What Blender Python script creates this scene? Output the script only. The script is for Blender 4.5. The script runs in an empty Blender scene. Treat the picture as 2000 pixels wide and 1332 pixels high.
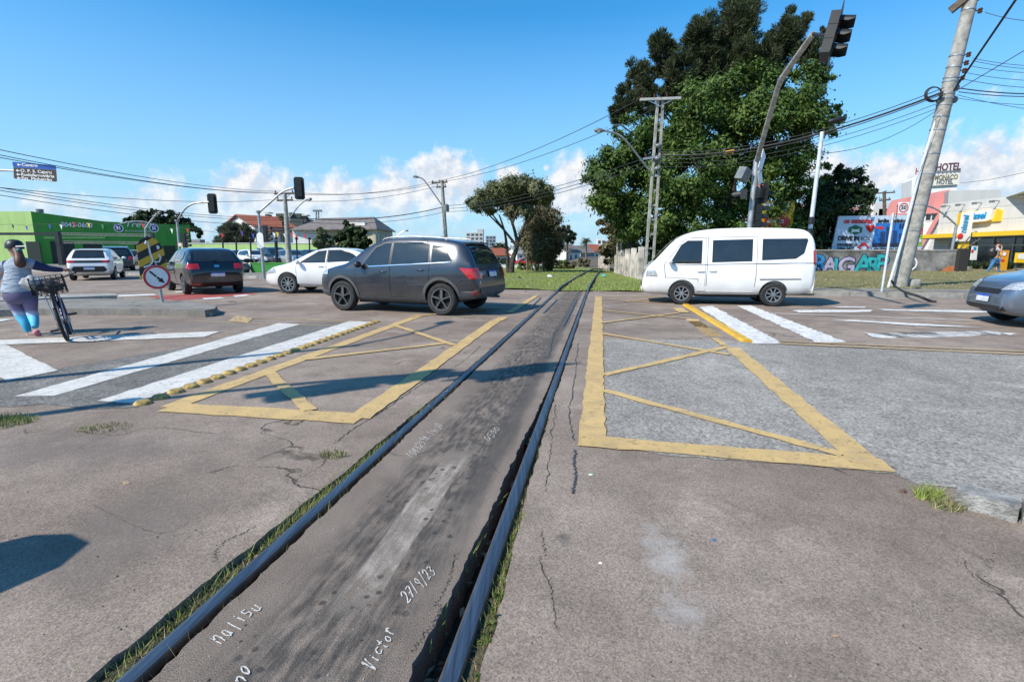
import bpy, bmesh, math, random
import numpy as np
from mathutils import Vector, Matrix, Euler
from mathutils.bvhtree import BVHTree
R = math.radians
random.seed(7); rng = np.random.default_rng(7)
sc = bpy.context.scene; col = sc.collection
# ---------------------------------------------------------------- camera
TH = math.atan(.176); CH = 1.37; F = 1000.; ct, st = math.cos(TH), math.sin(TH)
EYE = Vector((0, 0, CH))
def ray(px, py):
    u = (px-1000)/F; w = (666-py)/F
    return Vector((u, ct+w*st, -st+w*ct))
def G(px, py, z=0.):                      # photo pixel -> point on the plane z
    d = ray(px, py); return EYE + d*((z-CH)/d.z)
def A(px, py, Y):                         # photo pixel -> point at distance Y ahead
    d = ray(px, py); return EYE + d*(Y/d.y)
cam = bpy.data.cameras.new('camera'); cam.lens = 18; cam.sensor_width = 36; cam.clip_end = 3000; cam.clip_start = .05
co = bpy.data.objects.new('camera', cam); col.objects.link(co); co.location = EYE; co.rotation_euler = (R(90)-TH, 0, 0); sc.camera = co
SUN_AZ, SUN_EL = 56., 43.                 # shadows run towards azimuth SUN_AZ from +Y to +X
sdir = Vector((-math.sin(R(SUN_AZ))*math.cos(R(SUN_EL)), -math.cos(R(SUN_AZ))*math.cos(R(SUN_EL)), math.sin(R(SUN_EL))))
# ---------------------------------------------------------------- node helper
def nd(nt, typ, ins=None, **props):
    n = nt.nodes.new(typ)
    for k, v in props.items(): setattr(n, k, v)
    for k, v in (ins or {}).items():
        s = n.inputs[k]
        if isinstance(v, bpy.types.NodeSocket): nt.links.new(v, s)
        elif isinstance(v, bpy.types.Node): nt.links.new(v.outputs[0], s)
        else: s.default_value = v
    return n
def c4(c): return (c[0], c[1], c[2], 1.)
def mth(nt, op, a, b=0., c=0., clamp=False):
    return nd(nt, 'ShaderNodeMath', {0: a, 1: b, 2: c}, operation=op, use_clamp=clamp).outputs[0]
def mixc(nt, f, a, b, bt='MIX'):
    n = nd(nt, 'ShaderNodeMix', {0: f}, data_type='RGBA', blend_type=bt)
    for i, v in ((6, a), (7, b)):
        if isinstance(v, bpy.types.NodeSocket): nt.links.new(v, n.inputs[i])
        else: n.inputs[i].default_value = c4(v)
    return n.outputs[2]
def ramp(nt, f, a, b):                    # linear ramp a..b -> 0..1
    return nd(nt, 'ShaderNodeMapRange', {0: f, 1: a, 2: b}, clamp=True).outputs[0]
def noise(nt, vec, s, d=4., r=.6, dist=0.):
    return nd(nt, 'ShaderNodeTexNoise', {'Vector': vec, 'Scale': s, 'Detail': d, 'Roughness': r, 'Distortion': dist}).outputs[0]
def newmat(name):
    m = bpy.data.materials.new(name); m.use_nodes = True; nt = m.node_tree
    b = nt.nodes['Principled BSDF']; tc = nt.nodes.new('ShaderNodeTexCoord')
    return m, nt, b, tc.outputs['Object']
def bump(nt, b, h, dist, strength=1.):
    nt.links.new(nd(nt, 'ShaderNodeBump', {'Height': h, 'Distance': dist, 'Strength': strength}).outputs[0], b.inputs['Normal'])
def sett(nt, b, **kw):
    for k, v in kw.items():
        s = b.inputs[k.replace('_', ' ')]
        if isinstance(v, bpy.types.NodeSocket): nt.links.new(v, s)
        elif isinstance(v, tuple): s.default_value = c4(v)
        else: s.default_value = v
_pm = {}
def pm(name, c, rough=.6, metal=0., var=.18, scale=6., bmp=0., coat=0., c2=None, emit=0.):
    if name in _pm: return _pm[name]
    m, nt, b, oc = newmat(name)
    f = noise(nt, oc, scale, 5.)
    d = c2 or tuple(x*(1-var*1.6) for x in c)
    u = tuple(min(1, x*(1+var*.5)) for x in c)
    sett(nt, b, Base_Color=mixc(nt, ramp(nt, f, .34, .66), d, u), Roughness=rough, Metallic=metal)
    if coat: sett(nt, b, Coat_Weight=coat, Coat_Roughness=.04)
    if bmp: bump(nt, b, noise(nt, oc, scale*6, 4.), bmp)
    _pm[name] = m; return m
# ---------------------------------------------------------------- object helpers
def rootmat(o):
    while o.parent: o = o.parent
    return Matrix.LocRotScale(o.location, o.rotation_euler, None)
def tag(o, label=None, cat=None, group=None, kind=None):
    if label: o['label'] = label
    if cat: o['category'] = cat
    if group: o['group'] = group
    if kind: o['kind'] = kind
    return o
def thing(name, label, cat, loc=(0, 0, 0), rz=0., group=None):
    o = bpy.data.objects.new(name, None); col.objects.link(o)
    o.location = loc; o.rotation_euler = (0, 0, rz); o.empty_display_size = .2
    return tag(o, label, cat, group)
def link(name, me, parent=None, mats=(), smooth=None, local=False):
    for m in mats: me.materials.append(m)
    o = bpy.data.objects.new(name, me); col.objects.link(o)
    if parent is not None:
        o.parent = parent
        if not local: me.transform(rootmat(parent).inverted())
    if smooth is not None:
        me.polygons.foreach_set('use_smooth', [True]*len(me.polygons))
        if smooth < 179: me.set_sharp_from_angle(angle=R(smooth))
    return o
class MB:
    def __init__(s): s.v = []; s.f = []; s.m = []; s.mi = 0
    def add(s, vs, fs):
        o = len(s.v); s.v += [tuple(x) for x in vs]
        for f in fs: s.f.append([i+o for i in f]); s.m.append(s.mi)
        return s
    def box(s, c, d, M=None):
        c = Vector(c); x, y, z = d[0]/2, d[1]/2, d[2]/2
        vs = [Vector((a*x, b*y, e*z)) for a in (-1, 1) for b in (-1, 1) for e in (-1, 1)]
        if M is not None: vs = [M @ v for v in vs]
        return s.add([v+c for v in vs], [(0, 1, 3, 2), (4, 6, 7, 5), (0, 4, 5, 1), (2, 3, 7, 6), (0, 2, 6, 4), (1, 5, 7, 3)])
    def bar(s, p, q, w, h=None):           # rectangular bar
        p, q = Vector(p), Vector(q); h = h or w; d = (q-p).normalized()
        up = Vector((0, 0, 1)) if abs(d.z) < .95 else Vector((0, 1, 0))
        a = d.cross(up).normalized()*w/2; b = a.normalized().cross(d)*h/2
        vs = [p-a-b, p+a-b, p+a+b, p-a+b, q-a-b, q+a-b, q+a+b, q-a+b]
        return s.add(vs, [(3, 2, 1, 0), (4, 5, 6, 7), (0, 1, 5, 4), (1, 2, 6, 5), (2, 3, 7, 6), (3, 0, 4, 7)])
    def tube(s, pts, r, n=8, caps=True):
        pts = [Vector(p) for p in pts]; rs = r if isinstance(r, (list, tuple)) else [r]*len(pts); vs = []; a = None
        for i, p in enumerate(pts):
            d = (pts[min(i+1, len(pts)-1)]-pts[max(i-1, 0)])
            d = d.normalized() if d.length > 1e-9 else Vector((0, 0, 1))
            if a is None: a = d.cross(Vector((0, 0, 1)) if abs(d.z) < .9 else Vector((1, 0, 0))).normalized()
            a = (a - d*a.dot(d)).normalized(); b = d.cross(a)
            vs += [p+(a*math.cos(2*math.pi*k/n)+b*math.sin(2*math.pi*k/n))*rs[i] for k in range(n)]
        fs = [(i*n+k, i*n+(k+1) % n, (i+1)*n+(k+1) % n, (i+1)*n+k) for i in range(len(pts)-1) for k in range(n)]
        if caps: fs += [tuple(range(n))[::-1], tuple(range((len(pts)-1)*n, len(pts)*n))]
        return s.add(vs, fs)
    def lathe(s, prof, c, ax=(0, 0, 1), n=24):    # prof: (radius, along)
        ax = Vector(ax).normalized(); a = ax.cross(Vector((0, 0, 1)) if abs(ax.z) < .9 else Vector((1, 0, 0))).normalized(); b = ax.cross(a); c = Vector(c)
        vs = [c+ax*h+(a*math.cos(2*math.pi*k/n)+b*math.sin(2*math.pi*k/n))*max(r, 1e-4) for r, h in prof for k in range(n)]
        fs = [(i*n+k, i*n+(k+1) % n, (i+1)*n+(k+1) % n, (i+1)*n+k) for i in range(len(prof)-1) for k in range(n)]
        return s.add(vs, fs)
    def prism(s, poly, ext):               # polygon of 3d points + extrusion vector
        n = len(poly); poly = [Vector(p) for p in poly]; ext = Vector(ext)
        vs = poly+[p+ext for p in poly]
        return s.add(vs, [tuple(range(n))[::-1], tuple(range(n, 2*n))]+[(i, (i+1) % n, n+(i+1) % n, n+i) for i in range(n)])
    def ball(s, c, r, n=10):
        r = (r, r, r) if not isinstance(r, (tuple, list)) else r
        vs = []; m = n//2+1
        for i in range(m+1):
            t = math.pi*i/m
            for k in range(n):
                p = 2*math.pi*k/n; e = max(math.sin(t), 1e-3)
                vs.append((c[0]+r[0]*e*math.cos(p), c[1]+r[1]*e*math.sin(p), c[2]+r[2]*math.cos(t)))
        return s.add(vs, [(i*n+k, (i+1)*n+k, (i+1)*n+(k+1) % n, i*n+(k+1) % n) for i in range(m) for k in range(n)])
    def build(s, name, mat, parent=None, smooth=None, local=False):
        me = bpy.data.meshes.new(name); me.from_pydata(s.v, [], s.f)
        mats = mat if isinstance(mat, (list, tuple)) else [mat]
        if len(mats) > 1: me.polygons.foreach_set('material_index', s.m)
        bm = bmesh.new(); bm.from_mesh(me); bmesh.ops.recalc_face_normals(bm, faces=bm.faces); bm.to_mesh(me); bm.free()
        me.update()
        return link(name, me, parent, mats, smooth, local)
def mesh_np(name, V, Fc, mat, parent=None, smooth=False, local=False):
    V = np.asarray(V, np.float32); Fc = np.asarray(Fc, np.int32); k = Fc.shape[1]
    me = bpy.data.meshes.new(name); me.vertices.add(len(V)); me.vertices.foreach_set('co', V.ravel())
    me.loops.add(Fc.size); me.loops.foreach_set('vertex_index', Fc.ravel())
    me.polygons.add(len(Fc)); me.polygons.foreach_set('loop_start', np.arange(0, Fc.size, k, dtype=np.int32))
    me.update(calc_edges=True); me.validate()
    if smooth: me.polygons.foreach_set('use_smooth', [True]*len(Fc))
    return link(name, me, parent, [mat], None, local)
def evalmesh(o):
    dg = bpy.context.evaluated_depsgraph_get(); dg.update()
    return bpy.data.meshes.new_from_object(o.evaluated_get(dg))
def text_mesh(body, size, thick=.01, shear=0., bold=0., align='CENTER', sx=1.):
    cu = bpy.data.curves.new('lettering', 'FONT'); cu.body = body; cu.size = size; cu.extrude = thick/2; cu.offset = bold; cu.shear = shear
    cu.align_x = align; cu.align_y = 'CENTER'; cu.resolution_u = 3
    o = bpy.data.objects.new('lettering', cu); col.objects.link(o); me = evalmesh(o)
    bpy.data.objects.remove(o); bpy.data.curves.remove(cu)
    if sx != 1.: me.transform(Matrix.Diagonal((sx, 1, 1, 1)))
    return me
def frame_mat(origin, xdir, updir=(0, 0, 1)):      # matrix placing local x,y (text plane) on xdir / up
    x = Vector(xdir).normalized(); u = Vector(updir); u = (u-x*u.dot(x)).normalized(); n = x.cross(u)
    M = Matrix((x, u, n)).transposed().to_4x4(); M.translation = Vector(origin); return M
def lettering(body, origin, xdir, size, mat, parent, name='lettering', updir=(0, 0, 1), fit=None, **kw):
    me = text_mesh(body, size, **kw)
    if fit:
        xs = [v.co.x for v in me.vertices]; w = max(xs)-min(xs)
        me.transform(Matrix.Diagonal((fit/w, 1, 1, 1)))
    me.transform(frame_mat(origin, xdir, updir))
    return link(name, me, parent, [mat])
def copy_tree(o, parent=None):
    c = o.copy(); col.objects.link(c)
    if parent is not None: c.parent = parent
    for ch in list(o.children): copy_tree(ch, c)
    return c
def cat_curve(p, q, sag, n=14):
    p, q = Vector(p), Vector(q)
    return [p.lerp(q, i/n)-Vector((0, 0, sag*4*(i/n)*(1-i/n))) for i in range(n+1)]
def smooth_poly(pts, n=6):                 # Catmull-Rom through points
    P = [Vector(p) for p in pts]; out = []
    for i in range(len(P)-1):
        a, b, c, d = P[max(i-1, 0)], P[i], P[i+1], P[min(i+2, len(P)-1)]
        for k in range(n):
            t = k/n; out.append(.5*((2*b)+(c-a)*t+(2*a-5*b+4*c-d)*t*t+(3*b-a-3*c+d)*t**3))
    return out+[P[-1]]
# ---------------------------------------------------------------- shared materials
M_STEEL = pm('galvanised_steel', (.42, .44, .46), .45, .6, .2, 5)
M_DSTEEL = pm('grey_painted_steel', (.2, .21, .22), .5, .3, .2, 5)
M_CONC = pm('concrete', (.34, .33, .30), .9, 0, .25, 4, .01)
M_PCONC = pm('pole_concrete', (.37, .355, .32), .9, 0, .28, 5, .006)
M_BLACK = pm('black_plastic', (.018, .018, .02), .45)
M_SIGNAL = pm('signal_black', (.012, .014, .015), .5)
M_RUBBER = pm('rubber', (.022, .022, .023), .8, 0, .3, 12)
M_WHITE = pm('white_paint', (.8, .8, .79), .5, 0, .06)
M_YELLOW = pm('yellow_panel', (.8, .52, .02), .45, 0, .06)
M_RED = pm('red_panel', (.62, .03, .035), .45, 0, .08)
M_GLASS = pm('dark_glass', (.02, .026, .032), .06, 0, .2, 2, 0, .6)
M_WIRE = pm('cable_black', (.03, .03, .034), .6)
M_CHROME = pm('chrome', (.7, .7, .72), .15, 1., .05)
M_WOODP = pm('timber', (.13, .10, .075), .85, 0, .3, 6, .004)
# ================================================================ light and sky
sun = bpy.data.lights.new('sun', 'SUN'); sun.energy = 5.0; sun.angle = R(.53); sun.color = (1, .925, .80)
so = bpy.data.objects.new('sun', sun); col.objects.link(so); so.rotation_euler = (-sdir).to_track_quat('-Z', 'Y').to_euler()
sc.view_settings.view_transform = 'Standard'; sc.view_settings.look = 'None'; sc.view_settings.exposure = 0.30; sc.view_settings.gamma = 1
sc.render.filter_size = 1.5
w = bpy.data.worlds.new('World'); sc.world = w; w.use_nodes = True; nt = w.node_tree; nt.nodes.clear()
sky = nd(nt, 'ShaderNodeTexSky', sky_type='NISHITA', sun_disc=False, sun_elevation=R(SUN_EL), sun_rotation=math.atan2(sdir.x, sdir.y), air_density=1.0, dust_density=.6, ozone_density=3.0, altitude=900.)
skyz = nd(nt, 'ShaderNodeSeparateXYZ', {0: nd(nt, 'ShaderNodeTexCoord').outputs['Generated']}).outputs[2]
skyc = mixc(nt, 1., nd(nt, 'ShaderNodeHueSaturation', {'Hue': .488, 'Saturation': 1.26, 'Value': 1.45, 'Color': sky.outputs[0]}).outputs[0], (.66, 1.06, 1.20), 'MULTIPLY')
skyc = mixc(nt, mth(nt, 'SUBTRACT', 1., ramp(nt, skyz, -.05, .38)), skyc, (3.3, 4.95, 6.6))
dirv = nd(nt, 'ShaderNodeTexCoord').outputs['Generated']
blobs = [(470, 385, 38), (488, 362, 30), (520, 385, 40), (560, 392, 36), (610, 392, 34), (655, 385, 30), (690, 388, 30), (735, 378, 30), (765, 362, 32), (800, 372, 36), (838, 352, 34),
         (878, 345, 40), (915, 362, 34), (850, 385, 45), (760, 400, 45), (640, 410, 45), (520, 410, 50), (985, 352, 20), (1000, 348, 16), (1105, 350, 34), (1130, 345, 30), (1140, 380, 44), (1068, 328, 6),
         (1090, 395, 40), (1600, 345, 42), (1580, 335, 30), (1650, 352, 40), (1700, 348, 34), (1740, 340, 30), (1790, 350, 40), (1850, 345, 40), (1900, 335, 40), (1945, 318, 36), (1985, 322, 44), (2050, 320, 60), (1960, 350, 60),
         (330, 412, 40), (260, 416, 30), (400, 415, 36), (150, 410, 24), (80, 405, 24), (-200, 380, 70), (-400, 350, 90), (2300, 330, 120)]
dens = None
wob = nd(nt, 'ShaderNodeTexNoise', {'Vector': dirv, 'Scale': 26., 'Detail': 6., 'Roughness': .62}).outputs[0]
for px, py, r in blobs:
    d = ray(px, py).normalized()
    ds = nd(nt, 'ShaderNodeVectorMath', {0: dirv, 1: d}, operation='DISTANCE').outputs['Value']
    k = mth(nt, 'MULTIPLY_ADD', ds, -1000./r*.95, 1.15)
    dens = k if dens is None else mth(nt, 'SMOOTH_MAX', dens, k, .25)
sep = nd(nt, 'ShaderNodeSeparateXYZ', {0: dirv}).outputs
fluff = mth(nt, 'ADD', mth(nt, 'MAXIMUM', dens, -1.5), mth(nt, 'MULTIPLY_ADD', wob, 2.9, -1.32))
cov = ramp(nt, fluff, -.05, .75)
base = ramp(nt, sep[2], .045, .10)                       # lower parts of the clouds melt into the haze
veil = mth(nt, 'MULTIPLY', ramp(nt, nd(nt, 'ShaderNodeTexNoise', {'Vector': nd(nt, 'ShaderNodeVectorMath', {0: dirv, 1: (3, 3, 26)}, operation='MULTIPLY').outputs[0], 'Scale': 1.6, 'Detail': 5.}).outputs[0], .45, .75), mth(nt, 'SUBTRACT', 1., ramp(nt, sep[2], .06, .16)))
cov = mth(nt, 'MULTIPLY', cov, mth(nt, 'MULTIPLY_ADD', base, .48, .50))
cov = mth(nt, 'MAXIMUM', cov, mth(nt, 'MULTIPLY', veil, .42))
w2 = nd(nt, 'ShaderNodeTexNoise', {'Vector': nd(nt, 'ShaderNodeVectorMath', {0: dirv, 1: (-.012, 0, .014)}, operation='ADD').outputs[0], 'Scale': 26., 'Detail': 6., 'Roughness': .62}).outputs[0]
shade = ramp(nt, mth(nt, 'SUBTRACT', wob, w2), -.10, .12)
cc = mixc(nt, shade, (5.0, 5.6, 6.5), (7.3, 7.35, 7.45))
skymix = mixc(nt, cov, skyc, cc)
bg = nd(nt, 'ShaderNodeBackground', {'Color': skymix, 'Strength': .108})
nt.links.new(bg.outputs[0], nd(nt, 'ShaderNodeOutputWorld').inputs[0])
# ================================================================ ground materials
def asphalt(name, ca, cb, speck=.5, sscale=150., crack=True, patchy=.5, rough=.9, stains=()):
    m, nt, b, oc = newmat(name)
    big = noise(nt, oc, .55, 5., .62); mid = noise(nt, oc, 3.1, 5., .65); fine = noise(nt, oc, sscale, 3., .7)
    c = mixc(nt, ramp(nt, big, .36, .64), ca, cb)
    c = mixc(nt, mth(nt, 'MULTIPLY', ramp(nt, mid, .46, .72), patchy), c, tuple(x*.6 for x in ca))
    c = mixc(nt, mth(nt, 'MULTIPLY', ramp(nt, noise(nt, oc, 1.3, 6., .7, .6), .55, .78), .6), c, tuple(min(.5, x*1.5+.03) for x in cb))
    vor = nd(nt, 'ShaderNodeTexVoronoi', {'Vector': oc, 'Scale': sscale*.9})
    vc = nd(nt, 'ShaderNodeSeparateColor', {0: vor.outputs['Color']}).outputs[0]
    sp = mth(nt, 'ADD', mth(nt, 'MULTIPLY', ramp(nt, fine, .34, .66), .5), mth(nt, 'MULTIPLY', vc, .5))
    v2 = nd(nt, 'ShaderNodeSeparateColor', {0: nd(nt, 'ShaderNodeTexVoronoi', {'Vector': oc, 'Scale': sscale*.62}).outputs['Color']}).outputs[1]
    sp = mth(nt, 'ADD', mth(nt, 'MULTIPLY', sp, .66), mth(nt, 'MULTIPLY', v2, .34))
    k = mth(nt, 'MULTIPLY_ADD', sp, speck*1.6, 1-speck*.75)
    c = mixc(nt, 1., c, nd(nt, 'ShaderNodeCombineColor', {0: k, 1: k, 2: k}).outputs[0], 'MULTIPLY')
    h = mth(nt, 'ADD', mth(nt, 'MULTIPLY', sp, .5), mth(nt, 'MULTIPLY', mid, 1.2))
    if crack:
        wv = nd(nt, 'ShaderNodeVectorMath', {0: oc, 1: nd(nt, 'ShaderNodeVectorMath', {0: nd(nt, 'ShaderNodeTexNoise', {'Vector': oc, 'Scale': 2.2, 'Detail': 5.}).outputs['Color'], 1: (.9, .9, 0)}, operation='MULTIPLY').outputs[0]}, operation='ADD').outputs[0]
        ve = nd(nt, 'ShaderNodeTexVoronoi', {'Vector': wv, 'Scale': .42}, feature='DISTANCE_TO_EDGE').outputs[0]
        cr = mth(nt, 'MULTIPLY', mth(nt, 'SUBTRACT', 1., ramp(nt, ve, .001, .007)), ramp(nt, noise(nt, oc, .9, 3.), .50, .58))
        c = mixc(nt, mth(nt, 'MULTIPLY', cr, .75), c, tuple(x*.2 for x in ca)); h = mth(nt, 'SUBTRACT', h, mth(nt, 'MULTIPLY', cr, 1.5))
    sxyz = nd(nt, 'ShaderNodeSeparateXYZ', {0: oc}).outputs
    for (x0, y0, rx, ry, cs, am, sc_) in stains:           # blotches with a place of their own
        dx = mth(nt, 'MULTIPLY', mth(nt, 'SUBTRACT', sxyz[0], x0), 1/rx); dy = mth(nt, 'MULTIPLY', mth(nt, 'SUBTRACT', sxyz[1], y0), 1/ry)
        rr = mth(nt, 'SQRT', mth(nt, 'ADD', mth(nt, 'MULTIPLY', dx, dx), mth(nt, 'MULTIPLY', dy, dy)))
        q = mth(nt, 'MULTIPLY', ramp(nt, mth(nt, 'ADD', mth(nt, 'SUBTRACT', 1., rr), mth(nt, 'MULTIPLY_ADD', noise(nt, oc, sc_, 6., .75), 2.4, -1.35)), .0, .8), am)
        c = mixc(nt, q, c, cs)
    sett(nt, b, Base_Color=c, Roughness=rough); b.inputs['Specular IOR Level'].default_value = .25
    bump(nt, b, h, .006, .8)
    return m
BRN_A, BRN_B = (.196, .1535, .1245), (.300, .2425, .200)
g1 = G(1300, 1080); g2 = G(1330, 1190); g3 = G(1240, 1010); g4 = G(1100, 1050)
M_ROAD = asphalt('brown_asphalt', BRN_A, BRN_B, .82, 190., stains=[(g1.x, g1.y, .14, .32, (.42, .40, .38), .65, 9.), (g2.x, g2.y, .16, .16, (.42, .40, .38), .5, 9.), (g4.x, g4.y, .07, .1, (.07, .068, .065), .8, 6.),
        (-3.2, 3.4, 1.6, .5, (.14, .12, .11), .6, 3.), (-1.9, 2.4, .5, .9, (.15, .13, .115), .6, 3.), (-6., 9.5, 2.5, 1.2, (.15, .132, .122), .6, 1.5), (.3, 9.2, 4., 1.1, (.135, .104, .09), .6, 1.4), (5, 11.5, 6, 1.6, (.145, .108, .095), .6, 1.4), (-3., 12.2, 7, 1.7, (.155, .118, .10), .6, 1.2)])
M_CHIP = asphalt('grey_chip_asphalt', (.222, .207, .186), (.30, .28, .25), 1.0, 80., crack=False, patchy=.5)
M_CHIP2 = asphalt('dark_chip_asphalt', (.12, .113, .105), (.19, .18, .167), 1.15, 80., crack=False, patchy=.5)
M_SIDE = asphalt('old_pavement', (.17, .16, .145), (.25, .235, .21), .5, 90.)
def paint(name, c, worn=.35, wscale=14.):
    m, nt, b, oc = newmat(name)
    n1 = noise(nt, oc, wscale, 7., .72); n2 = noise(nt, oc, 1.6, 4.); n3 = noise(nt, oc, 160., 2.)
    cc = mixc(nt, ramp(nt, n2, .35, .7), c, tuple(x*.86 for x in c)); cc = mixc(nt, mth(nt, 'MULTIPLY', ramp(nt, noise(nt, oc, 5., 6., .7), .45, .75), .5), cc, (.16, .14, .12))
    sett(nt, b, Base_Color=cc, Roughness=.75)
    f = ramp(nt, mth(nt, 'ADD', n1, mth(nt, 'MULTIPLY_ADD', n3, .25, -.12)), .70-worn*.35, .78-worn*.35)
    tr = nd(nt, 'ShaderNodeBsdfTransparent'); ms = nd(nt, 'ShaderNodeMixShader', {0: f, 1: b.outputs[0], 2: tr.outputs[0]})
    nt.links.new(ms.outputs[0], nt.nodes['Material Output'].inputs[0]); bump(nt, b, n3, .002)
    return m
M_YP = paint('yellow_road_paint', (.56, .385, .16), .30, 30.); M_YP2 = paint('faded_yellow_paint', (.50, .36, .18), .45)
M_WP = paint('white_road_paint', (.62, .60, .56), .32, 22.); M_WP2 = paint('worn_white_paint', (.70, .69, .67), .38); M_RP = paint('red_road_paint', (.38, .07, .06), .3)
# grass ground colour
def grassmat(name, ca, cb, cdirt, dirt=.5):
    m, nt, b, oc = newmat(name)
    c = mixc(nt, ramp(nt, noise(nt, oc, 1.2, 6., .7), .38, .64), ca, cb)
    c = mixc(nt, mth(nt, 'MULTIPLY', ramp(nt, noise(nt, oc, .35, 5., .65), .52, .62), dirt), c, cdirt)
    c = mixc(nt, ramp(nt, noise(nt, oc, 40., 3., .7), .4, .75), c, tuple(x*.5 for x in ca))
    sett(nt, b, Base_Color=c, Roughness=.95); bump(nt, b, noise(nt, oc, 25., 5., .7), .05); return m
M_GRASSG = grassmat('grass_ground', (.17, .215, .04), (.25, .275, .07), (.29, .235, .12), .45)
M_DRYG = grassmat('dry_grass_ground', (.19, .185, .065), (.27, .225, .11), (.36, .265, .165), .85)
M_EARTH = grassmat('earth', (.10, .085, .06), (.15, .12, .085), (.09, .075, .055), .6)
M_BLADE, _nt, _b, _oc = newmat('grass_blade')
_ri = nd(_nt, 'ShaderNodeNewGeometry').outputs['Random Per Island']
sett(_nt, _b, Base_Color=mixc(_nt, _ri, (.15, .22, .03), (.30, .34, .09)), Roughness=.7)
M_BLADED, _nt, _b, _oc = newmat('dry_grass_blade'); _ri = nd(_nt, 'ShaderNodeNewGeometry').outputs['Random Per Island']
sett(_nt, _b, Base_Color=mixc(_nt, ramp(_nt, _ri, .2, .8), (.11, .14, .04), (.34, .29, .15)), Roughness=.8)
# ================================================================ terrain
def hz(x, y):                              # the rail corridor falls away behind the crossing
    m = np.clip((14-np.abs(x-2.5))/6., 0, 1); m = m*m*(3-2*m)
    return -m*np.clip(y-18, 0, 82)*.0165
def grid_sheet(name, xs, ys, zf, mat, kind='structure', keep=None):
    X, Y = np.meshgrid(xs, ys); Z = zf(X, Y); V = np.stack([X, Y, Z], -1).reshape(-1, 3); nx = len(xs)
    i, j = np.meshgrid(np.arange(len(ys)-1), np.arange(nx-1), indexing='ij'); a = (i*nx+j).ravel()
    Fq = np.stack([a, a+1, a+nx+1, a+nx], -1)
    if keep is not None:
        cx = V[Fq].mean(1); Fq = Fq[keep(cx[:, 0], cx[:, 1])]
    return tag(mesh_np(name, V, Fq, mat, smooth=True), kind=kind)
gx = np.concatenate([np.linspace(-900, -70, 12), np.linspace(-60, 60, 81), np.linspace(70, 900, 12)])
gy = np.concatenate([np.linspace(-60, 10, 12), np.linspace(12, 110, 60), np.linspace(125, 1500, 16)])
grid_sheet('ground', gx, gy, lambda x, y: hz(x, y)-.17, M_EARTH)
def clean_poly(pts): return [Vector((p[0], p[1], 0)) for p in pts]
def jag(poly, step=.14, amp=.012):
    out = []
    for i, p in enumerate(poly):
        q = poly[(i+1) % len(poly)]; d = q-p; L = d.length; n = max(1, int(L/step)); nrm = Vector((-d.y, d.x, 0)).normalized() if L > 1e-6 else Vector()
        for k in range(n): out.append(p+d*(k/n)+nrm*random.uniform(-amp, amp)*(1 if k else .3))
    return out
def sheet(name, polys, mat, z=0., skirt=0., kind='structure', dz=.0015, parent=None, bevel=0.):
    bm = bmesh.new()
    for i, poly in enumerate(polys):
        zz = z+dz*i
        f = bm.faces.new([bm.verts.new((p[0], p[1], zz if len(p) < 3 or not p[2] else p[2])) for p in poly])
        if f.normal.z < 0: f.normal_flip()
        if skirt:
            r = bmesh.ops.extrude_edge_only(bm, edges=list(f.edges))
            bmesh.ops.translate(bm, vec=(0, 0, -skirt), verts=[v for v in r['geom'] if isinstance(v, bmesh.types.BMVert)])
    bm.normal_update()
    bmesh.ops.triangulate(bm, faces=[f for f in bm.faces if len(f.verts) > 4])
    for f in bm.faces:
        f.normal_update()
        if abs(f.normal.z) > .5 and f.normal.z < 0: f.normal_flip()
    me = bpy.data.meshes.new(name); bm.to_mesh(me); bm.free()
    o = link(name, me, parent, [mat])
    if kind: tag(o, kind=kind)
    return o
def gp(*pts, z=0.): return [G(x, y, z) for x, y in pts]
def stripe(p, q, wd, jit=True):
    p, q = G(*p), G(*q); d = (q-p).normalized(); n = Vector((-d.y, d.x, 0))*wd/2
    s = [p-n, q-n, q+n, p+n]; return jag(s) if jit else s
# ---- rails: centre lines read off the ground
LP = [(-120, 1600), (234, 1332), (320, 1253), (600, 997), (700, 920), (819, 807), (932, 720.5), (1023, 629), (1065, 588)]
RP = [(770, 1660), (876, 1332), (950, 1108), (1041, 863), (1070, 789), (1098.5, 715), (1119.5, 641), (1141, 588)]
lp = [G(*p, .015) for p in LP]; rp = [G(*p, .015) for p in RP]
# straight track fitted to those points: gauge 1.07 between rail centres
def fit(ps):
    xs = np.array([p.x for p in ps[1:]]); ys = np.array([p.y for p in ps[1:]]); k, b = np.polyfit(ys, xs, 1); return k, b
kl, bl = fit(lp); kr, br = fit(rp)
print('RAILFIT', kl, bl, kr, br)
ks = (kl+kr)/2; YB = 14.
def railx(Y, side):
    k, b = (kl, bl) if side < 0 else (kr, br)
    if Y <= YB: return k*Y+b
    c0 = ((kl+kr)*YB+bl+br)/2; g = ((kr-kl)*YB+br-bl)
    # beyond the crossing the line bends gently right
    t = Y-YB
    return c0+ks*t+.0003*t*t+side*g/2*(1)+side*(1.07-g)/2*min(1, t/12)
def railpath(side, y0, y1, n, off=0., zz=.010):
    return [Vector((railx(y, side)+off, y, zz+.085*min(1., max(0., (y-16.6)/2.5))+float(hz(np.array(railx(y, side)), np.array(y))))) for y in np.linspace(y0, y1, n)]
M_RAIL, _nt, _b, _oc = newmat('rail_steel')
_geo = nd(_nt, 'ShaderNodeNewGeometry').outputs['Normal']; _nz = nd(_nt, 'ShaderNodeSeparateXYZ', {0: _geo}).outputs[2]
_n = noise(_nt, _oc, 14., 5.); _n2 = noise(_nt, nd(_nt, 'ShaderNodeVectorMath', {0: _oc, 1: (60, 1.2, 1)}, operation='MULTIPLY').outputs[0], 1., 4.)
_top = ramp(_nt, _nz, .75, .97)
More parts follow.
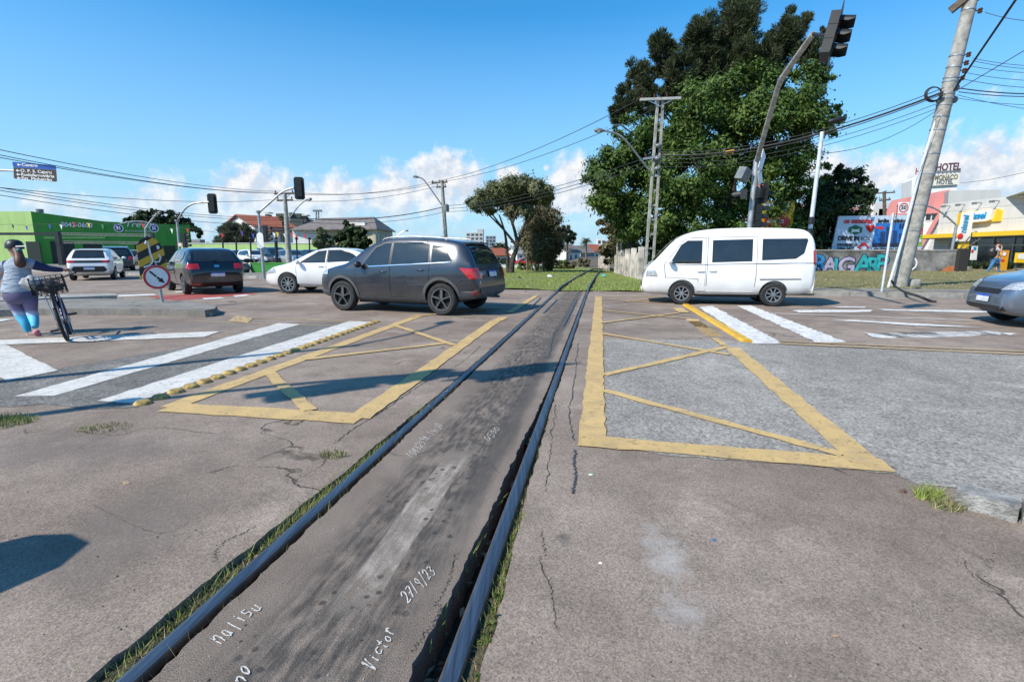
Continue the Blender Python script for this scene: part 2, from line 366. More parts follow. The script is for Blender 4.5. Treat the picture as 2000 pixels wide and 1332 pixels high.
sett(_nt, _b, Base_Color=mixc(_nt, _top, mixc(_nt, ramp(_nt, _n, .35, .7), (.045, .032, .026), (.12, .07, .045)), mixc(_nt, ramp(_nt, _n2, .35, .7), (.10, .12, .145), (.22, .25, .285))),
     Metallic=mth(_nt, 'MULTIPLY', _top, .85), Roughness=mth(_nt, 'MULTIPLY_ADD', _top, -.45, .85))
def rail(path, name, label, group, width=.068):
    prof = [(-.5, -.006), (-.42, 0), (-.2, .004), (.2, .004), (.42, 0), (.5, -.006), (.5, -.034), (.14, -.05), (.11, -.125), (.95, -.14), (.95, -.15), (-.95, -.15), (-.95, -.14), (-.11, -.125), (-.14, -.05), (-.5, -.034)]
    vs = []; k = len(prof)
    for i, p in enumerate(path):
        d = (path[min(i+1, len(path)-1)]-path[max(i-1, 0)]).normalized(); a = Vector((d.y, -d.x, 0)).normalized()
        vs += [p+a*(x*width)+Vector((0, 0, z)) for x, z in prof]
    fs = [(i*k+j, i*k+(j+1) % k, (i+1)*k+(j+1) % k, (i+1)*k+j) for i in range(len(path)-1) for j in range(k)]
    fs += [tuple(range(k))[::-1], tuple(range((len(path)-1)*k, len(path)*k))]
    mb = MB(); mb.add(vs, fs); o = mb.build(name, M_RAIL, smooth=9)
    return tag(o, label, 'rail', group)
rail(railpath(-1, -1.5, 100, 110), 'rail', 'left running rail of the single track, worn blue-grey steel', 'running rails of the track')
rail(railpath(1, -1.5, 100, 110), 'rail', 'right running rail of the single track, beside the open dark groove', 'running rails of the track')
def short_rail(pts, lab): 
    P = [G(*p, .012) for p in pts]; rail([P[0].lerp(P[1], i/6) for i in range(7)], 'guard_rail', lab, 'short guard rails at the crossing', .05)
short_rail([(1036, 601), (1056, 582)], 'short guard rail outside the left rail at the far side of the crossing')
short_rail([(1062, 611), (1088, 585)], 'short guard rail just inside the left rail at the far road edge')
short_rail([(1100, 637), (1126, 586)], 'short guard rail just inside the right rail at the far road edge')
# ---- road slabs left, between and right of the rails (edges crumble along the grooves)
def wav(y, k): return .5*math.sin(y*3.3+k)+.35*math.sin(y*9.1+2*k)+.25*math.sin(y*23.7+3*k)
def gap(side, out, y):                     # distance of the broken asphalt edge from the rail centre line
    if side < 0 and out: return .05+.105*max(0, 1-(y-1)/4.4)**1.2+.016*wav(y, 1)*max(.25, 1-(y-1)/5)
    if side < 0: return .058+.012*max(0, 1-(y-1)/3)+.006*wav(y, 4)
    if side > 0 and out: return .048+.055*max(0, 1-(y-1)/2.8)+.010*wav(y, 2)
    return .055+.085*max(0, 1-(y-1)/4.0)+.014*wav(y, 3)*max(.2, 1-(y-1)/5)
YE = 17.6
def edge(side, out):
    pts = []
    for y in np.arange(-1.5, YE, .035):
        s = side if out else -side
        pts.append(Vector((railx(y, side)+s*(gap(side, out, y)+random.uniform(-.006, .006)), y, 0)))
    return pts
def far_edge(x): return 18.6-.27*(x+.6)    # far kerb line of the cross street
L = edge(-1, True); Rr = edge(1, True)
left_poly = L+[Vector((L[-1].x-.2, far_edge(L[-1].x), 0)), Vector((-7, 20.4, 0)), Vector((-9.5, 24.5, 0)), Vector((-26, 31, 0)), Vector((-48, 44, 0)), Vector((-80, 60, 0)), Vector((-80, -2, 0))]
sheet('road', [left_poly], M_ROAD, 0, .16)
right_poly = Rr+[Vector((Rr[-1].x+.15, far_edge(Rr[-1].x), 0)), Vector((14, far_edge(14), 0)), Vector((26, far_edge(26)+.6, 0)), Vector((60, 5.5, 0)), Vector((60, -2, 0))]
sheet('road', [right_poly], M_ROAD, 0, .16)
# the panel between the rails, in a frame that runs along the track
ang = math.atan(ks); ML = edge(-1, False); MR = edge(1, False)
M_PANEL, nt, b, oc = newmat('panel_asphalt')
sx = nd(nt, 'ShaderNodeSeparateXYZ', {0: oc}).outputs; stretch = nd(nt, 'ShaderNodeVectorMath', {0: oc, 1: (1, .16, 1)}, operation='MULTIPLY').outputs[0]
big = noise(nt, oc, 1.1, 5.); fine = noise(nt, oc, 200., 3., .7); blot = noise(nt, oc, 6., 6., .7); st1 = noise(nt, stretch, 9., 5., .6); st2 = noise(nt, stretch, 28., 4., .6)
c = mixc(nt, ramp(nt, big, .36, .66), (.19, .15, .121), (.275, .222, .182))
def band(x0, wd, soft):                    # band along the track
    return mth(nt, 'SUBTRACT', 1., ramp(nt, mth(nt, 'ABSOLUTE', mth(nt, 'SUBTRACT', mth(nt, 'ADD', sx[0], mth(nt, 'MULTIPLY_ADD', st1, .16, -.08)), x0)), wd, wd+soft))
along = mth(nt, 'MULTIPLY', ramp(nt, sx[1], .6, 1.4), mth(nt, 'SUBTRACT', 1., ramp(nt, sx[1], 3.6, 6.0)))
dark = mth(nt, 'MULTIPLY', band(.02, .17, .18), ramp(nt, mth(nt, 'ADD', blot, mth(nt, 'MULTIPLY', st2, 1.3)), .92, 1.30))
c = mixc(nt, mth(nt, 'MULTIPLY', dark, .82), c, (.052, .049, .046))
c = mixc(nt, mth(nt, 'MULTIPLY', mth(nt, 'MULTIPLY', band(.27, .05, .07), ramp(nt, sx[1], 2., 3.)), .6), c, (.05, .05, .05))
scr = mth(nt, 'MULTIPLY', mth(nt, 'MULTIPLY', band(.03, .075, .015), mth(nt, 'MULTIPLY', ramp(nt, sx[1], 1.75, 1.95), mth(nt, 'SUBTRACT', 1., ramp(nt, sx[1], 3.2, 3.5)))), ramp(nt, mth(nt, 'ADD', st2, mth(nt, 'MULTIPLY', blot, 1.1)), .88, 1.22))
c = mixc(nt, mth(nt, 'MULTIPLY', scr, .95), c, (.40, .345, .29))
vs_ = nd(nt, 'ShaderNodeTexVoronoi', {'Vector': oc, 'Scale': 13.}).outputs['Distance']
sp_ = mth(nt, 'MULTIPLY', mth(nt, 'SUBTRACT', 1., ramp(nt, vs_, .16, .24)), mth(nt, 'MULTIPLY', band(.02, .22, .1), ramp(nt, noise(nt, oc, 2.5, 3.), .42, .55)))
c = mixc(nt, mth(nt, 'MULTIPLY', sp_, .8), c, (.04, .04, .04))
k = mth(nt, 'MULTIPLY_ADD', ramp(nt, fine, .34, .66), 1.0, .5)
c = mixc(nt, 1., c, nd(nt, 'ShaderNodeCombineColor', {0: k, 1: k, 2: k}).outputs[0], 'MULTIPLY')
sett(nt, b, Base_Color=c, Roughness=.88); b.inputs['Specular IOR Level'].default_value = .3; bump(nt, b, mth(nt, 'ADD', fine, mth(nt, 'MULTIPLY', blot, 1.5)), .006)
po = sheet('road', [ML+MR[::-1]], M_PANEL, 0, .16)
c0 = Vector(((bl+br)/2, 0, 0)); Mx = Matrix.Translation(c0) @ Matrix.Rotation(-ang, 4, 'Z'); po.data.transform(Mx.inverted()); po.matrix_world = Mx
# far panel strip of track among grass
M_FILL = grassmat('groove_soil', (.09, .075, .045), (.15, .13, .07), (.10, .11, .04), .6)
def fill(side, out, y0, y1, z):
    ys = np.arange(y0, y1, .05); sg = side if out else -side; f = [(.0, .0), (.45, .012), (1.1, .004)]
    V = [(railx(y, side)+sg*(.01+k*(gap(side, out, y)+.03)), y, z+dz+random.uniform(-.008, .008)) for y in ys for k, dz in f]; n = len(f)
    Fq = [(i*n+j, i*n+j+1, (i+1)*n+j+1, (i+1)*n+j) for i in range(len(ys)-1) for j in range(n-1)]; m = MB(); m.add(V, Fq); tag(m.build('groove_soil', M_FILL, smooth=60), kind='structure')
fill(-1, True, -1, 17, -.04); fill(1, True, -1, 17, -.03); fill(-1, False, -1, 17, -.065); fill(1, False, 3.6, 17, -.055)
# ---- surface patches
sheet('road_patch', [jag(gp((1180, 664), (1392, 664), (1530, 674), (1760, 684), (2060, 696), (2700, 730), (2900, 1100), (2000, 985), (1880, 955), (1795, 948), (1745, 925), (1500, 905), (1300, 890), (1187, 872)), .1, .02)], M_CHIP, .004)
sheet('road_patch', [jag(gp((-10, 742), (500, 655), (548, 633), (728, 629), (590, 668), (270, 795), (190, 800), (80, 790), (-60, 800)), .1, .025)], M_CHIP2, .004)
M_CRACK = pm('crack_shadow_soil', (.035, .03, .026), .95); M_TAR = pm('tar', (.05, .05, .052), .5, 0, .3, 20)
def crack(pts, wd, mat, name='crack'):
    P = smooth_poly([G(*p) for p in pts], 14); m = MB(); vs = []
    for i, p in enumerate(P):
        d = (P[min(i+1, len(P)-1)]-P[max(i-1, 0)]).normalized(); n = Vector((-d.y, d.x, 0)); j = n*random.gauss(0, min(wd*1.1, .006)); h = wd*random.uniform(.25 if wd < .015 else .6, 1.)*(.2 if i in (0, len(P)-1) else 1)/2; vs += [p+j-n*h+Vector((0, 0, .0035)), p+j+n*h+Vector((0, 0, .0035))]
    m.add(vs, [(2*i, 2*i+1, 2*i+3, 2*i+2) for i in range(len(P)-1)]); return tag(m.build(name, mat), kind='structure')
crack([(653, 867), (695, 835), (748, 803), (798, 768), (847, 736), (896, 712), (940, 675)], .010, M_CRACK); crack([(420, 1097), (425, 1072), (447, 1053), (475, 1041), (500, 1025)], .006, M_CRACK); crack([(1129, 669), (1122, 743), (1112, 807), (1120, 860)], .012, M_TAR, 'tar_seam'); crack([(1124, 878), (1121, 905), (1124, 930), (1118, 965)], .018, M_TAR, 'tar_seam')
crack([(1085, 790), (1078, 860), (1072, 900), (1066, 960)], .006, M_CRACK); crack([(1058, 1040), (1062, 1075), (1056, 1100), (1078, 1160), (1085, 1230)], .005, M_CRACK); crack([(905, 905), (930, 915), (955, 905), (975, 925)], .004, M_CRACK); crack([(845, 1185), (865, 1160), (880, 1120), (892, 1080)], .005, M_CRACK); crack([(805, 1275), (828, 1240), (850, 1215), (862, 1180)], .006, M_CRACK)
crack([(735, 880), (790, 890), (850, 880)], .005, M_CRACK); crack([(180, 985), (300, 1040), (372, 1020)], .003, M_CRACK); crack([(1066, 700), (1074, 690), (1080, 660), (1092, 640)], .02, M_TAR, 'tar_seam'); crack([(1880, 1090), (1905, 1130), (1960, 1160)], .004, M_CRACK); crack([(150, 842), (230, 850), (300, 835), (420, 848)], .006, M_CRACK)
# ---- markings
YL = [stripe((330, 797), (822, 616), .19), stripe((330, 796), (705, 819), .25), stripe((700, 818), (968, 627), .2), stripe((972, 627), (983, 620), .2), stripe((522, 726), (606, 803), .12), stripe((592, 703.5), (878, 670.5), .11),
      stripe((769, 636), (888, 675.5), .11), stripe((800, 620), (985, 601), .1), stripe((995, 612), (1048, 578), .15)]
YR = [stripe((1156, 866), (1169, 580), .195), stripe((1131, 861.5), (1735, 910.5), .215), stripe((1430, 680), (1694, 908), .2), stripe((1179, 764), (1645, 890), .105), stripe((1179, 734), (1422, 678), .105), stripe((1176, 652.5), (1425, 694), .10),
      stripe((1176, 607.5), (1350, 624), .09), stripe((1176, 632), (1326, 612), .09), stripe((1352, 625), (1397, 657), .24), stripe((1323, 603), (1337, 612), .24), stripe((1396, 662), (1414, 677), .09)]
YF = [stripe((363, 628), (730, 638), .06), stripe((494, 622.5), (705, 628), .06), jag(gp((445, 628), (462, 617), (494, 622), (484, 631))), stripe((978, 576.5), (1050, 576.5), .13), stripe((1166, 580), (1300, 580.5), .13), stripe((1170, 584), (1290, 592), .09),
      stripe((1215, 590), (1300, 582), .09), stripe((1520, 667.5), (2300, 701), .075), stripe((1520, 672.5), (2300, 707.5), .085)]
WLl = [jag(gp((28, 775), (106, 774), (586, 634), (545, 632)), .12, .012), jag(gp((190, 784), (258, 789), (737, 630), (682, 628)), .12, .012), jag(gp((-200, 671), (0, 665), (430, 648), (399, 659), (14, 674), (-160, 684)), .12, .012),
       jag(gp((-150, 690), (-60, 678), (13, 675), (113, 725), (14, 746), (-10, 735), (-100, 720)), .12, .01), jag(gp((-20, 623), (28, 624.5), (-20, 633)), .1, .01)]
WRr = [jag(gp((1365, 600), (1392, 598), (1529, 671.5), (1470, 671)), .1, .03), jag(gp((1439, 598), (1466, 597), (1654, 669.5), (1596, 670)), .1, .03), jag(gp((1546, 607), (1600, 605.5), (1704, 606), (1700, 610), (1560, 611)), .2, .05),
       jag(gp((1712, 604.5), (1893, 607), (1960, 611), (1893, 611.5), (1730, 607)), .2, .04), jag(gp((1620, 599), (1690, 600), (1690, 602), (1640, 601.5)), .2, .03), stripe((1500, 612.5), (2050, 632), .07), jag(gp((1627, 627), (1660, 626), (1878, 638), (1920, 641), (1790, 637.5), (1700, 631)), .15, .03),
       jag(gp((1685, 651), (1704, 660), (1827, 658.5), (1985, 653), (1930, 646)), .15, .025)]
REDl = [gp((290, 579), (480, 569.5), (505, 574), (335, 588))]
DASH = [gp((230, 577), (300, 574.5), (306, 577), (232, 580)), gp((395, 583), (430, 581), (440, 583), (400, 586)), gp((455, 578), (480, 576), (490, 578), (460, 581)), gp((340, 570), (395, 567), (400, 569), (345, 572))]
for nm, pl, mt, z in (('yellow_box_marking', YL, M_YP, .0065), ('yellow_box_marking', YR, M_YP, .0085), ('yellow_line_marking', YF, M_YP2, .0065), ('white_stripe_marking', WLl, M_WP, .0075), ('white_stripe_marking', WRr, M_WP2, .0065), ('red_lane_marking', REDl, M_RP, .0065), ('lane_dash_marking', DASH, M_WP2, .009)):
    sheet(nm, pl, mt, z, dz=.0012)
# ---- islands and kerbs
def slab(name, poly, h, mat, kind='structure', skirt=None): return sheet(name, [poly], mat, h, skirt or h+.05, kind)
isl = jag(gp((-300, 618), (60, 603), (200, 602.5), (330, 603.5), (400, 606), (420, 603), (424, 598), (395, 592), (330, 586), (190, 583), (-300, 595), z=.15), .25, .015)
slab('traffic_island', isl, .15, M_SIDE)
slab('traffic_island', jag(gp((-300, 605), (-80, 591), (100, 582), (228, 577), (224, 572.5), (100, 576), (-80, 583), (-300, 592), z=.17), .3, .01), .17, M_CONC)
kerbs = MB()
def kerbrun(p, q, n, h=.14, wd=.16, mb=kerbs):
    for i in range(n):
        a = p.lerp(q, i/n); bq = p.lerp(q, (i+.985)/n)
        mb.bar(a+Vector((0, 0, h/2-.03+random.uniform(-.008, .008))), bq+Vector((0, 0, h/2-.03+random.uniform(-.008, .008))), wd, h+.06)
def fe(x, o=0.): return Vector((x, far_edge(x)+o, 0))
kerbrun(fe(4.6, .08), fe(26, .68), 22)
tag(kerbs.build('kerb', M_CONC), kind='structure')
k2 = MB(); kerbrun(Vector((-9.6, 24.6, 0)), Vector((-26, 31.1, 0)), 16, mb=k2); kerbrun(Vector((-26.2, 31.2, 0)), Vector((-48, 44.1, 0)), 20, mb=k2); kerbrun(Vector((-7, 20.5, 0)), Vector((-9.5, 24.4, 0)), 5, mb=k2)
tag(k2.build('kerb', M_CONC), kind='structure')
k3 = MB()
for (a, bq) in (((1868, 968), (1990, 1000)), ((1996, 1001), (2200, 1050))):
    k3.bar(G(*a, .035), G(*bq, .035), .14, .11)
tag(k3.build('kerb', pm('old_kerb_stone', (.36, .35, .33), .95, 0, .35, 9, .02)), kind='structure')
# pavements beyond the kerbs
sheet('pavement', [[Vector((-9.55, 24.75, 0)), Vector((-26, 31.25, 0)), Vector((-48, 44.3, 0)), Vector((-80, 62, 0)), Vector((-80, 90, 0)), Vector((-9, 90, 0)), Vector((-7.2, 40, 0))]], M_SIDE, .10, .3)
sheet('pavement', [[fe(9.2, .75), fe(26, 1.4), fe(26, 4.6), fe(17, 2.6), fe(13, 2.2), fe(9.2, 1.7)]], M_SIDE, .125, .3)
sheet('pavement', [[Vector((24, 28.6, 0)), Vector((60, 24, 0)), Vector((60, 60, 0)), Vector((30, 60, 0)), Vector((29.5, 31, 0))]], M_SIDE, .135, .3)
# verge of grass in the rail corridor and to the right of it
vx = np.arange(-9, 31, .5); vy = np.arange(16, 100, .5)
def keepc(x, y): return (y > far_edge(x)+.1+.0*x) & (x < 9.6) & (y > np.where(x < -7, 24.6-2.0*(x+9.5)*0, 0)) & ((x > -7) | (y > 25)) & (x > -8.9)
_rs = np.random.default_rng(3)
def vz(x, y): return hz(x, y)+.03+.03*np.sin(x*1.9+y*.6)*np.sin(y*1.3)-.03*np.exp(-((x-(2.2+.15*(y-14)))/.9)**2)
grid_sheet('verge', vx, vy, vz, M_GRASSG, keep=keepc)
grid_sheet('verge', np.arange(9.2, 36, .4), np.arange(12, 60, .4), lambda x, y: hz(x, y)+.10+.05*np.clip((y-14)/14, 0, 1)+.03*np.sin(x*2.1)*np.sin(y*1.7), M_DRYG, keep=lambda x, y: y > far_edge(x)+.45)
# grass: blades
def blades(name, pts, hmin, hmax, wd, mat, lean=.5, label=None):
    n = len(pts); P = np.asarray(pts, float); a = rng.uniform(0, 2*np.pi, n); h = rng.uniform(hmin, hmax, n); l = rng.uniform(0, lean, n)*h; b = rng.uniform(0, 2*np.pi, n)
    D = np.stack([np.cos(a), np.sin(a), 0*a], -1)*wd/2; T = P+np.stack([np.cos(b)*l, np.sin(b)*l, h], -1)
    V = np.stack([P-D, P+D, T], 1).reshape(-1, 3); Fq = np.arange(3*n).reshape(-1, 3)
    return tag(mesh_np(name, V, Fq, mat), kind='stuff')
n = 60000; yy = 17+(rng.random(n)**2.0)*50; xx = -9+rng.random(n)*18.8
kk = keepc(xx, yy) & (np.abs(xx-(2.0+.155*(yy-14))) > .0); xx, yy = xx[kk], yy[kk]
cl = np.sin(xx*1.7+1)*np.sin(yy*.9)+np.sin(xx*.8-yy*.5)
kk = cl+rng.normal(0, .9, len(xx)) > -.7; xx, yy = xx[kk], yy[kk]
onrail = np.array([min(abs(x-railx(y, -1)), abs(x-railx(y, 1))) for x, y in zip(xx, yy)]) < .09
xx, yy = xx[~onrail], yy[~onrail]
blades('grass', np.stack([xx, yy, vz(xx, yy)-.02], -1), .03, .11, .035, M_BLADE)
n = 15000; xx = 9.5+rng.random(n)*22; yy = 13+rng.random(n)*18; kk = (yy > far_edge(xx)+.5) & ~((yy < far_edge(xx)+1.9) & (yy > far_edge(xx)+.7)); xx, yy = xx[kk], yy[kk]
blades('grass', np.stack([xx, yy, .11+.05*np.clip((yy-14)/14, 0, 1)], -1), .015, .06, .03, M_BLADED)
# weeds in the grooves
def groove_pts(side, out, y0, y1, n, lo, hi):
    pts = []
    while len(pts) < n:
        y = y0+(y1-y0)*random.random()**1.5; s = side if out else -side
        if math.sin(y*3.1+side)+math.sin(y*7.7)*.6+random.uniform(-1.2, 1.2) < -.35: continue
        pts.append((railx(y, side)+s*(.04+random.uniform(lo, hi)*max(.02, gap(side, out, y)-.03)), y, -.045))
    return pts
blades('grass', groove_pts(-1, True, .9, 7., 9000, 0, 1.1), .015, .06, .005, M_BLADED, 1.5)
blades('grass', groove_pts(-1, True, .9, 4.5, 2600, 0, 1.), .02, .075, .006, M_BLADE, 1.4)
blades('grass', groove_pts(1, True, .8, 5., 5200, .1, 1.1), .015, .06, .005, M_BLADED, 1.5)
blades('grass', groove_pts(1, True, .8, 2.6, 900, .1, 1.), .02, .065, .007, M_BLADE, 1.4)
blades('grass', groove_pts(-1, False, .9, 8., 500, .2, 1.), .03, .09, .005, M_BLADED, 1.)
blades('grass', groove_pts(1, False, .9, 3., 60, .6, 1.), .03, .07, .005, M_BLADE, 1.)
def tuft(px, py, r, n, mat, h=.09): 
    c = G(px, py); a = rng.uniform(0, 6.28, n); d = r*np.sqrt(rng.random(n)); blades('grass', np.stack([c.x+np.cos(a)*d, c.y+np.sin(a)*d*.7, 0*a], -1), h*.4, h, .006, mat, 1.2)
tuft(1815, 972, .075, 260, M_BLADE); tuft(1850, 990, .09, 200, M_BLADED, .06); tuft(14, 824, .22, 420, M_BLADE, .06); tuft(-20, 828, .3, 500, M_BLADED, .06); tuft(205, 836, .2, 200, M_BLADED, .03); tuft(650, 890, .10, 160, M_BLADED, .05); tuft(175, 838, .1, 60, M_BLADE, .03)
tuft(1960, 1003, .08, 160, M_BLADED, .05)
# dead leaves in the grooves: loose litter nobody could count
lv = MB()
for i in range(420):
    s, o = random.choice(((-1, True), (-1, False), (-1, False), (1, False), (1, False), (1, True))); y = .9+2.6*random.random()**1.4
    sgn = s if o else -s; x = railx(y, s)+sgn*(.04+random.random()*max(.02, gap(s, o, y)-.03)); z = -.055+random.random()*.03 if not (s > 0 and not o) else -.13+random.random()*.03
    a = random.uniform(0, 6.28); e = Euler((random.uniform(-.6, .6), random.uniform(-.6, .6), a)).to_matrix(); q = random.uniform(.012, .03)
    lv.add([Vector((x, y, z))+e @ Vector(v)*q for v in ((-1, 0, 0), (-.2, .45, .1), (1, 0, 0), (-.2, -.45, .15))], [(0, 1, 2), (0, 2, 3)])
_ml, _nt, _b, _oc = newmat('dead_leaf'); _ri = nd(_nt, 'ShaderNodeNewGeometry').outputs['Random Per Island']
sett(_nt, _b, Base_Color=mixc(_nt, _ri, (.16, .06, .025), (.42, .30, .19)), Roughness=.8)
tag(lv.build('leaf_litter', _ml), kind='stuff')
# grit on the near asphalt
gr = MB()
for i in range(420):
    px, py = random.uniform(-50, 2050), 700+640*random.random(); p = G(px, py)
    if min(abs(p.x-railx(p.y, -1)), abs(p.x-railx(p.y, 1))) < .16: continue
    q = random.uniform(.0015, .004); a = random.uniform(0, 6.28)
    gr.box(p+Vector((0, 0, q*.4)), (q*2, q*1.3, q), Matrix.Rotation(a, 3, 'Z'))
_mg, _nt, _b, _oc = newmat('grit'); _ri = nd(_nt, 'ShaderNodeNewGeometry').outputs['Random Per Island']
sett(_nt, _b, Base_Color=mixc(_nt, ramp(_nt, _ri, .3, .7), (.05, .045, .04), (.34, .31, .28)), Roughness=.9)
tag(gr.build('grit', _mg), kind='stuff')
# low weeds and bushes far down the corridor are built with the trees
# ---- chalk writing on the panel
GLY = {'0': [[(.5, 1), (.1, .8), (.05, .3), (.4, 0), (.85, .2), (.9, .7), (.5, 1)]], '1': [[(.3, .8), (.5, 1), (.5, 0)]], '2': [[(.05, .75), (.4, 1), (.85, .8), (.7, .45), (.05, 0), (.9, .05)]], '3': [[(.1, .9), (.5, 1), (.85, .8), (.4, .52), (.9, .3), (.5, 0), (.05, .12)]],
       '4': [[(.65, 0), (.65, 1), (.05, .35), (.95, .35)]], '5': [[(.85, 1), (.2, 1), (.15, .55), (.7, .6), (.85, .25), (.5, 0), (.05, .1)]], '7': [[(.05, 1), (.9, 1), (.4, 0)], [(.25, .5), (.8, .5)]], '8': [[(.5, .55), (.15, .8), (.5, 1), (.85, .8), (.5, .55), (.1, .25), (.5, 0), (.9, .25), (.5, .55)]],
       '9': [[(.85, .7), (.5, .5), (.15, .75), (.5, 1), (.85, .75), (.75, 0)]], '/': [[(.2, -.05), (.75, 1.05)]], '-': [[(.15, .5), (.85, .5)]], 'V': [[(0, .9), (.15, 1), (.4, .05), (.55, 0), (1, 1)]], 'i': [[(.5, .6), (.5, 0)], [(.5, .85), (.52, .9)]],
       'c': [[(.85, .55), (.4, .65), (.15, .3), (.4, 0), (.9, .1)]], 't': [[(.5, 1), (.45, .1), (.8, .02)], [(.15, .65), (.85, .65)]], 'o': [[(.5, .6), (.15, .35), (.4, 0), (.8, .2), (.75, .55), (.5, .6)]], 'r': [[(.25, .6), (.3, 0)], [(.3, .4), (.6, .62), (.9, .5)]],
       'n': [[(.15, .6), (.15, 0)], [(.15, .4), (.5, .62), (.8, .4), (.85, 0)]], 'a': [[(.85, .6), (.4, .65), (.1, .3), (.4, 0), (.8, .25), (.85, .6), (.9, 0)]], 'l': [[(.5, 1), (.45, 0)]], 's': [[(.85, .6), (.3, .6), (.25, .4), (.8, .25), (.7, 0), (.1, .05)]], 'u': [[(.1, .6), (.15, .1), (.5, 0), (.85, .2), (.9, .6)], [(.9, .6), (.95, 0)]], 'd': [[(.85, 1), (.85, 0)], [(.85, .45), (.4, .6), (.1, .3), (.4, 0), (.85, .15)]], 'D': [[(.1, 0), (.1, 1), (.7, .8), (.85, .4), (.6, 0), (.1, 0)]]}
M_CHALK = paint('chalk', (.64, .61, .57), .40, 60.)
def chalk(txt, p0, p1, hpx, label, wd=.008):
    a, bq = G(*p0), G(*p1); ex = (bq-a)/len(txt); up = G(*hpx)-a; mb = MB(); q = 0
    for i, chx in enumerate(txt):
        kx, kz, oz, sl_ = random.uniform(.6, .85), random.uniform(.78, 1.15), random.uniform(-.14, .14), random.uniform(-.05, .3)
        for pl in GLY.get(chx, []):
            pts = [a+ex*(i+.12+kx*(x+sl_*(z-.5)+random.uniform(-.07, .07)))+up*(oz+kz*(z+random.uniform(-.05, .05))) for x, z in pl]
            pts = smooth_poly(pts, 4)
            for s_ in range(len(pts)-1):
                u, v = pts[s_], pts[s_+1]; d = (v-u); q += 1
                if d.length < 1e-6: continue
                nn = Vector((-d.y, d.x, 0)).normalized()*wd/2*random.uniform(.6, 1.25); d = d.normalized()*wd*.3; zz = Vector((0, 0, .004+.0004*(q % 3)))
                mb.add([u-nn-d+zz, v-nn+d+zz, v+nn+d+zz, u+nn-d+zz], [(0, 1, 2, 3)])
    return tag(mb.build('chalk_writing', M_CHALK), kind='structure')
chalk('27/9/23', (797, 1182), (852, 1117), (780, 1163), '', .0046)
chalk('Victor', (728, 1312), (772, 1232), (705, 1298), '', .0046)
chalk('nalisu', (432, 1262), (512, 1184), (402, 1248), '', .005)
chalk('no', (470, 1345), (497, 1308), (446, 1328), '', .005)
chalk('10482594-19120', (805, 896), (868, 832), (790, 889), '', .0038)
chalk('0550', (955, 862), (978, 838), (944, 857), '', .0046)
# ================================================================ vehicles
def paintmat(name, c, metal=0., rough=.28, coat=1.):
    m, nt, b, oc = newmat(name)
    d = noise(nt, oc, 2.2, 5.); sz = nd(nt, 'ShaderNodeSeparateXYZ', {0: oc}).outputs[2]
    dirt = mth(nt, 'MULTIPLY', mth(nt, 'SUBTRACT', 1., ramp(nt, mth(nt, 'ADD', sz, mth(nt, 'MULTIPLY_ADD', d, .5, -.25)), .18, .62)), .42)   # road dust on the sills
    sett(nt, b, Base_Color=mixc(nt, dirt, c, (.20, .175, .15)), Roughness=mth(nt, 'MULTIPLY_ADD', d, .12, rough-.04), Metallic=metal, Coat_Weight=coat, Coat_Roughness=.05)
    return m
P_GREY = paintmat('dark_grey_car_paint', (.036, .043, .058), .5, .26); P_WHITE = paintmat('white_car_paint', (.80, .80, .79)); P_BLACK = paintmat('black_car_paint', (.006, .008, .013), .2, .2)
P_SILVER = paintmat('silver_car_paint', (.42, .43, .45), .6, .3); P_BLUE = paintmat('blue_grey_car_paint', (.13, .17, .24), .5, .3); P_REDC = paintmat('red_car_paint', (.45, .03, .03)); P_DBLUE = paintmat('dark_blue_car_paint', (.012, .02, .04), .3, .22)
M_TRIM = pm('grey_plastic_trim', (.075, .08, .085), .6); M_TAIL = pm('tail_lamp_red', (.50, .012, .016), .12, 0, .2, 30, 0, 1.); M_HEAD = pm('headlamp_glass', (.55, .57, .6), .08, .3, .3, 25, 0, 1.)
M_PLATE = pm('number_plate', (.66, .68, .72), .5); M_PBLUE = pm('plate_blue', (.02, .09, .42), .5); M_RIM = pm('alloy', (.38, .39, .41), .35, .8, .15, 10); M_RIMD = pm('dark_alloy', (.14, .145, .15), .4, .6, .15, 10); M_HOLE = pm('wheel_gap', (.012, .012, .013), .9)
M_AMBER = pm('amber_lens', (.7, .25, .02), .2)
def catmull(P, m):
    P = [np.array(p, float) for p in P]; out = []
    for i in range(len(P)-1):
        a, b, c, d = P[max(i-1, 0)], P[i], P[i+1], P[min(i+2, len(P)-1)]
        for k in range(m):
            t = k/m; out.append(.5*((2*b)+(c-a)*t+(2*a-5*b+4*c-d)*t*t+(3*b-a-3*c+d)*t**3))
    return out+[P[-1]]
def resample(pts, step):
    out = [np.array(pts[0], float)]
    for i in range(len(pts)-1):
        a, b = np.array(pts[i], float), np.array(pts[i+1], float); n = max(1, int(np.linalg.norm(b-a)/step))
        out += [a+(b-a)*(k+1)/n for k in range(n)]
    return out
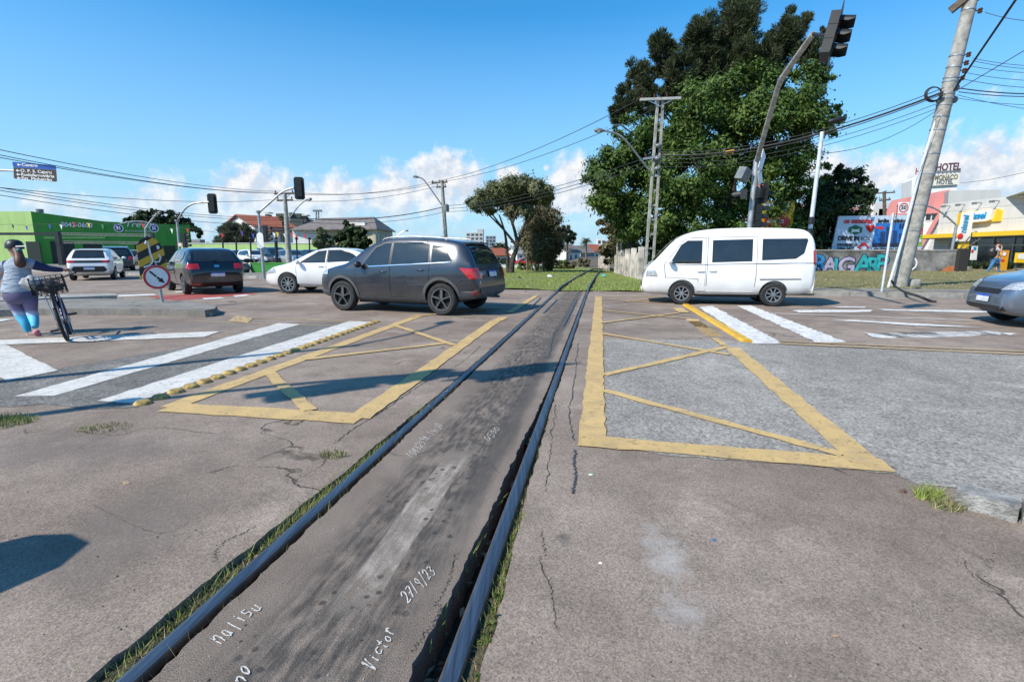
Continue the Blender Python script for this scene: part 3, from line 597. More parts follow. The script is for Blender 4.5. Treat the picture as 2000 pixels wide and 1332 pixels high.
def car_body(s):
    top = resample(s['top'], .07)
    for _ in range(s.get('smooth', 4)):
        t2 = [top[0]]+[(top[i-1]+2*top[i]+top[i+1])/4 for i in range(1, len(top)-1)]+[top[-1]]; top = t2
    L, W = s['L'], s['W']; plan = s.get('plan', [(-.5, .80), (-.47, .91), (-.38, .985), (-.1, 1), (.28, .985), (.40, .93), (.47, .80), (.5, .62)])
    bx, bz = zip(*s['bot']); zmax = max(p[1] for p in top); rings = []
    for x, zt in top:
        x = min(max(x, -L/2), L/2)
        w = W/2*np.interp(x/L, *zip(*plan)); zb = min(np.interp(x, bx, bz), zt-.03); belt = np.interp(x, *zip(*s['belt'])) if isinstance(s['belt'], list) else s['belt']
        g = min(1., max(0., (zt-belt)/(zmax-belt))); zbl = min(belt, zt-.10 if zt-zb > .3 else zb+(zt-zb)*.66)
        tum = s.get('tum', .76); wr = w*(.90*(1-g)+tum*g)
        zm = zb+(zbl-zb)*.55
        ring = [(0, zb), (.72*w, zb), (.93*w, zb+.25*(zm-zb)), (w, zm), (.985*w, zbl), (wr+(w-wr)*.12, zt-(.03+.09*g)), (wr*.82, zt-.012), (0, zt)]
        c = catmull(ring, 4); c = [(max(0, y), z) for y, z in c]
        rings.append([(x, y, z) for y, z in c]+[(x, -y, z) for y, z in c[-2:0:-1]])
    n = len(rings[0]); vs = [p for r in rings for p in r]
    fs = [(i*n+k, (i+1)*n+k, (i+1)*n+(k+1) % n, i*n+(k+1) % n) for i in range(len(rings)-1) for k in range(n)]
    fs += [tuple(range(n)), tuple(range((len(rings)-1)*n, len(rings)*n))[::-1]]
    bm = bmesh.new(); bv = [bm.verts.new(p) for p in vs]
    for f in fs: bm.faces.new([bv[i] for i in f])
    bmesh.ops.remove_doubles(bm, verts=bm.verts, dist=.0004); bmesh.ops.recalc_face_normals(bm, faces=bm.faces)
    bvh = BVHTree.FromBMesh(bm)
    me = bpy.data.meshes.new('body'); bm.to_mesh(me); bm.free(); return me, bvh
def cut_wells(me, s):
    o = bpy.data.objects.new('body', me); col.objects.link(o); me.materials.append(M_HOLE); me.materials.append(M_HOLE)
    mb = MB()
    for x in (s['wf'], s['wr']):
        for sd in (-1, 1):
            mb.lathe([(0, 0), (s['R']*1.15, 0), (s['R']*1.15, .5), (0, .5)], (x, sd*(s['W']/2-.30 if sd > 0 else s['W']/2-.30), s['R']+.02), (0, sd, 0), 28)
    c = mb.build('cutter', [M_HOLE, M_HOLE]); c.data.polygons.foreach_set('material_index', [1]*len(c.data.polygons))
    md = o.modifiers.new('b', 'BOOLEAN'); md.operation = 'DIFFERENCE'; md.object = c; md.solver = 'EXACT'
    m2 = evalmesh(o); bpy.data.objects.remove(o); bpy.data.objects.remove(c); m2.materials.clear(); return m2
AX = {'L': ((0, 1, 2), 3.), 'R': ((0, 1, 2), -3.), 'F': ((1, 0, 2), 4.), 'B': ((1, 0, 2), -4.), 'T': ((0, 2, 1), 4.)}
def decal(bvh, poly, side, off=.005, nx=10, ny=7, edge=0.):
    """patch of the body surface inside a polygon drawn in side / front / top view, set proud by off"""
    P = [np.array(p, float) for p in poly]; vsv = sorted({round(p[1], 4) for p in P}); lo, hi = vsv[0], vsv[-1]
    rows = sorted(set(vsv+list(np.linspace(lo, hi, ny)))); eps = 1e-4*(hi-lo+1e-6); grid = []
    idx, far = AX[side]
    for v in rows:
        vv = min(max(v, lo+eps), hi-eps); xs = []
        for i in range(len(P)):
            a, b = P[i], P[(i+1) % len(P)]
            if (a[1]-vv)*(b[1]-vv) <= 0 and abs(a[1]-b[1]) > 1e-9: xs.append(a[0]+(b[0]-a[0])*(vv-a[1])/(b[1]-a[1]))
        if len(xs) < 2: continue
        row = []
        for k in range(nx+1):
            u = min(xs)+(max(xs)-min(xs))*k/nx; o = [0, 0, 0]; o[idx[0]] = u; o[idx[2]] = v; o[idx[1]] = far; d = [0, 0, 0]; d[idx[1]] = -1 if far > 0 else 1
            hit, nrm, _, _ = bvh.ray_cast(Vector(o), Vector(d)); row.append(hit+nrm*off if hit else None)
        grid.append(row)
    mb = MB(); vid = {}
    for i, r in enumerate(grid):
        for k, p in enumerate(r):
            if p is not None: vid[i, k] = len(mb.v); mb.v.append(tuple(p))
    for i in range(len(grid)-1):
        for k in range(nx):
            q = [(i, k), (i, k+1), (i+1, k+1), (i+1, k)]
            if all(x in vid for x in q): mb.f.append([vid[x] for x in q]); mb.m.append(0)
    me_n = Vector((0, 0, 0)); me_n[idx[1]] = 1 if far > 0 else -1
    for f in mb.f:                         # face outwards
        a, b, c = (Vector(mb.v[i]) for i in f[:3])
        if (b-a).cross(c-a).dot(me_n) < 0: f.reverse()
    return mb
def dec(bvh, poly, side, name, mat, parent, **kw):
    mb = decal(bvh, poly, side, **kw); me = bpy.data.meshes.new(name); me.from_pydata(mb.v, [], mb.f); me.update()
    return link(name, me, parent, [mat], 60, True)
def line_poly(x0, z0, x1, z1, t):
    return [(x0-t/2, z0), (x0+t/2, z0), (x1+t/2, z1), (x1-t/2, z1)]
def inset(poly, k):
    cx = sum(p[0] for p in poly)/len(poly); cz = sum(p[1] for p in poly)/len(poly)
    out = []
    for x, z in poly:
        dx, dz = x-cx, z-cz; L = math.hypot(dx, dz) or 1; out.append((x-dx/L*k, z-dz/L*k))
    return out
def wheel(root, x, sd, s, spokes=5, rim=M_RIM, wd=.2):
    R0 = s['R']; y = sd*(s['W']/2-.015-wd/2+s.get('wout', 0)); c = Vector((x, y, R0)); a = Vector((0, sd, 0)); h = wd/2; mb = MB(); ri = R0*s.get('rimk', .66)
    mb.lathe([(ri, -h*.8), (R0*.9, -h), (R0*.985, -h*.75), (R0, -h*.35), (R0, h*.35), (R0*.985, h*.75), (R0*.9, h), (ri*1.05, h*.93), (ri, h*.7), (ri, -h*.8)], c, a, 30)
    wh = mb.build('wheel', M_RUBBER, root, 40, True)
    m2 = MB(); m2.mi = 1; m2.lathe([(0, h*.25), (ri, h*.25)], c, a, 24); m2.mi = 0
    m2.lathe([(ri*1.02, h*.2), (ri*1.03, h*.95), (ri*.93, h*.93), (ri*.90, h*.55), (ri*.90, h*.2)], c, a, 28)
    m2.lathe([(0, h*.86), (ri*.16, h*.86), (ri*.2, h*.6), (ri*.2, h*.2)], c, a, 16)
    e1 = Vector((1, 0, 0)); e2 = Vector((0, 0, 1))
    for k in range(spokes):
        t = 2*math.pi*k/spokes+.3; d = e1*math.cos(t)+e2*math.sin(t); m2.bar(c+a*h*.68+d*ri*.12, c+a*h*.62+d*ri*.94, ri*(.26 if spokes < 7 else .15), h*.28)
    m2.build('rim', [rim, M_HOLE], wh, 40, True)
    return wh
def car(name, label, loc, rz, s, paint, group=None, cat='car', simple=False):
    root = thing(name, label, cat, loc, rz, group); me, bvh = car_body(s)
    if not simple: me = cut_wells(me, s)
    else: me.materials.clear()
    link('body', me, root, [paint, M_HOLE] if not simple else [paint], 42, True)
    for x in (s['wf'], s['wr']):
        for sd in (-1, 1): wheel(root, x, sd, s, s.get('spokes', 5), s.get('rim', M_RIM))
    for sd, S in ((1, 'L'), (-1, 'R')):
        for p in s.get('doors', []):
            d0 = dec(bvh, p, S, 'door', paint, root, off=.0075, nx=12, ny=9)
            dec(bvh, inset(p, -.016), S, 'seam', M_HOLE, d0, off=.003, nx=12, ny=9)
        for p in s['win']:
            wn = dec(bvh, p, S, 'window', M_GLASS, root, off=.0115, nx=14, ny=9)
            if s.get('surround', True): dec(bvh, inset(p, -.022), S, 'window_trim', M_BLACK, wn, off=.0095, nx=14, ny=9)
        if 'chrome' in s: dec(bvh, s['chrome'], S, 'belt_trim', M_CHROME, root, off=.014, nx=20, ny=3)
        for p in s.get('cladding', []): dec(bvh, p, S, 'side_cladding', M_TRIM, root, off=.013, nx=18, ny=4)
        if s.get('archk'):
            for x in (s['wf'], s['wr']):
                ar = []; rr = s['R']*1.15
                mbk = MB(); prev = None
                for k in range(21):
                    t = R(-12+204*k/20); row = []
                    for q in (1.0, 1.0+s['archk']):
                        o = Vector((x+math.cos(t)*rr*q, 3*sd, max(.16, s['R']+.02+math.sin(t)*rr*q))); hit, nn, _, _ = bvh.ray_cast(o, Vector((0, -sd, 0)))
                        row.append((hit+nn*.016) if hit else None)
                    if prev and all(v is not None for v in row+prev): mbk.add([prev[0], prev[1], row[1], row[0]], [(0, 1, 2, 3)])
                    prev = row
                if mbk.v: mbk.build('wheel_arch', M_TRIM, root, 60, True)
        for (hx, hz_) in s.get('handles', []):
            y = None; hit, nn, _, _ = bvh.ray_cast(Vector((hx, 3*sd, hz_)), Vector((0, -sd, 0)))
            if hit: MB().tube([hit+Vector((-.1, -.005*sd, 0)), hit+Vector((-.07, .03*sd, 0)), hit+Vector((.07, .03*sd, 0)), hit+Vector((.1, -.005*sd, 0))], .014, 8).build('door_handle', s.get('hmat', paint), root, 50, True)
        if 'mirror' in s:
            mx, mz = s['mirror']; hit, nn, _, _ = bvh.ray_cast(Vector((mx, 3*sd, mz)), Vector((0, -sd, 0)))
            if hit:
                m_ = MB(); m_.ball(hit+Vector((0, .14*sd, .03)), (.07, .10, .075), 12); m_.bar(hit+Vector((0, -.02*sd, -.02)), hit+Vector((0, .08*sd, .0)), .05, .03); m_.build('mirror', s.get('mmat', paint), root, 50, True)
        if 'tail' in s:
            for S2, p in s['tail']:
                if S2 == 'B': p = [(y*sd, z) for y, z in p]
                else: S2 = S
                dec(bvh, p, S2, 'taillight', M_TAIL, root, off=.013, nx=8, ny=6)
        if 'head' in s:
            for S2, p in s['head']:
                if S2 == 'F': p = [(y*sd, z) for y, z in p]
                else: S2 = S
                dec(bvh, p, S2, 'headlight', M_HEAD, root, off=.013, nx=8, ny=6)
    for key, nm, mt in (('wsh', 'windscreen', M_GLASS), ('rwin', 'rear_window', M_GLASS)):
        if key in s: dec(bvh, s[key][1], s[key][0], nm, mt, root, off=.010, nx=16, ny=8)
    for S2, p, nm, mt in s.get('extra', []): dec(bvh, p, S2, nm, mt, root, off=.012, nx=14, ny=6)
    for S2, (y, z) in s.get('plates', []):
        pl = dec(bvh, [(y-.2, z-.065), (y+.2, z-.065), (y+.2, z+.065), (y-.2, z+.065)], S2, 'licence_plate', M_PLATE, root, off=.024, nx=6, ny=3)
        dec(bvh, [(y-.2, z+.03), (y+.2, z+.03), (y+.2, z+.066), (y-.2, z+.066)], S2, 'plate_band', M_PBLUE, pl, off=.026, nx=6, ny=2)
    if 'rails' in s:
        for sd in (-1, 1):
            pts = []
            for x in np.linspace(*s['rails'], 9):
                hit, nn, _, _ = bvh.ray_cast(Vector((x, sd*s['W']*.335, 4)), Vector((0, 0, -1)))
                if hit: pts.append(hit+Vector((0, 0, .035)))
            pts = [pts[0]-Vector((.06, 0, .04))]+pts+[pts[-1]+Vector((.06, 0, -.04))]
            MB().tube(pts, .02, 8).build('roof_rail', M_STEEL, root, 50, True)
    if 'spoiler' in s:
        x, z, wd = s['spoiler']; MB().bar((x, -wd, z), (x, wd, z), .16, .035).build('spoiler', s.get('spmat', paint), root, local=True)
    if 'wiper' in s:
        p = s['wiper']; MB().tube([Vector(p[0]), Vector(p[1])], .012, 6).build('wiper', M_BLACK, root, local=True)
    if 'exh' in s: MB().tube([Vector(s['exh']), Vector(s['exh'])+Vector((.3, 0, 0))], .03, 10).build('exhaust', M_DSTEEL, root, 50, True)
    # underside pan so no light passes under the sills
    MB().box(((s['wf']+s['wr'])/2, 0, .27), (s['wf']-s['wr']-.7, s['W']*.8, .12)).build('underside', M_HOLE, root, local=True)
    return root
SUV = dict(L=4.25, W=1.78, H=1.66, R=.345, wf=1.30, wr=-1.27, rimk=.68, spokes=5, rim=M_RIMD, belt=[(-2.2, 1.06), (-1.2, 1.04), (.6, .97), (2, .9)], tum=.73,
    top=[(-2.10, .5), (-2.125, .62), (-2.12, .80), (-2.07, .95), (-2.02, 1.06), (-1.83, 1.40), (-1.74, 1.52), (-1.60, 1.575), (-1.2, 1.63), (-.5, 1.665), (.1, 1.655), (.45, 1.59), (.8, 1.41), (1.12, 1.17), (1.28, 1.085), (1.6, 1.035), (1.9, .95), (2.03, .86), (2.1, .70), (2.12, .52), (2.10, .44)],
    bot=[(-2.13, .46), (-2.0, .36), (-1.6, .28), (-.9, .235), (.9, .235), (1.6, .27), (2.0, .32), (2.13, .42)],
    win=[[(.74, 1.02), (.02, 1.045), (.02, 1.535), (.18, 1.525), (.42, 1.44)], [(-.04, 1.05), (-.98, 1.085), (-.93, 1.50), (-.75, 1.535), (-.04, 1.545)], [(-1.05, 1.09), (-1.52, 1.17), (-1.30, 1.43), (-1.02, 1.475)]],
    doors=[[(.86, .36), (.90, .98), (.44, 1.49), (-.01, 1.56), (-.01, .36)], [(-.03, .36), (-.03, 1.56), (-.85, 1.56), (-1.0, 1.09), (-.98, .70), (-.80, .36)]], chrome=[(.80, 1.0), (.80, 1.02), (-1.5, 1.14), (-1.5, 1.12)],
    cladding=[[(.86, .24), (-.84, .24), (-.84, .37), (.86, .37)], [(-1.72, .38), (-2.08, .42), (-2.08, .56), (-1.72, .52)], [(1.75, .30), (2.06, .36), (2.06, .5), (1.75, .46)]], archk=.17, handles=[(.16, .92), (-.80, .97)], mirror=(.74, 1.04), mmat=M_BLACK,
    wsh=('F', [(-.66, 1.13), (.66, 1.13), (.56, 1.58), (-.56, 1.58)]), rwin=('B', [(-.60, 1.10), (.60, 1.10), (.52, 1.49), (-.52, 1.49)]),
    tail=[('L', [(-1.70, 1.02), (-2.02, 1.00), (-2.06, .78), (-1.93, .79)]), ('B', [(.50, .80), (.80, .80), (.80, 1.02), (.58, 1.0)]), ('L', [(-1.94, .46), (-2.08, .47), (-2.08, .54), (-1.94, .52)])], head=[('F', [(.45, .82), (.72, .85), (.74, .95), (.5, .92)]), ('L', [(1.70, .84), (2.02, .80), (1.98, .92), (1.72, .95)])],
    extra=[('B', [(-.62, .42), (.62, .42), (.72, .60), (-.72, .60)], 'bumper', M_TRIM), ('F', [(-.5, .48), (.5, .48), (.55, .78), (-.55, .78)], 'grille', M_BLACK)], plates=[('B', (0, .88))], rails=(-1.25, .25), spoiler=(-1.70, 1.535, .50), spmat=P_GREY, exh=(-2.06, -.5, .33))
# position a car so that its two near-side wheels stand on two photo pixels
def stand(front, rear, s, near=1):
    f, r = G(*front), G(*rear); d = (f-r); rz = math.atan2(d.y, d.x); L = Vector((-math.sin(rz), math.cos(rz), 0)); mid = (f+r)/2
    xm = (s['wf']+s['wr'])/2; u = Vector((math.cos(rz), math.sin(rz), 0)); k = d.length/(s['wf']-s['wr'])
    loc = mid-u*xm-L*near*(s['W']/2-.12); print('STAND', [round(v, 2) for v in loc], round(math.degrees(rz), 1), 'wheelbase ratio', round(k, 3)); return loc, rz
loc, rz = stand((671, 606), (872, 616), SUV)
car('suv', 'dark grey SUV crossing the railway towards the left', loc, rz, SUV, P_GREY)
VAN = dict(L=4.1, W=1.62, H=1.94, R=.29, wf=1.05, wr=-1.13, rimk=.62, spokes=8, belt=[(-2.1, 1.16), (2.1, .98)], tum=.80, smooth=3,
    plan=[(-.5, .86), (-.485, .94), (-.42, .99), (-.1, 1), (.3, .99), (.41, .95), (.465, .87), (.5, .72)],
    top=[(-2.0, .42), (-2.045, .6), (-2.05, 1.0), (-2.035, 1.4), (-1.99, 1.66), (-1.9, 1.82), (-1.74, 1.905), (-1.2, 1.94), (-.4, 1.95), (.3, 1.93), (.75, 1.88), (1.08, 1.78), (1.30, 1.64), (1.58, 1.33), (1.80, 1.08), (1.91, 1.0), (1.99, .87), (2.04, .66), (2.05, .48), (2.03, .36)],
    bot=[(-2.06, .36), (-1.8, .3), (-1.4, .27), (1.4, .24), (1.9, .26), (2.06, .32)],
    win=[[(1.36, 1.05), (.62, 1.06), (.62, 1.61), (.96, 1.60), (1.10, 1.50)], [(.34, 1.09), (-.56, 1.12), (-.56, 1.64), (.34, 1.62)], [(-.82, 1.15), (-1.55, 1.20), (-1.72, 1.32), (-1.80, 1.62), (-1.78, 1.65), (-.82, 1.65)]], surround=True,
    doors=[[(1.46, .69), (1.50, 1.02), (1.02, 1.67), (.52, 1.69), (.50, .36), (.68, .36), (.69, .67)], [(.46, .34), (.46, 1.69), (-.68, 1.71), (-.68, .70), (-.66, .34)]], handles=[(.62, .86), (.33, .87)], mirror=(1.38, 1.08), mmat=P_WHITE,
    wsh=('F', [(-.66, 1.12), (.66, 1.12), (.54, 1.66), (-.54, 1.66)]), rwin=('B', [(-.58, 1.2), (.58, 1.2), (.52, 1.66), (-.52, 1.66)]),
    tail=[('B', [(.58, 1.02), (.72, 1.02), (.68, 1.42), (.58, 1.42)]), ('L', [(-1.97, 1.04), (-2.045, 1.02), (-2.02, 1.42), (-1.95, 1.36)])], head=[('F', [(.36, .68), (.62, .70), (.62, .88), (.40, .86)]), ('L', [(1.66, .72), (1.96, .70), (1.93, .86), (1.72, .88)])],
    extra=[('F', [(-.3, .42), (.3, .42), (.34, .56), (-.34, .56)], 'grille', M_BLACK), ('L', [(-.78, .66), (-1.72, .68), (-1.72, .70), (-.78, .682)], 'side_rail', M_TRIM), ('R', [(-.78, .66), (-1.72, .68), (-1.72, .70), (-.78, .682)], 'side_rail', M_TRIM), ('L', [(1.3, 1.0), (-2.02, 1.075), (-2.02, 1.09), (1.3, 1.014)], 'swage_line', M_TRIM)], plates=[('B', (0, .62))], spmat=P_WHITE)
loc, rz = stand((1336, 594.5), (1499, 598), VAN)
car('minivan', 'white minibus with dark side windows driving left over the zebra stripes', loc, rz, VAN, P_WHITE, cat='van')
SEDAN = dict(L=4.45, W=1.76, H=1.47, R=.32, wf=1.32, wr=-1.28, rimk=.68, spokes=9, belt=[(-2.2, .98), (2.2, .88)], tum=.70,
    top=[(-2.2, .48), (-2.225, .62), (-2.22, .85), (-2.17, 1.0), (-1.95, 1.05), (-1.55, 1.13), (-1.05, 1.34), (-.6, 1.45), (-.05, 1.475), (.4, 1.42), (.85, 1.22), (1.2, 1.03), (1.4, .97), (1.8, .88), (2.05, .78), (2.16, .66), (2.22, .5), (2.2, .38)],
    bot=[(-2.23, .42), (-2., .3), (-1.6, .22), (1.6, .19), (2.0, .22), (2.23, .34)],
    win=[[(.92, .98), (.05, 1.0), (.05, 1.375), (.32, 1.34)], [(-.03, 1.0), (-.98, 1.04), (-1.12, 1.08), (-.80, 1.27), (-.45, 1.37), (-.03, 1.385)]],
    doors=[[(1.0, .32), (1.0, .96), (.42, 1.37), (.01, 1.41), (.01, .30)], [(-.01, .30), (-.01, 1.41), (-.60, 1.38), (-1.05, 1.08), (-1.0, .62), (-.85, .30)]], handles=[(.18, .88), (-.86, .92)], mirror=(.9, .98),
    wsh=('F', [(-.66, 1.05), (.66, 1.05), (.55, 1.40), (-.55, 1.40)]), rwin=('B', [(-.62, 1.12), (.62, 1.12), (.52, 1.38), (-.52, 1.38)]), tail=[('B', [(.5, .82), (.8, .82), (.78, .98), (.52, .95)])], head=[('F', [(.5, .62), (.74, .64), (.72, .76), (.5, .72)]), ('L', [(1.7, .68), (2.08, .62), (2.0, .75), (1.75, .82)])],
    extra=[('F', [(-.45, .36), (.45, .36), (.48, .56), (-.48, .56)], 'grille', M_BLACK)], plates=[('B', (0, .72))])
loc, rz = stand((571, 572), (700, 575), SEDAN); 
car('sedan', 'white saloon car half hidden behind the dark grey SUV', loc, R(176), SEDAN, P_WHITE)
HATCH = dict(L=4.0, W=1.72, H=1.47, R=.31, wf=1.22, wr=-1.22, rimk=.70, spokes=5, belt=[(-2, 1.0), (2, .9)], tum=.74,
    top=[(-1.95, .46), (-1.99, .6), (-1.99, .80), (-1.95, .93), (-1.86, 1.03), (-1.62, 1.32), (-1.48, 1.41), (-1.2, 1.455), (-.5, 1.48), (0, 1.465), (.4, 1.38), (.8, 1.17), (1.05, 1.02), (1.3, .96), (1.65, .88), (1.85, .78), (1.95, .64), (1.99, .5), (1.97, .38)],
    bot=[(-2., .40), (-1.8, .28), (-1.5, .22), (1.5, .19), (1.8, .22), (2.0, .34)],
    win=[[(.80, .97), (-.20, 1.0), (-.20, 1.385), (.05, 1.38), (.30, 1.32)], [(-.27, 1.0), (-1.12, 1.04), (-1.32, 1.15), (-1.15, 1.33), (-.27, 1.385)]],
    doors=[[(.90, .30), (.92, .95), (.36, 1.36), (-.24, 1.42), (-.24, .28)]], handles=[(-.08, .88)], mirror=(.78, .98),
    wsh=('F', [(-.64, 1.05), (.64, 1.05), (.54, 1.38), (-.54, 1.38)]), rwin=('B', [(-.61, 1.03), (.61, 1.03), (.52, 1.37), (-.52, 1.37)]),
    tail=[('B', [(.48, .80), (.76, .80), (.76, .97), (.50, .97)]), ('L', [(-1.74, .84), (-1.97, .80), (-1.95, .95), (-1.80, .97)])], head=[('F', [(.45, .64), (.70, .66), (.68, .80), (.48, .76)])],
    extra=[('F', [(-.45, .36), (.45, .36), (.48, .56), (-.48, .56)], 'grille', M_BLACK), ('B', [(-.07, .86), (.07, .86), (.07, .93), (-.07, .93)], 'badge', M_CHROME)], plates=[('B', (0, .64))], wiper=[(-1.86, .1, 1.05), (-1.75, -.35, 1.14)])
def stand_rear(px0, px1, rz, s):          # rear wheels on two pixels: centre the rear axle between them
    a, b = G(*px0), G(*px1); m = (a+b)/2; return m-Vector((math.cos(rz), math.sin(rz), 0))*s['wr']
rz = R(133); car('hatchback', 'black two door hatchback with red tail lights driving away over the red lane', stand_rear((371, 573), (463, 572), rz, HATCH), rz, HATCH, P_BLACK)
H2 = dict(HATCH); H2.update(W=1.745, extra=[('B', [(-.74, .82), (.74, .82), (.74, .93), (-.74, .93)], 'light_strip', M_BLACK), ('B', [(-.55, .40), (.55, .40), (.66, .50), (.56, .66), (-.56, .66), (-.66, .50)], 'bumper', M_BLACK)], tail=[('B', [(.52, .83), (.78, .83), (.78, .93), (.52, .93)])], plates=[('B', (0, .58))], spoiler=(-1.52, 1.43, .56), rim=M_RIM,
    doors=[[(.90, .30), (.92, .95), (.36, 1.36), (-.06, 1.42), (-.06, .28)], [(-.08, .28), (-.08, 1.42), (-.9, 1.4), (-1.0, .62), (-.86, .30)]])
rz = R(119); car('hatchback', 'white five door hatchback with black lamp strip waiting at the junction behind the cyclist', stand_rear((147, 547), (222, 547), rz, H2), rz, H2, P_WHITE, None)
H3 = dict(HATCH); H3.update(plates=[('B', (.02, .66))], tail=[('B', [(.44, .86), (.78, .86), (.76, 1.0), (.44, .97)]), ('L', [(-1.74, .88), (-1.97, .84), (-1.95, .99), (-1.80, 1.0)])], smooth=5, extra=[('B', [(-.70, .35), (.70, .35), (.74, .44), (-.74, .44)], 'bumper', M_TRIM), ('B', [(-.42, .745), (.42, .745), (.42, .775), (-.42, .775)], 'grab_bar', M_CHROME)])
H3.update(plates=[('F', (0, .50))], head=[('F', [(.40, .66), (.72, .68), (.70, .84), (.46, .78)]), ('L', [(1.52, .70), (1.93, .66), (1.86, .78), (1.58, .86)])], extra=[('F', [(-.40, .60), (.40, .60), (.42, .68), (-.42, .68)], 'grille', M_BLACK), ('F', [(-.6, .30), (.6, .30), (.6, .38), (-.6, .38)], 'air_intake', M_BLACK), ('L', [(1.66, .44), (.0, .40), (.0, .44), (1.66, .48)], 'side_strip', M_TRIM)])
rz = R(163); L_ = Vector((-math.sin(rz), math.cos(rz), 0)); U_ = Vector((math.cos(rz), math.sin(rz), 0))
car('hatchback', 'blue grey hatchback entering at the right edge, only bonnet and front plate in view', G(2062, 646)-L_*(H3['W']/2-.12)-U_*H3['wf'], rz, H3, P_BLUE, None)
# ---- queue and parked cars further off (same kinds, drawn smaller)
SUVB = dict(SUV); SUVB.update(archk=None, rim=M_RIM)
rz = R(128); car('suv', 'black SUV waiting behind the white five door hatchback', stand_rear((205, 533), (250, 533), rz, SUVB)+Vector((-.3, .6, 0)), rz, SUVB, P_BLACK)
def far_car(lab, px, py, rz, s, paint, name='parked_car', group=None): return car(name, lab, G(px, py), rz, s, paint, group, simple=True)
HS = {k: v for k, v in HATCH.items() if k not in ('handles', 'wiper', 'doors')}; SS = {k: v for k, v in SEDAN.items() if k not in ('handles', 'doors')}
far_car('silver hatchback standing in the road behind the black SUV', 262, 520, R(120), HS, P_SILVER, 'hatchback')
far_car('silver saloon beside the hazard sign, farthest in the queue', 290, 517, R(118), SS, P_SILVER, 'sedan')
far_car('dark blue car parked before the green showroom, behind the woman', 62, 517, R(25), SS, P_DBLUE, 'sedan')
far_car('black car parked before the green showroom beside the dark post', 96, 516, R(150), HS, P_BLACK, 'hatchback')
far_car('dark car parked at the far left edge of the showroom yard', 12, 516, R(30), HS, P_DBLUE, 'hatchback')
lot = [(425, 520, P_WHITE, HS, 'white hatchback parked first in the row before the green fence'), (463, 522, P_WHITE, SS, 'white saloon parked second in the row before the green fence'), (500, 523, P_WHITE, HS, 'white hatchback parked in the row just right of the light pole'),
       (537, 523, P_BLACK, SUVB, 'black SUV parked in the row before the green fence'), (575, 524, P_SILVER, HS, 'silver hatchback parked in the row behind the utility pole'), (612, 524, P_BLACK, SS, 'black saloon parked last in the row, behind the white saloon')]
for px, py, pt, s_, lab in lot: far_car(lab, px, py, R(-40), s_, pt, 'parked_car', 'cars parked before the green fence')
for px_, lab_, pt_ in ((1024, 'red car standing beyond the grass under the flat topped tree', P_REDC), (982, 'black car standing beyond the grass left of the red car', P_BLACK)):
    p_ = A(px_, 520, 72); p_.z = float(hz(np.array(p_.x), np.array(72.)))-.1; car('parked_car', lab_, p_, R(185), HS, pt_, None, simple=True)
# ================================================================ street furniture
M_LENS = [pm('red_lens', (.10, .01, .01), .2), pm('amber_lens_off', (.12, .06, .01), .2), pm('green_lens', (.01, .07, .04), .2)]
M_GALV2 = pm('white_painted_pole', (.62, .66, .70), .45, .1, .14, 6)
def arr(*p): return [Vector(x) for x in p]
def signal_head(name, label, c, face, parent=None, up=(0, 0, 1), s=1., plate=True, group=None, n=3):
    """a hooded signal: housing, back plate, and hood + lens for each lamp"""
    c = Vector(c); f = Vector(face).normalized(); u = Vector(up).normalized(); u = (u-f*u.dot(f)).normalized(); r = f.cross(u)
    M = Matrix((r, f, u)).transposed()
    if parent is None: root = thing(name, label, 'traffic light', c, 0, group)
    else: root = None
    par = root or parent
    def P(x, y, z): return c+(r*x+f*y+u*z)*s
    h = .33*n
    m = MB()
    for k in range(n): m.box(P(0, 0, (k-(n-1)/2)*.335), (.32*s, .20*s, .325*s), M)
    hs = m.build('signal_housing', M_SIGNAL, par)
    if plate:
        m = MB(); w2, h2 = .30, h/2+.18; ch = .1
        pl = [(-w2, -h2+ch), (-w2+ch, -h2), (w2-ch, -h2), (w2, -h2+ch), (w2, h2-ch), (w2-ch, h2), (-w2+ch, h2), (-w2, h2-ch)]
        m.prism([P(x, .085, z) for x, z in pl], f*.012*s); m.build('back_plate', M_SIGNAL, par)
    for k in range(n):
        z = (k-(n-1)/2)*.335; m = MB(); q = []
        for i in range(13):
            t = R(-20+220*i/12); q.append((math.cos(t)*.135, math.sin(t)*.135))
        vs = [P(x, .1, z+y) for x, y in q]+[P(x, .1+.27*(1 if y > -.02 else .55), z+y-.03) for x, y in q]; nq = len(q)
        vs += [P(x*.94, .1, z+y*.94) for x, y in q]+[P(x*.94, .1+.27*(1 if y > -.02 else .55), z+y*.94-.03) for x, y in q]
        fs = [(i, i+1, nq+i+1, nq+i) for i in range(nq-1)]+[(2*nq+i, 3*nq+i, 3*nq+i+1, 2*nq+i+1) for i in range(nq-1)]+[(nq+i, nq+i+1, 3*nq+i+1, 3*nq+i) for i in range(nq-1)]
        m.add(vs, fs); m.build('hood', M_SIGNAL, hs)
        MB().lathe([(0, .02*s), (.07*s, .016*s), (.11*s, 0)], P(0, .10, z), f, 18).build('lens', M_LENS[(n-1-k) % 3], hs)
    return par
def pole(root, base, top, r0, r1, mat, name='pole', n=12, segs=6):
    base, top = Vector(base), Vector(top); return MB().tube([base.lerp(top, i/segs) for i in range(segs+1)], [r0+(r1-r0)*i/segs for i in range(segs+1)], n).build(name, mat, root, 50)
def insul(m, p, s=1.): m.lathe([(.0, 0), (.02*s, 0), (.02*s, .04*s), (.055*s, .06*s), (.03*s, .09*s), (.05*s, .11*s), (.02*s, .15*s), (0, .16*s)], p, (0, 0, 1), 10)
M_INS = pm('brown_insulator', (.10, .045, .03), .3)
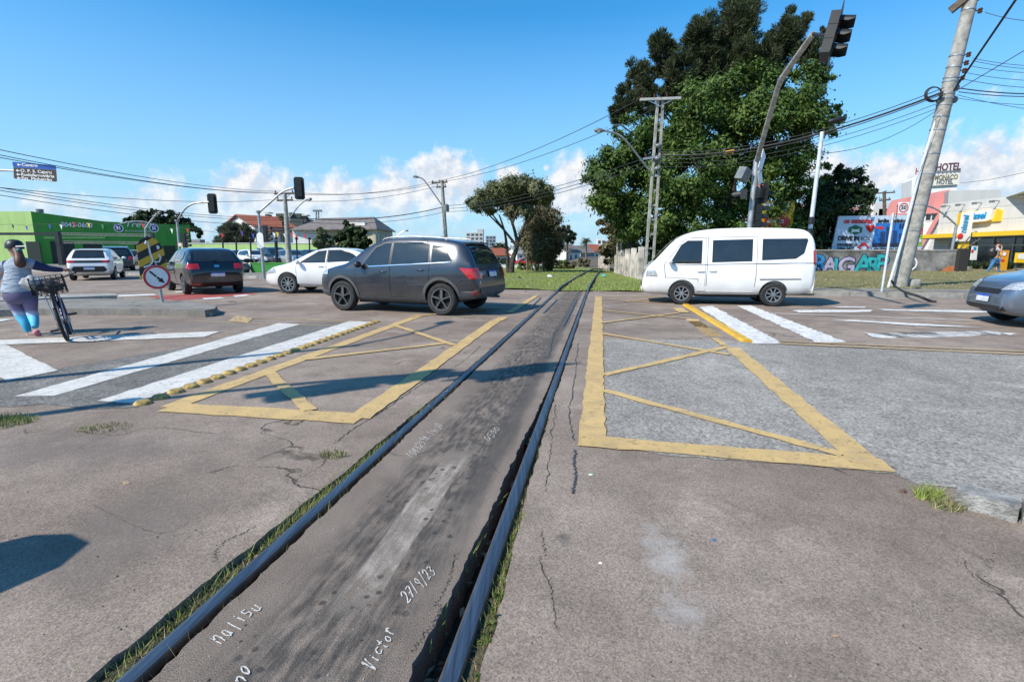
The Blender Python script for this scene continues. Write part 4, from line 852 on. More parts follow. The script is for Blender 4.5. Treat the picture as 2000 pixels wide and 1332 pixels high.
def lamp_head(root, p, d, s=1.):
    p, d = Vector(p), Vector(d).normalized(); m = MB(); m.tube([p, p+d*.12*s, p+d*.3*s, p+d*.5*s, p+d*.58*s], [.04*s, .08*s, .12*s, .11*s, .03*s], 12); h = m.build('lamp_head', M_DSTEEL, root, 50)
    MB().ball(p+d*.34*s-Vector((0, 0, .07*s)), (.12*s, .12*s, .07*s), 12).build('lamp_glass', pm('lamp_glass', (.5, .52, .5), .15), h, 60)
def round_sign(root, c, face, r, ringm, name='sign_plate'):
    c, f = Vector(c), Vector(face).normalized()
    p = MB().lathe([(0, 0), (r, 0), (r, .006), (0, .006)], c, f, 40).build(name, M_WHITE, root)
    MB().lathe([(r*.80, .0075), (r*.985, .0075), (r*.985, .0095), (r*.80, .0095), (r*.80, .0075)], c, f, 40).build('red_ring', ringm, p); return p
# ---- hazard marker with round sign on the island
M_YB, nt, b, oc = newmat('black_yellow_stripes'); sx = nd(nt, 'ShaderNodeSeparateXYZ', {0: oc}).outputs
d_ = mth(nt, 'FRACT', mth(nt, 'MULTIPLY', mth(nt, 'ADD', mth(nt, 'MULTIPLY', sx[0], .82), mth(nt, 'MULTIPLY', sx[2], -1.)), 2.9))
sett(nt, b, Base_Color=mixc(nt, mth(nt, 'GREATER_THAN', d_, .52), (.012, .012, .012), (.62, .36, .025)), Roughness=.5)
def hazard_sign(base, label, f=(.75, -.66, 0)):
    root = thing('hazard_sign', label, 'road sign', base)
    f = Vector(f).normalized(); ex = Vector((-f.y, f.x, 0)); top = Vector((base.x-.07, base.y, base.z+1.27)); pole(root, base, top, .035, .035, M_STEEL)
    o = top+f*.045+Vector((0, 0, -.43))-ex*.04
    pl = [(-.30, -.55), (.28, -.60), (.27, -.20), (.24, .16), (.12, .36), (-.05, .44), (-.20, .36), (-.29, .22), (-.29, -.1)]
    bd = MB().prism([o+ex*x+Vector((0, 0, z+.28)) for x, z in pl], -f*.01).build('striped_board', M_YB, root)
    mk = MB(); sc_ = [(-.12, .52), (-.10, .58), (-.06, .55), (-.04, .3), (.0, .12), (-.08, .02), (-.2, -.02)]
    mk.tube([o+f*.006+ex*(x+.0)+Vector((0, 0, z+.02)) for x, z in sc_], .022, 6); mk.tube([o+f*.006+ex*x+Vector((0, 0, z+.02)) for x, z in ((.02, .10), (.12, .10), (.16, .2), (.12, .28))], .02, 6)
    mk.ball(o+f*.004+ex*.12+Vector((0, 0, .46)), (.05, .012, .05), 10); mk.build('graffiti_tag', M_WHITE, bd, 60)
    c = o+f*.035+ex*.03+Vector((0, 0, -.24)); sp = round_sign(root, c, f, .285, M_RED)
    a = MB(); dr = (ex*.6-Vector((0, 0, .8))*.78).normalized(); pr = f.cross(dr)
    def bar2(t0, t1, w0): a.prism([c+f*.0085+dr*t0-pr*w0, c+f*.0085+dr*t1-pr*w0, c+f*.0085+dr*t1+pr*w0, c+f*.0085+dr*t0+pr*w0], f*.004)
    bar2(-.2, -.02, .02); bar2(.0, .10, .024); a.prism([c+f*.0085+dr*.08-pr*.06, c+f*.0085+dr*.21, c+f*.0085+dr*.08+pr*.06], f*.004)
    a.build('arrow', M_BLACK, sp)
    return root
b0 = G(317, 590, .15); hazard_sign(b0, 'black and yellow hazard board with round arrow sign on the traffic island')
hazard_sign(Vector((-3.25, 1.25, 0)), 'added hazard board with round sign, unseen left of the view, casting the nearest shadow', (-.6, -.4, 0))  # unseen copy of the island sign, added and turned to cast the near-left shadow
# ---- signal masts on the left
def mast(label, base, top, arm, hc, face, low=None, s=1., mat=M_STEEL, r=.07, oval=None, disc=None):
    root = thing('traffic_signal', label, 'traffic light', base); pole(root, base, top, r, r*.85, mat)
    MB().tube(smooth_poly([top]+arm, 6), r*.62, 10).build('mast_arm', mat, root, 50)
    MB().lathe([(r*1.1, 0), (r*1.5, .05), (r*1.5, .12), (0, .13)], Vector(top)-Vector((0, 0, .02)), (0, 0, 1), 14).build('pole_cap', mat, root, 50)
    signal_head('h', '', hc, face, root, s=s)
    if low: signal_head('h', '', low[0], low[1], root, s=s, plate=False)
    if oval:
        c, w_, h_ = oval; f = Vector((0, -1, 0)); MB().prism([c+Vector((math.cos(t)*w_, 0, math.copysign(h_-w_, math.sin(t))+math.sin(t)*w_)) for t in [2*math.pi*(i+.5)/20 for i in range(20)]], f*.01).build('sign_plate', M_WHITE, root)
    if disc: round_sign(root, disc[0], (0.1, -1, 0), disc[1], M_RED)
    return root
Y = 26.; mast('traffic signal at far left whose arm ends above the green showroom', A(356, 544, Y), A(346, 433, Y), [A(360, 410, Y), A(378, 398, Y), A(408, 395, Y)], A(414, 398, Y), (-.2, 1, 0), (A(361, 470, Y), (1, .1, 0)), .72, disc=(A(354, 478, Y)+Vector((0, -.12, 0)), .11))
Y = 24.; mast('traffic signal with curved arm reaching up in front of the utility pole', A(516, 545, Y), A(505, 416, Y), [A(532, 392, Y), A(552, 375, Y), A(574, 367, Y)], A(584, 368, Y), (-.2, 1, 0), (A(519, 457, Y), (1, .05, 0)), .74, oval=(A(511, 470, Y)+Vector((0, -.13, 0)), .15, .36))
# mast at the right, its arm reaching out over the road towards the viewer
b0 = G(1451, 576); Y = b0.y
root = thing('traffic_signal', 'tall grey signal mast behind the white minibus with arm over the road and tilted head', 'traffic light', b0)
tp = A(1478, 312, Y); pole(root, b0, tp, .09, .085, M_STEEL)
bnd = A(1523, 159, Y-2.9); arm = [tp+Vector((0, 0, -.05)), tp.lerp(bnd, .5), tp.lerp(bnd, .93), bnd.lerp(A(1588, 67, Y-5.9), .07), bnd.lerp(A(1588, 67, Y-5.9), .5), A(1588, 67, Y-5.9)]
MB().tube(arm, [.068, .066, .064, .062, .058, .05], 12).build('mast_arm', M_PCONC, root, 50)
hd = A(1622, 72, Y-6.3); signal_head('h', '', hd, (.84, -.52, -.14), root, up=(.50, .2, 1), s=.84)
MB().tube([arm[-1], arm[-1].lerp(hd, .6), hd], .03, 8).build('bracket', M_BLACK, root)
# crossbuck seen edge on, speaker box, lower heads
fx = Vector((.72, -.69, 0)).normalized(); ex = Vector((.69, .72, 0)).normalized()
cb = A(1483, 333, Y-.2)
for sg, nm in ((1, 'upper'), (-1, 'lower')):
    m = MB(); d = (ex*.30+Vector((0, 0, sg*.55))).normalized(); e = fx.cross(d)
    m.prism([cb-e*.15, cb+d*.60-e*.15, cb+d*.64+e*.15, cb+e*.15], fx*.012); m.build('crossbuck_blade', M_WHITE, root)
c = A(1452, 341, Y-.1); MB().box(c, (.30, .28, .36), Euler((.2, .35, .5)).to_matrix()).build('loudspeaker', M_DSTEEL, root); MB().tube([c, A(1472, 338, Y)], .025, 6).build('bracket', M_STEEL, root)
signal_head('h', '', A(1453, 380, Y-.12), (-.9, .5, 0), root, s=.85, n=1, plate=False); signal_head('h', '', A(1484, 378, Y-.15), (1, .25, -.05), root, s=.9, n=1)
signal_head('h', '', A(1481, 424, Y-.15), (1, -.15, 0), root, s=.72, n=3, plate=False)
MB().tube([A(1474, 365, Y), A(1494, 361, Y-.15)], .02, 6).build('bracket', M_RED, root)
# signal mast standing left of the frame, and a lamp post added for its shadow (only their shadows fall into view)
b0 = Vector((-7.5, 1.85, 0)); mast('traffic signal standing left of the view whose shadow crosses the yellow box', b0, b0+Vector((0, 0, 4.4)), [b0+Vector((.5, .2, 5.0)), b0+Vector((1.3, .4, 5.5)), b0+Vector((2.1, .5, 5.7))], b0+Vector((2.4, .55, 5.75)), (.3, -1, 0), (Vector((-6.2, 2.25, 4.75)), (.5, -.8, 0)), 1., r=.085); signal_head('h', '', Vector((-5.75, 2.4, 5.2)), (.75, -.3, 0), plate=False, s=.8, parent=[o for o in col.objects if o.get('label', '').startswith('traffic signal standing left')][0])  # the two lower heads are added and placed for their shadows in the yellow box
root = thing('street_lamp', 'street lamp added unseen left of the view to cast the long shadow across the white stripes', 'street lamp', (-8.5, 3.2, 0)); b0 = Vector((-8.5, 3.2, 0)); pole(root, b0, b0+Vector((0, 0, 7.)), .10, .06, M_STEEL)
MB().tube(smooth_poly([b0+Vector((0, 0, 6.9)), b0+Vector((.1, .7, 7.5)), b0+Vector((.2, 1.6, 7.8))], 6), .04, 8).build('lamp_arm', M_STEEL, root, 50); lamp_head(root, b0+Vector((.2, 1.6, 7.8)), (.1, 1, .1))
# ---- utility poles
def crossarm(root, p, q, w=.09, ins=3, mat=M_WOODP, brace=None):
    MB().bar(p, q, w, w*1.2).build('cross_arm', mat, root)
    for i in range(ins):
        m = MB(); insul(m, Vector(p).lerp(Vector(q), (i+.15)/(ins-.7) if ins > 1 else .5)+Vector((0, 0, w*.6))); m.build('insulator', M_INS, root, 50)
    if brace:
        for t in (.15, .85): MB().bar(Vector(p).lerp(Vector(q), t), brace, .03).build('brace', M_STEEL, root)
Y = 33.; b0 = A(566, 531, Y); root = thing('utility_pole', 'concrete utility pole with two cross arms behind the curved signal', 'utility pole', b0); pole(root, b0, A(556, 377, Y), .19, .11, M_PCONC)
crossarm(root, A(536, 379, Y), A(574, 378, Y), brace=A(556, 389, Y)); crossarm(root, A(541, 392, Y), A(572, 391, Y))
MB().tube([A(563, 429, Y), A(584, 402, Y-.3), A(597, 391, Y-.4)], .035, 8).build('lamp_arm', M_STEEL, root, 50); lamp_head(root, A(597, 391, Y-.4), (.55, -.1, .08), .75)
Y = 40.; b0 = A(874, 527, Y); root = thing('utility_pole', 'concrete utility pole rising behind the grey SUV with a lamp on the left', 'utility pole', b0); pole(root, b0, A(863, 352, Y), .2, .12, M_PCONC)
crossarm(root, A(843, 358, Y), A(874, 356, Y), brace=A(864, 366, Y)); crossarm(root, A(852, 366, Y), A(872, 365, Y), ins=2)
MB().tube(smooth_poly([A(868, 408, Y), A(845, 375, Y-.4), A(828, 352, Y-.6), A(819, 347, Y-.7)], 5), .045, 8).build('lamp_arm', M_STEEL, root, 50); lamp_head(root, A(819, 347, Y-.7), (-.6, -.1, .1), .8)
MB().lathe([(.0, 0), (.2, 0), (.2, .5), (.1, .55), (0, .6)], A(872, 414, Y-.25), (0, 0, 1), 14).build('transformer', M_DSTEEL, root, 50)
Y = 60.; b0 = A(768, 500, Y); root = thing('street_lamp', 'small distant street lamp above the grey SUV bonnet', 'street lamp', b0); pole(root, b0, A(775, 462, Y), .08, .05, M_STEEL); MB().tube(smooth_poly([A(775, 462, Y), A(783, 455, Y), A(790, 451, Y)], 4), .05, 6).build('lamp_arm', M_STEEL, root, 50); lamp_head(root, A(790, 451, Y), (1, 0, .05), .8)
Y = 26.; b0 = A(288, 544, Y); root = thing('street_lamp', 'thin grey lamp post behind the hazard board with arm bent right', 'street lamp', b0); pole(root, b0, A(284, 446, Y), .06, .05, M_STEEL); MB().tube([A(284, 446, Y), A(296, 430, Y), A(306, 418, Y)], .045, 8).build('lamp_arm', M_STEEL, root, 50); lamp_head(root, A(305, 419, Y), (.7, 0, .35), .5)
# concrete ladder pole by the tree
b0 = A(1266, 547, 24.6); Y = 24.6; root = thing('utility_pole', 'concrete pole with ladder like openings in front of the big tree', 'utility pole', b0)
t0 = A(1290, 191, Y); ax = (t0-b0); ex = Vector((1, .1, 0)).normalized(); m = MB()
for s in (-1, 1):
    P_ = [b0+ax*t+ex*s*(.19-.07*t) for t in np.linspace(0, 1, 8)]
    for i in range(7): m.bar(P_[i], P_[i+1], .10, .15)
for t in np.linspace(.02, .99, 13): m.bar(b0+ax*t-ex*(.18-.07*t), b0+ax*t+ex*(.18-.07*t), .07, .09)
m.build('pole', M_PCONC, root); ys_ = Y-.14
crossarm(root, A(1250, 195, ys_), A(1330, 192, ys_), ins=4, mat=pm('pale_arm', (.42, .42, .40), .8), brace=A(1289, 208, ys_)); crossarm(root, A(1256, 311, ys_), A(1300, 304, ys_), .07, 2, M_STEEL)
MB().tube(smooth_poly([A(1272, 338, ys_), A(1247, 306, ys_-.3), A(1222, 275, ys_-.6), A(1205, 262, ys_-.7), A(1182, 256, ys_-.8)], 6), .045, 8).build('lamp_arm', M_STEEL, root, 50); lamp_head(root, A(1182, 256, ys_-.8), (-1, -.1, .04), .85)
for yy_ in (285, 310, 330): MB().ball(A(1286-(yy_-285)*.05, yy_, ys_-.02), (.16, .12, .1), 8).build('clamp', M_DSTEEL, root, 50)
b0 = A(1209, 527, 36); root = thing('concrete_post', 'short pale concrete post leaning beside the old wall under the tree', 'post', b0)
for s in (-1, 1): MB().bar(b0+Vector((s*.13, 0, 0)), A(1209+s*3.4, 475, 36), .1, .12).build('post_leg', M_PCONC, root)
MB().bar(A(1205, 500, 36), A(1213, 500, 36), .1, .08).build('rung', M_PCONC, root)
# leaning concrete pole on the right
b0 = G(1752, 566); Y = b0.y; tp = A(1912, -60, Y-.8); root = thing('utility_pole', 'leaning concrete utility pole with cable coil and side conduit at the right', 'utility pole', b0)
def onp(t): return b0.lerp(tp, t)
def pt_at(py):                             # point on the pole axis at photo row py
    lo, hi = 0., 1.
    for _ in range(40):
        md = (lo+hi)/2; p = onp(md); v = p-EYE; dd = v.y*ct-v.z*st; w_ = (v.y*st+v.z*ct)/dd
        if 666-w_*1000 > py: lo = md
        else: hi = md
    return onp(lo)
pole(root, b0-Vector((0, 0, .1)), tp, .275, .165, M_PCONC, n=18, segs=10)
for py in (20, 110, 132, 153, 160, 184, 193, 206, 228, 254, 300, 340, 400, 450):
    m = MB(); p = pt_at(py); t = (p-b0).length/(tp-b0).length; r = .278-.11*t; d = (tp-b0).normalized(); m.lathe([(r, -.02), (r+.012, -.02), (r+.012, .02), (r, .02), (r, -.02)], p, d, 18); m.build('steel_band', M_STEEL, root, 40)
cp = [A(1733, 568, Y-.35), A(1762, 470, Y-.3), A(1800, 325, Y-.4), A(1838, 205, Y-.5)]
MB().tube(smooth_poly(cp, 5), .05, 10).build('conduit', M_GALV2, root, 50)
crossarm(root, A(1856, 22, Y-.5), A(1905, -18, Y-.9), .16, 0, M_WOODP); crossarm(root, A(1880, 20, Y-.2), A(1915, -10, Y-.5), .15, 0, M_WOODP)
for py in (110, 126, 141, 155, 25):
    m = MB(); p = pt_at(py)+Vector((.28, -.12, 0)); m.lathe([(0, -.07), (.05, -.07), (.07, -.03), (.04, 0), (.07, .03), (.05, .07), (0, .07)], p, (0, 0, 1), 10); m.bar(p-Vector((.2, 0, 0)), p, .03); m.build('insulator', M_INS, root, 50)
m = MB(); cc_ = A(1822, 185, Y-.55)
for q in range(3): m.tube([cc_+Vector((math.cos(t)*(.27-.015*q), -.03*q, math.sin(t)*(.23-.015*q))) for t in [2*math.pi*i/22 for i in range(23)]], .017, 6)
m.build('cable_coil', M_WIRE, root, 50)
for px, py, r in ((1848, 168, .09), (1852, 178, .12), (1868, 172, .09), (1864, 195, .10), (1832, 198, .06), (1872, 160, .06)): MB().ball(A(px, py, Y-.55), (r, r, r*1.2), 8).build('clamp', M_DSTEEL, root, 50)
def wire(pts, r, label, group, name='power_line', sag=.0):
    m = MB(); m.tube(cat_curve(pts[0], pts[1], sag) if len(pts) == 2 else smooth_poly(pts, 6), r, 5, False); return tag(m.build(name, M_WIRE, smooth=60), label, 'cable', group)
wire([A(1861, 180, Y-.6), A(2010, -38, 12.)], .028, 'thick stay cable rising to the top right from the leaning pole', None, 'stay_cable')
# boulder and loose hose at its foot
def rock(name, label, c, s, mat):
    bm = bmesh.new(); bmesh.ops.create_icosphere(bm, subdivisions=3, radius=1)
    for v in bm.verts: v.co = Vector((math.copysign(abs(v.co.x)**.5, v.co.x)*s[0], math.copysign(abs(v.co.y)**.5, v.co.y)*s[1], math.copysign(abs(v.co.z)**.5, v.co.z)*s[2]))*random.uniform(.94, 1.05)
    me = bpy.data.meshes.new(name); bm.to_mesh(me); bm.free(); me.transform(Matrix.Translation(c)); return tag(link(name, me, None, [mat], 30), label, 'stone')
rock('concrete_block', 'grey broken concrete block at the foot of the leaning pole', G(1780, 566)+Vector((0, 0, .24)), (.22, .2, .15), M_CONC)
m = MB(); m.tube(smooth_poly([A(1741, 548, Y-.5), G(1750, 560, .15), G(1766, 570, .15), G(1795, 579, .16), G(1815, 587, .05), G(1829, 589, .03)], 6), .035, 8); tag(m.build('hose', M_WIRE, smooth=60), 'black hose hanging from the leaning pole over the kerb', 'hose')
# slim white pole with dark bands, in the gap behind the minibus
b0 = G(1567, 575); Y = b0.y; root = thing('camera_pole', 'slim pale steel pole with black bands right of the white minibus', 'pole', b0); tp = A(1606, 258, Y); pole(root, b0, tp, .07, .055, M_GALV2)
for a_, c_ in ((420, 434), (443, 456)):
    f0 = (575-a_)/(575-258); f1 = (575-c_)/(575-258); MB().tube([b0.lerp(tp, f1), b0.lerp(tp, f0)], .082, 12).build('black_band', M_BLACK, root, 50)
# sign post with the back of a diamond sign
b0 = G(1721, 577); Y = b0.y; root = thing('road_sign', 'diamond road sign seen from behind on a thin steel post before the graffiti wall', 'road sign', b0); pole(root, b0, A(1745, 416, Y), .035, .035, M_GALV2)
c = A(1750, 424, Y-.06); f = Vector((.80, -.6, 0)).normalized(); e = Vector((.6, .80, 0)).normalized(); q = .38
MB().prism([c+e*q, c+Vector((0, 0, q)), c-e*q, c-Vector((0, 0, q))], f*.012).build('sign_plate', M_BLACK, root); MB().bar(c-e*.1+f*-.02, c+e*.1+f*-.02, .03).build('bracket', M_STEEL, root)
# 50 sign on a curved cantilever
Y = 33.; b0 = A(1852, 528, Y); root = thing('speed_sign', 'white square 50 speed sign hanging from a curved grey arm', 'road sign', b0); pole(root, b0, A(1868, 440, Y), .09, .08, M_STEEL)
MB().tube(smooth_poly([A(1868, 440, Y), A(1845, 420, Y), A(1822, 406, Y), A(1800, 402, Y), A(1752, 403, Y)], 6), .05, 8).build('mast_arm', M_STEEL, root, 50)
def flat(root, name, pts, Y, mat, t=.02): return MB().prism([A(x, y, Y) for x, y in pts], (0, -t, 0)).build(name, mat, root)
sp = flat(root, 'sign_plate', [(1754, 395), (1776, 395), (1776, 417), (1754, 417)], Y-.06, M_WHITE); sc2 = A(1765, 406, Y-.085)
MB().lathe([(.23, 0), (.29, 0), (.29, .008), (.23, .008), (.23, 0)], sc2, (0, -1, 0), 30).build('red_ring', M_RED, sp); lettering('50', sc2+Vector((0, -.004, -.0)), (1, 0, 0), .34, M_BLACK, sp, bold=.008)
flat(root, 'sign_plate', [(1777.5, 396), (1784, 395), (1784, 417), (1777.5, 417)], Y-.05, M_RED)
# yellow board with a red arrow behind the mast
b0 = A(1510, 532, 32.4); b0.z = 0; root = thing('advertising_board', 'yellow board with a red arrow in the tree shade behind the minibus roof', 'sign', b0); dx_ = Vector((.94, .34, 0)); kb = 32.4/1000.*1.02
for t in (-.9, .9): MB().bar(b0+dx_*t, b0+dx_*t+Vector((0, 0, 4.)), .09).build('post', M_STEEL, root)
nb_ = Vector((.34, -.94, 0)); zc = A(1510, 420, 32.4).z
def bf(name, pts, mat, par, o, t): return MB().prism([b0+dx_*((x-1508)*kb)+Vector((0, 0, zc+(420-y)*.0324))+nb_*o for x, y in pts], -nb_*t).build(name, mat, par)
bp = bf('panel', [(1466, 396), (1544, 394), (1543, 448), (1466, 450)], M_YELLOW, root, .1, .06); bf('white_field', [(1470, 399), (1528, 397), (1526, 412), (1470, 414)], M_WHITE, bp, .115, .012); bf('arrow', [(1472, 424), (1519, 422), (1519, 415), (1537, 432), (1519, 447), (1519, 442), (1472, 443)], M_RED, bp, .12, .012)
lettering('SERVIÇOS', b0+dx_*(-.3)+Vector((0, 0, zc-.40))+nb_*.125, dx_, .3, M_WHITE, bp, bold=.006)
# direction sign at the far left
Y = 27.; b0 = A(-70, 552, Y); root = thing('direction_sign', 'brown and blue direction sign on an arm high at the left edge', 'road sign', b0); pole(root, b0, A(-80, 328, Y), .1, .08, M_STEEL); MB().tube([A(-80, 330, Y), A(60, 335, Y)], .05, 8).build('mast_arm', M_STEEL, root, 50)
M_BROWN = pm('sign_brown', (.075, .045, .03), .4, 0, .06); M_SBLUE = pm('sign_blue', (.02, .09, .36), .4, 0, .06)
sp = flat(root, 'sign_panel', [(27, 327.5), (110, 332.5), (111.5, 354), (109, 355.5), (30, 349.5), (27.5, 347)], Y-.06, M_BROWN); s2 = flat(root, 'sign_panel', [(24.5, 318.5), (26, 316.5), (107, 323.5), (109, 325), (110, 332.3), (27, 327.3)], Y-.06, M_SBLUE)
ex = (A(110, 332.5, Y)-A(27, 327.5, Y)).normalized()
for (tx, ty, t, par, fw) in ((42, 322.6, 'Centro', s2, 30), (40, 334, 'O. P. S. Cajuru', sp, 58), (41, 341.5, 'Rodoferroviária', sp, 62), (42, 348.6, 'Est. Pinheirão', sp, 57)):
    lettering(t, A(tx, ty-.3, Y-.088), ex, .2, M_WHITE, par, align='LEFT', fit=fw*Y/1000*.99, bold=.004)
    c = A(tx-9, ty-.6, Y-.088); MB().prism([c, c+ex*.1+Vector((0, 0, .07)), c+ex*.1+Vector((0, 0, .02)), c+ex*.2+Vector((0, 0, .02)), c+ex*.2-Vector((0, 0, .02)), c+ex*.1-Vector((0, 0, .02)), c+ex*.1-Vector((0, 0, .07))], (0, -.006, 0)).build('arrow', M_WHITE, par)
# ---- yellow road studs and the low yellow separator
p0, p1 = G(279, 789), G(735, 629.5); nst = int((p1-p0).length/.192); proto = None
mb = MB(); mb.lathe([(.0, .030), (.03, .029), (.05, .024), (.066, .012), (.074, 0), (.074, -.012)], (0, 0, 0), (0, 0, 1), 18); M_STUD = pm('stud_yellow', (.46, .32, .10), .7, 0, .45, 14, .003)
for i in range(nst+1):
    q = p0.lerp(p1, i/nst)
    o = proto.copy() if proto else tag(mb.build('road_stud', M_STUD, smooth=50), 'round yellow road stud in the line beside the broad white stripe', 'road stud', 'yellow road studs beside the stop line')
    if proto: col.objects.link(o)
    proto = proto or o; o.location = q+Vector((0, 0, .010)); o.rotation_euler = (0, 0, random.uniform(0, 3))
p, q = G(1339, 596), G(1461, 669); m = MB(); d = (q-p).normalized(); n_ = Vector((-d.y, d.x, 0)); k_ = 7
for i in range(k_):
    a, c = p.lerp(q, i/k_), p.lerp(q, (i+.985)/k_); vs = []
    for e in (a, c): vs += [e-n_*.085, e-n_*.055+Vector((0, 0, .038)), e+n_*.055+Vector((0, 0, .038)), e+n_*.085]
    m.add(vs, [(0, 1, 2, 3), (7, 6, 5, 4), (0, 4, 5, 1), (1, 5, 6, 2), (2, 6, 7, 3)])
tag(m.build('lane_separator', pm('separator_yellow', (.66, .38, .02), .5, 0, .2, 8)), 'low bright yellow lane separator between yellow box and zebra stripes', 'lane separator')
# ---- cables (each strung between its supports)
gL = 'cables strung across the sky at the left'
for a, b_, Y0, Y1, lb in (((-200, 250), (556, 374), 12, 33, 'uppermost thin cable falling across the sky from the left edge'), ((-200, 262), (541, 376), 12, 33, 'second thin cable falling across the sky at the left'), ((-200, 270), (572, 378), 12, 33, 'third thin cable passing close under the direction sign'),
    ((-200, 344), (541, 390), 14, 33, 'thin cable below the direction sign ending at the lower cross arm'), ((-200, 332), (556, 426), 14, 33, 'upper cable of the dark bundle sloping down over the green showroom'), ((-200, 338), (556, 430), 14, 33, 'middle cable of the dark bundle sloping down over the green showroom'), ((-200, 347), (560, 440), 14, 33, 'lowest cable sloping down over the green showroom')):
    wire([A(*a, Y0), A(*b_, Y1)], .011, lb, gL, sag=.35)
gM = 'cables between the left and middle utility poles'
for a, b_, lb in (((540, 377), (846, 355), 'top left cable between the two left utility poles'), ((572, 376), (872, 353), 'top right cable between the two left utility poles'), ((541, 391), (853, 364), 'cable from the lower cross arm towards the middle pole'), ((563, 425), (868, 404), 'thick cable bundle between the two left utility poles'), ((563, 432), (869, 414), 'lowest cable between the two left utility poles')):
    wire([A(*a, 33), A(*b_, 40)], .014 if 'thick' not in lb else .03, lb, gM, sag=.45)
gC = 'cables between the middle pole and the ladder pole'
for a, b_, lb in (((845, 356), (1252, 193), 'upper left cable from the middle pole up to the ladder pole'), ((873, 354), (1328, 190), 'upper right cable from the middle pole up to the ladder pole'), ((868, 402), (1284, 300), 'upper dark cable crossing behind the flat topped tree'), ((868, 408), (1284, 308), 'middle dark cable crossing behind the flat topped tree'), ((869, 414), (1283, 316), 'lower dark cable crossing behind the flat topped tree')):
    wire([A(*a, 40), A(*b_, 24.5)], .016, lb, gC, sag=.5)
gR = 'cables between the ladder pole and the leaning pole'
for a, b_, lb, r in (((1290, 298), (1844, 172), 'upper cable running past the big tree to the leaning pole', .014), ((1290, 304), (1843, 180), 'thick cable bundle running past the big tree to the leaning pole', .035), ((1290, 311), (1842, 184), 'second cable under the thick bundle past the big tree', .016), ((1290, 318), (1838, 200), 'thin cable below the bundle past the big tree', .010), ((1290, 326), (1834, 211), 'lowest long cable past the big tree', .010)):
    wire([A(*a, 24.4), A(*b_, 17.6)], r, lb, gR, sag=.55)
wire([A(1606, 300, 16.), A(1834, 213, 17.6)], .009, 'thin drop cable from the slim pale pole up to the leaning pole', gR, sag=.3)
gS = 'cables leaving the leaning pole to the right edge'
for i, (a, b_, r, lb) in enumerate((((1924, 25), (2000, 32), .009, 'topmost'), ((1899, 114), (2000, 120), .008, 'second'), ((1899, 119), (2000, 126), .008, 'third'), ((1893, 129), (2000, 134), .008, 'fourth'), ((1889, 143), (2000, 149), .008, 'fifth'), ((1885, 156), (2000, 163), .009, 'sixth'), ((1875, 173), (2000, 175.5), .018, 'seventh and thickest'), ((1872, 180), (2000, 181), .014, 'eighth'), ((1870, 186), (2000, 204), .008, 'ninth and steepest'), ((1868, 192), (2000, 197), .008, 'lowest'))):
    ex_ = Vector((b_[0]-a[0], b_[1]-a[1])); e2_ = (a[0]+ex_.x*2.2, a[1]+ex_.y*2.2); wire([A(*a, 17.3), A(*e2_, 15.5)], r, f'{lb} of the level cables right of the leaning pole, counted from the top', gS, sag=.12)
wire([A(1873, 175, 17.3), A(2160, 5, 14.)], .012, 'thin cable climbing to the right edge from the leaning pole', gS)
wire([A(1875, 358, 60), A(2100, 310, 40)], .02, 'cable crossing the clouds right of the hotel sign', None, sag=.3)
# closures hanging on the bundle
def sleeve(lab, px, py, Y, L_, r, mat):
    p = A(px, py, Y); d = Vector((.96, -.05, .20)).normalized(); m = MB(); m.tube([p-d*L_/2, p-d*L_*.42, p+d*L_*.42, p+d*L_/2], [r*.5, r, r, r*.5], 12); return tag(m.build('cable_closure', mat, smooth=50), lab, 'cable joint')
sleeve('black cable joint hanging on the bundle right of the big tree', 1634, 235, 20., .6, .09, M_BLACK); sleeve('yellow orange cable joint in front of the big tree', 1425, 297, 22.8, .42, .07, pm('orange_sleeve', (.65, .33, .04), .5))
root = thing('utility_pole', 'distant dark utility pole behind the billboards', 'utility pole', A(1729, 500, 46)); pole(root, A(1729, 500, 46), A(1727, 374, 46), .17, .12, M_WOODP); crossarm(root, A(1712, 378, 46), A(1748, 376, 46)); crossarm(root, A(1718, 392, 46), A(1739, 390, 46), .12, 2)
# ================================================================ buildings, walls, boards
def wallmat(name, c, var=.16, scale=1.2, boards=0., rough=.8):
    m, nt, b, oc = newmat(name); st_ = nd(nt, 'ShaderNodeVectorMath', {0: oc, 1: (1, 1, .25)}, operation='MULTIPLY').outputs[0]
    f = ramp(nt, noise(nt, st_, scale, 6., .65), .35, .7); cc = mixc(nt, f, c, tuple(x*(1-var*2) for x in c))
    if boards:
        fz = mth(nt, 'FRACT', mth(nt, 'MULTIPLY', nd(nt, 'ShaderNodeSeparateXYZ', {0: oc}).outputs[2], boards)); g = mth(nt, 'LESS_THAN', fz, .06)
        cc = mixc(nt, mth(nt, 'MULTIPLY', g, .45), cc, tuple(x*.3 for x in c))
    sett(nt, b, Base_Color=cc, Roughness=rough); bump(nt, b, noise(nt, oc, 20., 4.), .006); return m
M_GREEN = wallmat('lime_green_wall', (.07, .30, .045), .12); M_GREEND = wallmat('deep_green_wall', (.03, .22, .035), .08); M_LIME = wallmat('pale_lime_wall', (.40, .58, .20), .12)  # paler green on the showroom's sunlit face, darker on its shaded one, put into colour
M_CREAM = wallmat('cream_wall', (.50, .46, .32)); M_GREYW = wallmat('grey_wall', (.30, .30, .29)); M_WHITEW = wallmat('white_wall', (.72, .71, .68), .08); M_DARKIN = pm('dark_interior', (.012, .02, .014), .5); M_PINK = wallmat('pink_wall', (.62, .24, .23), .13)
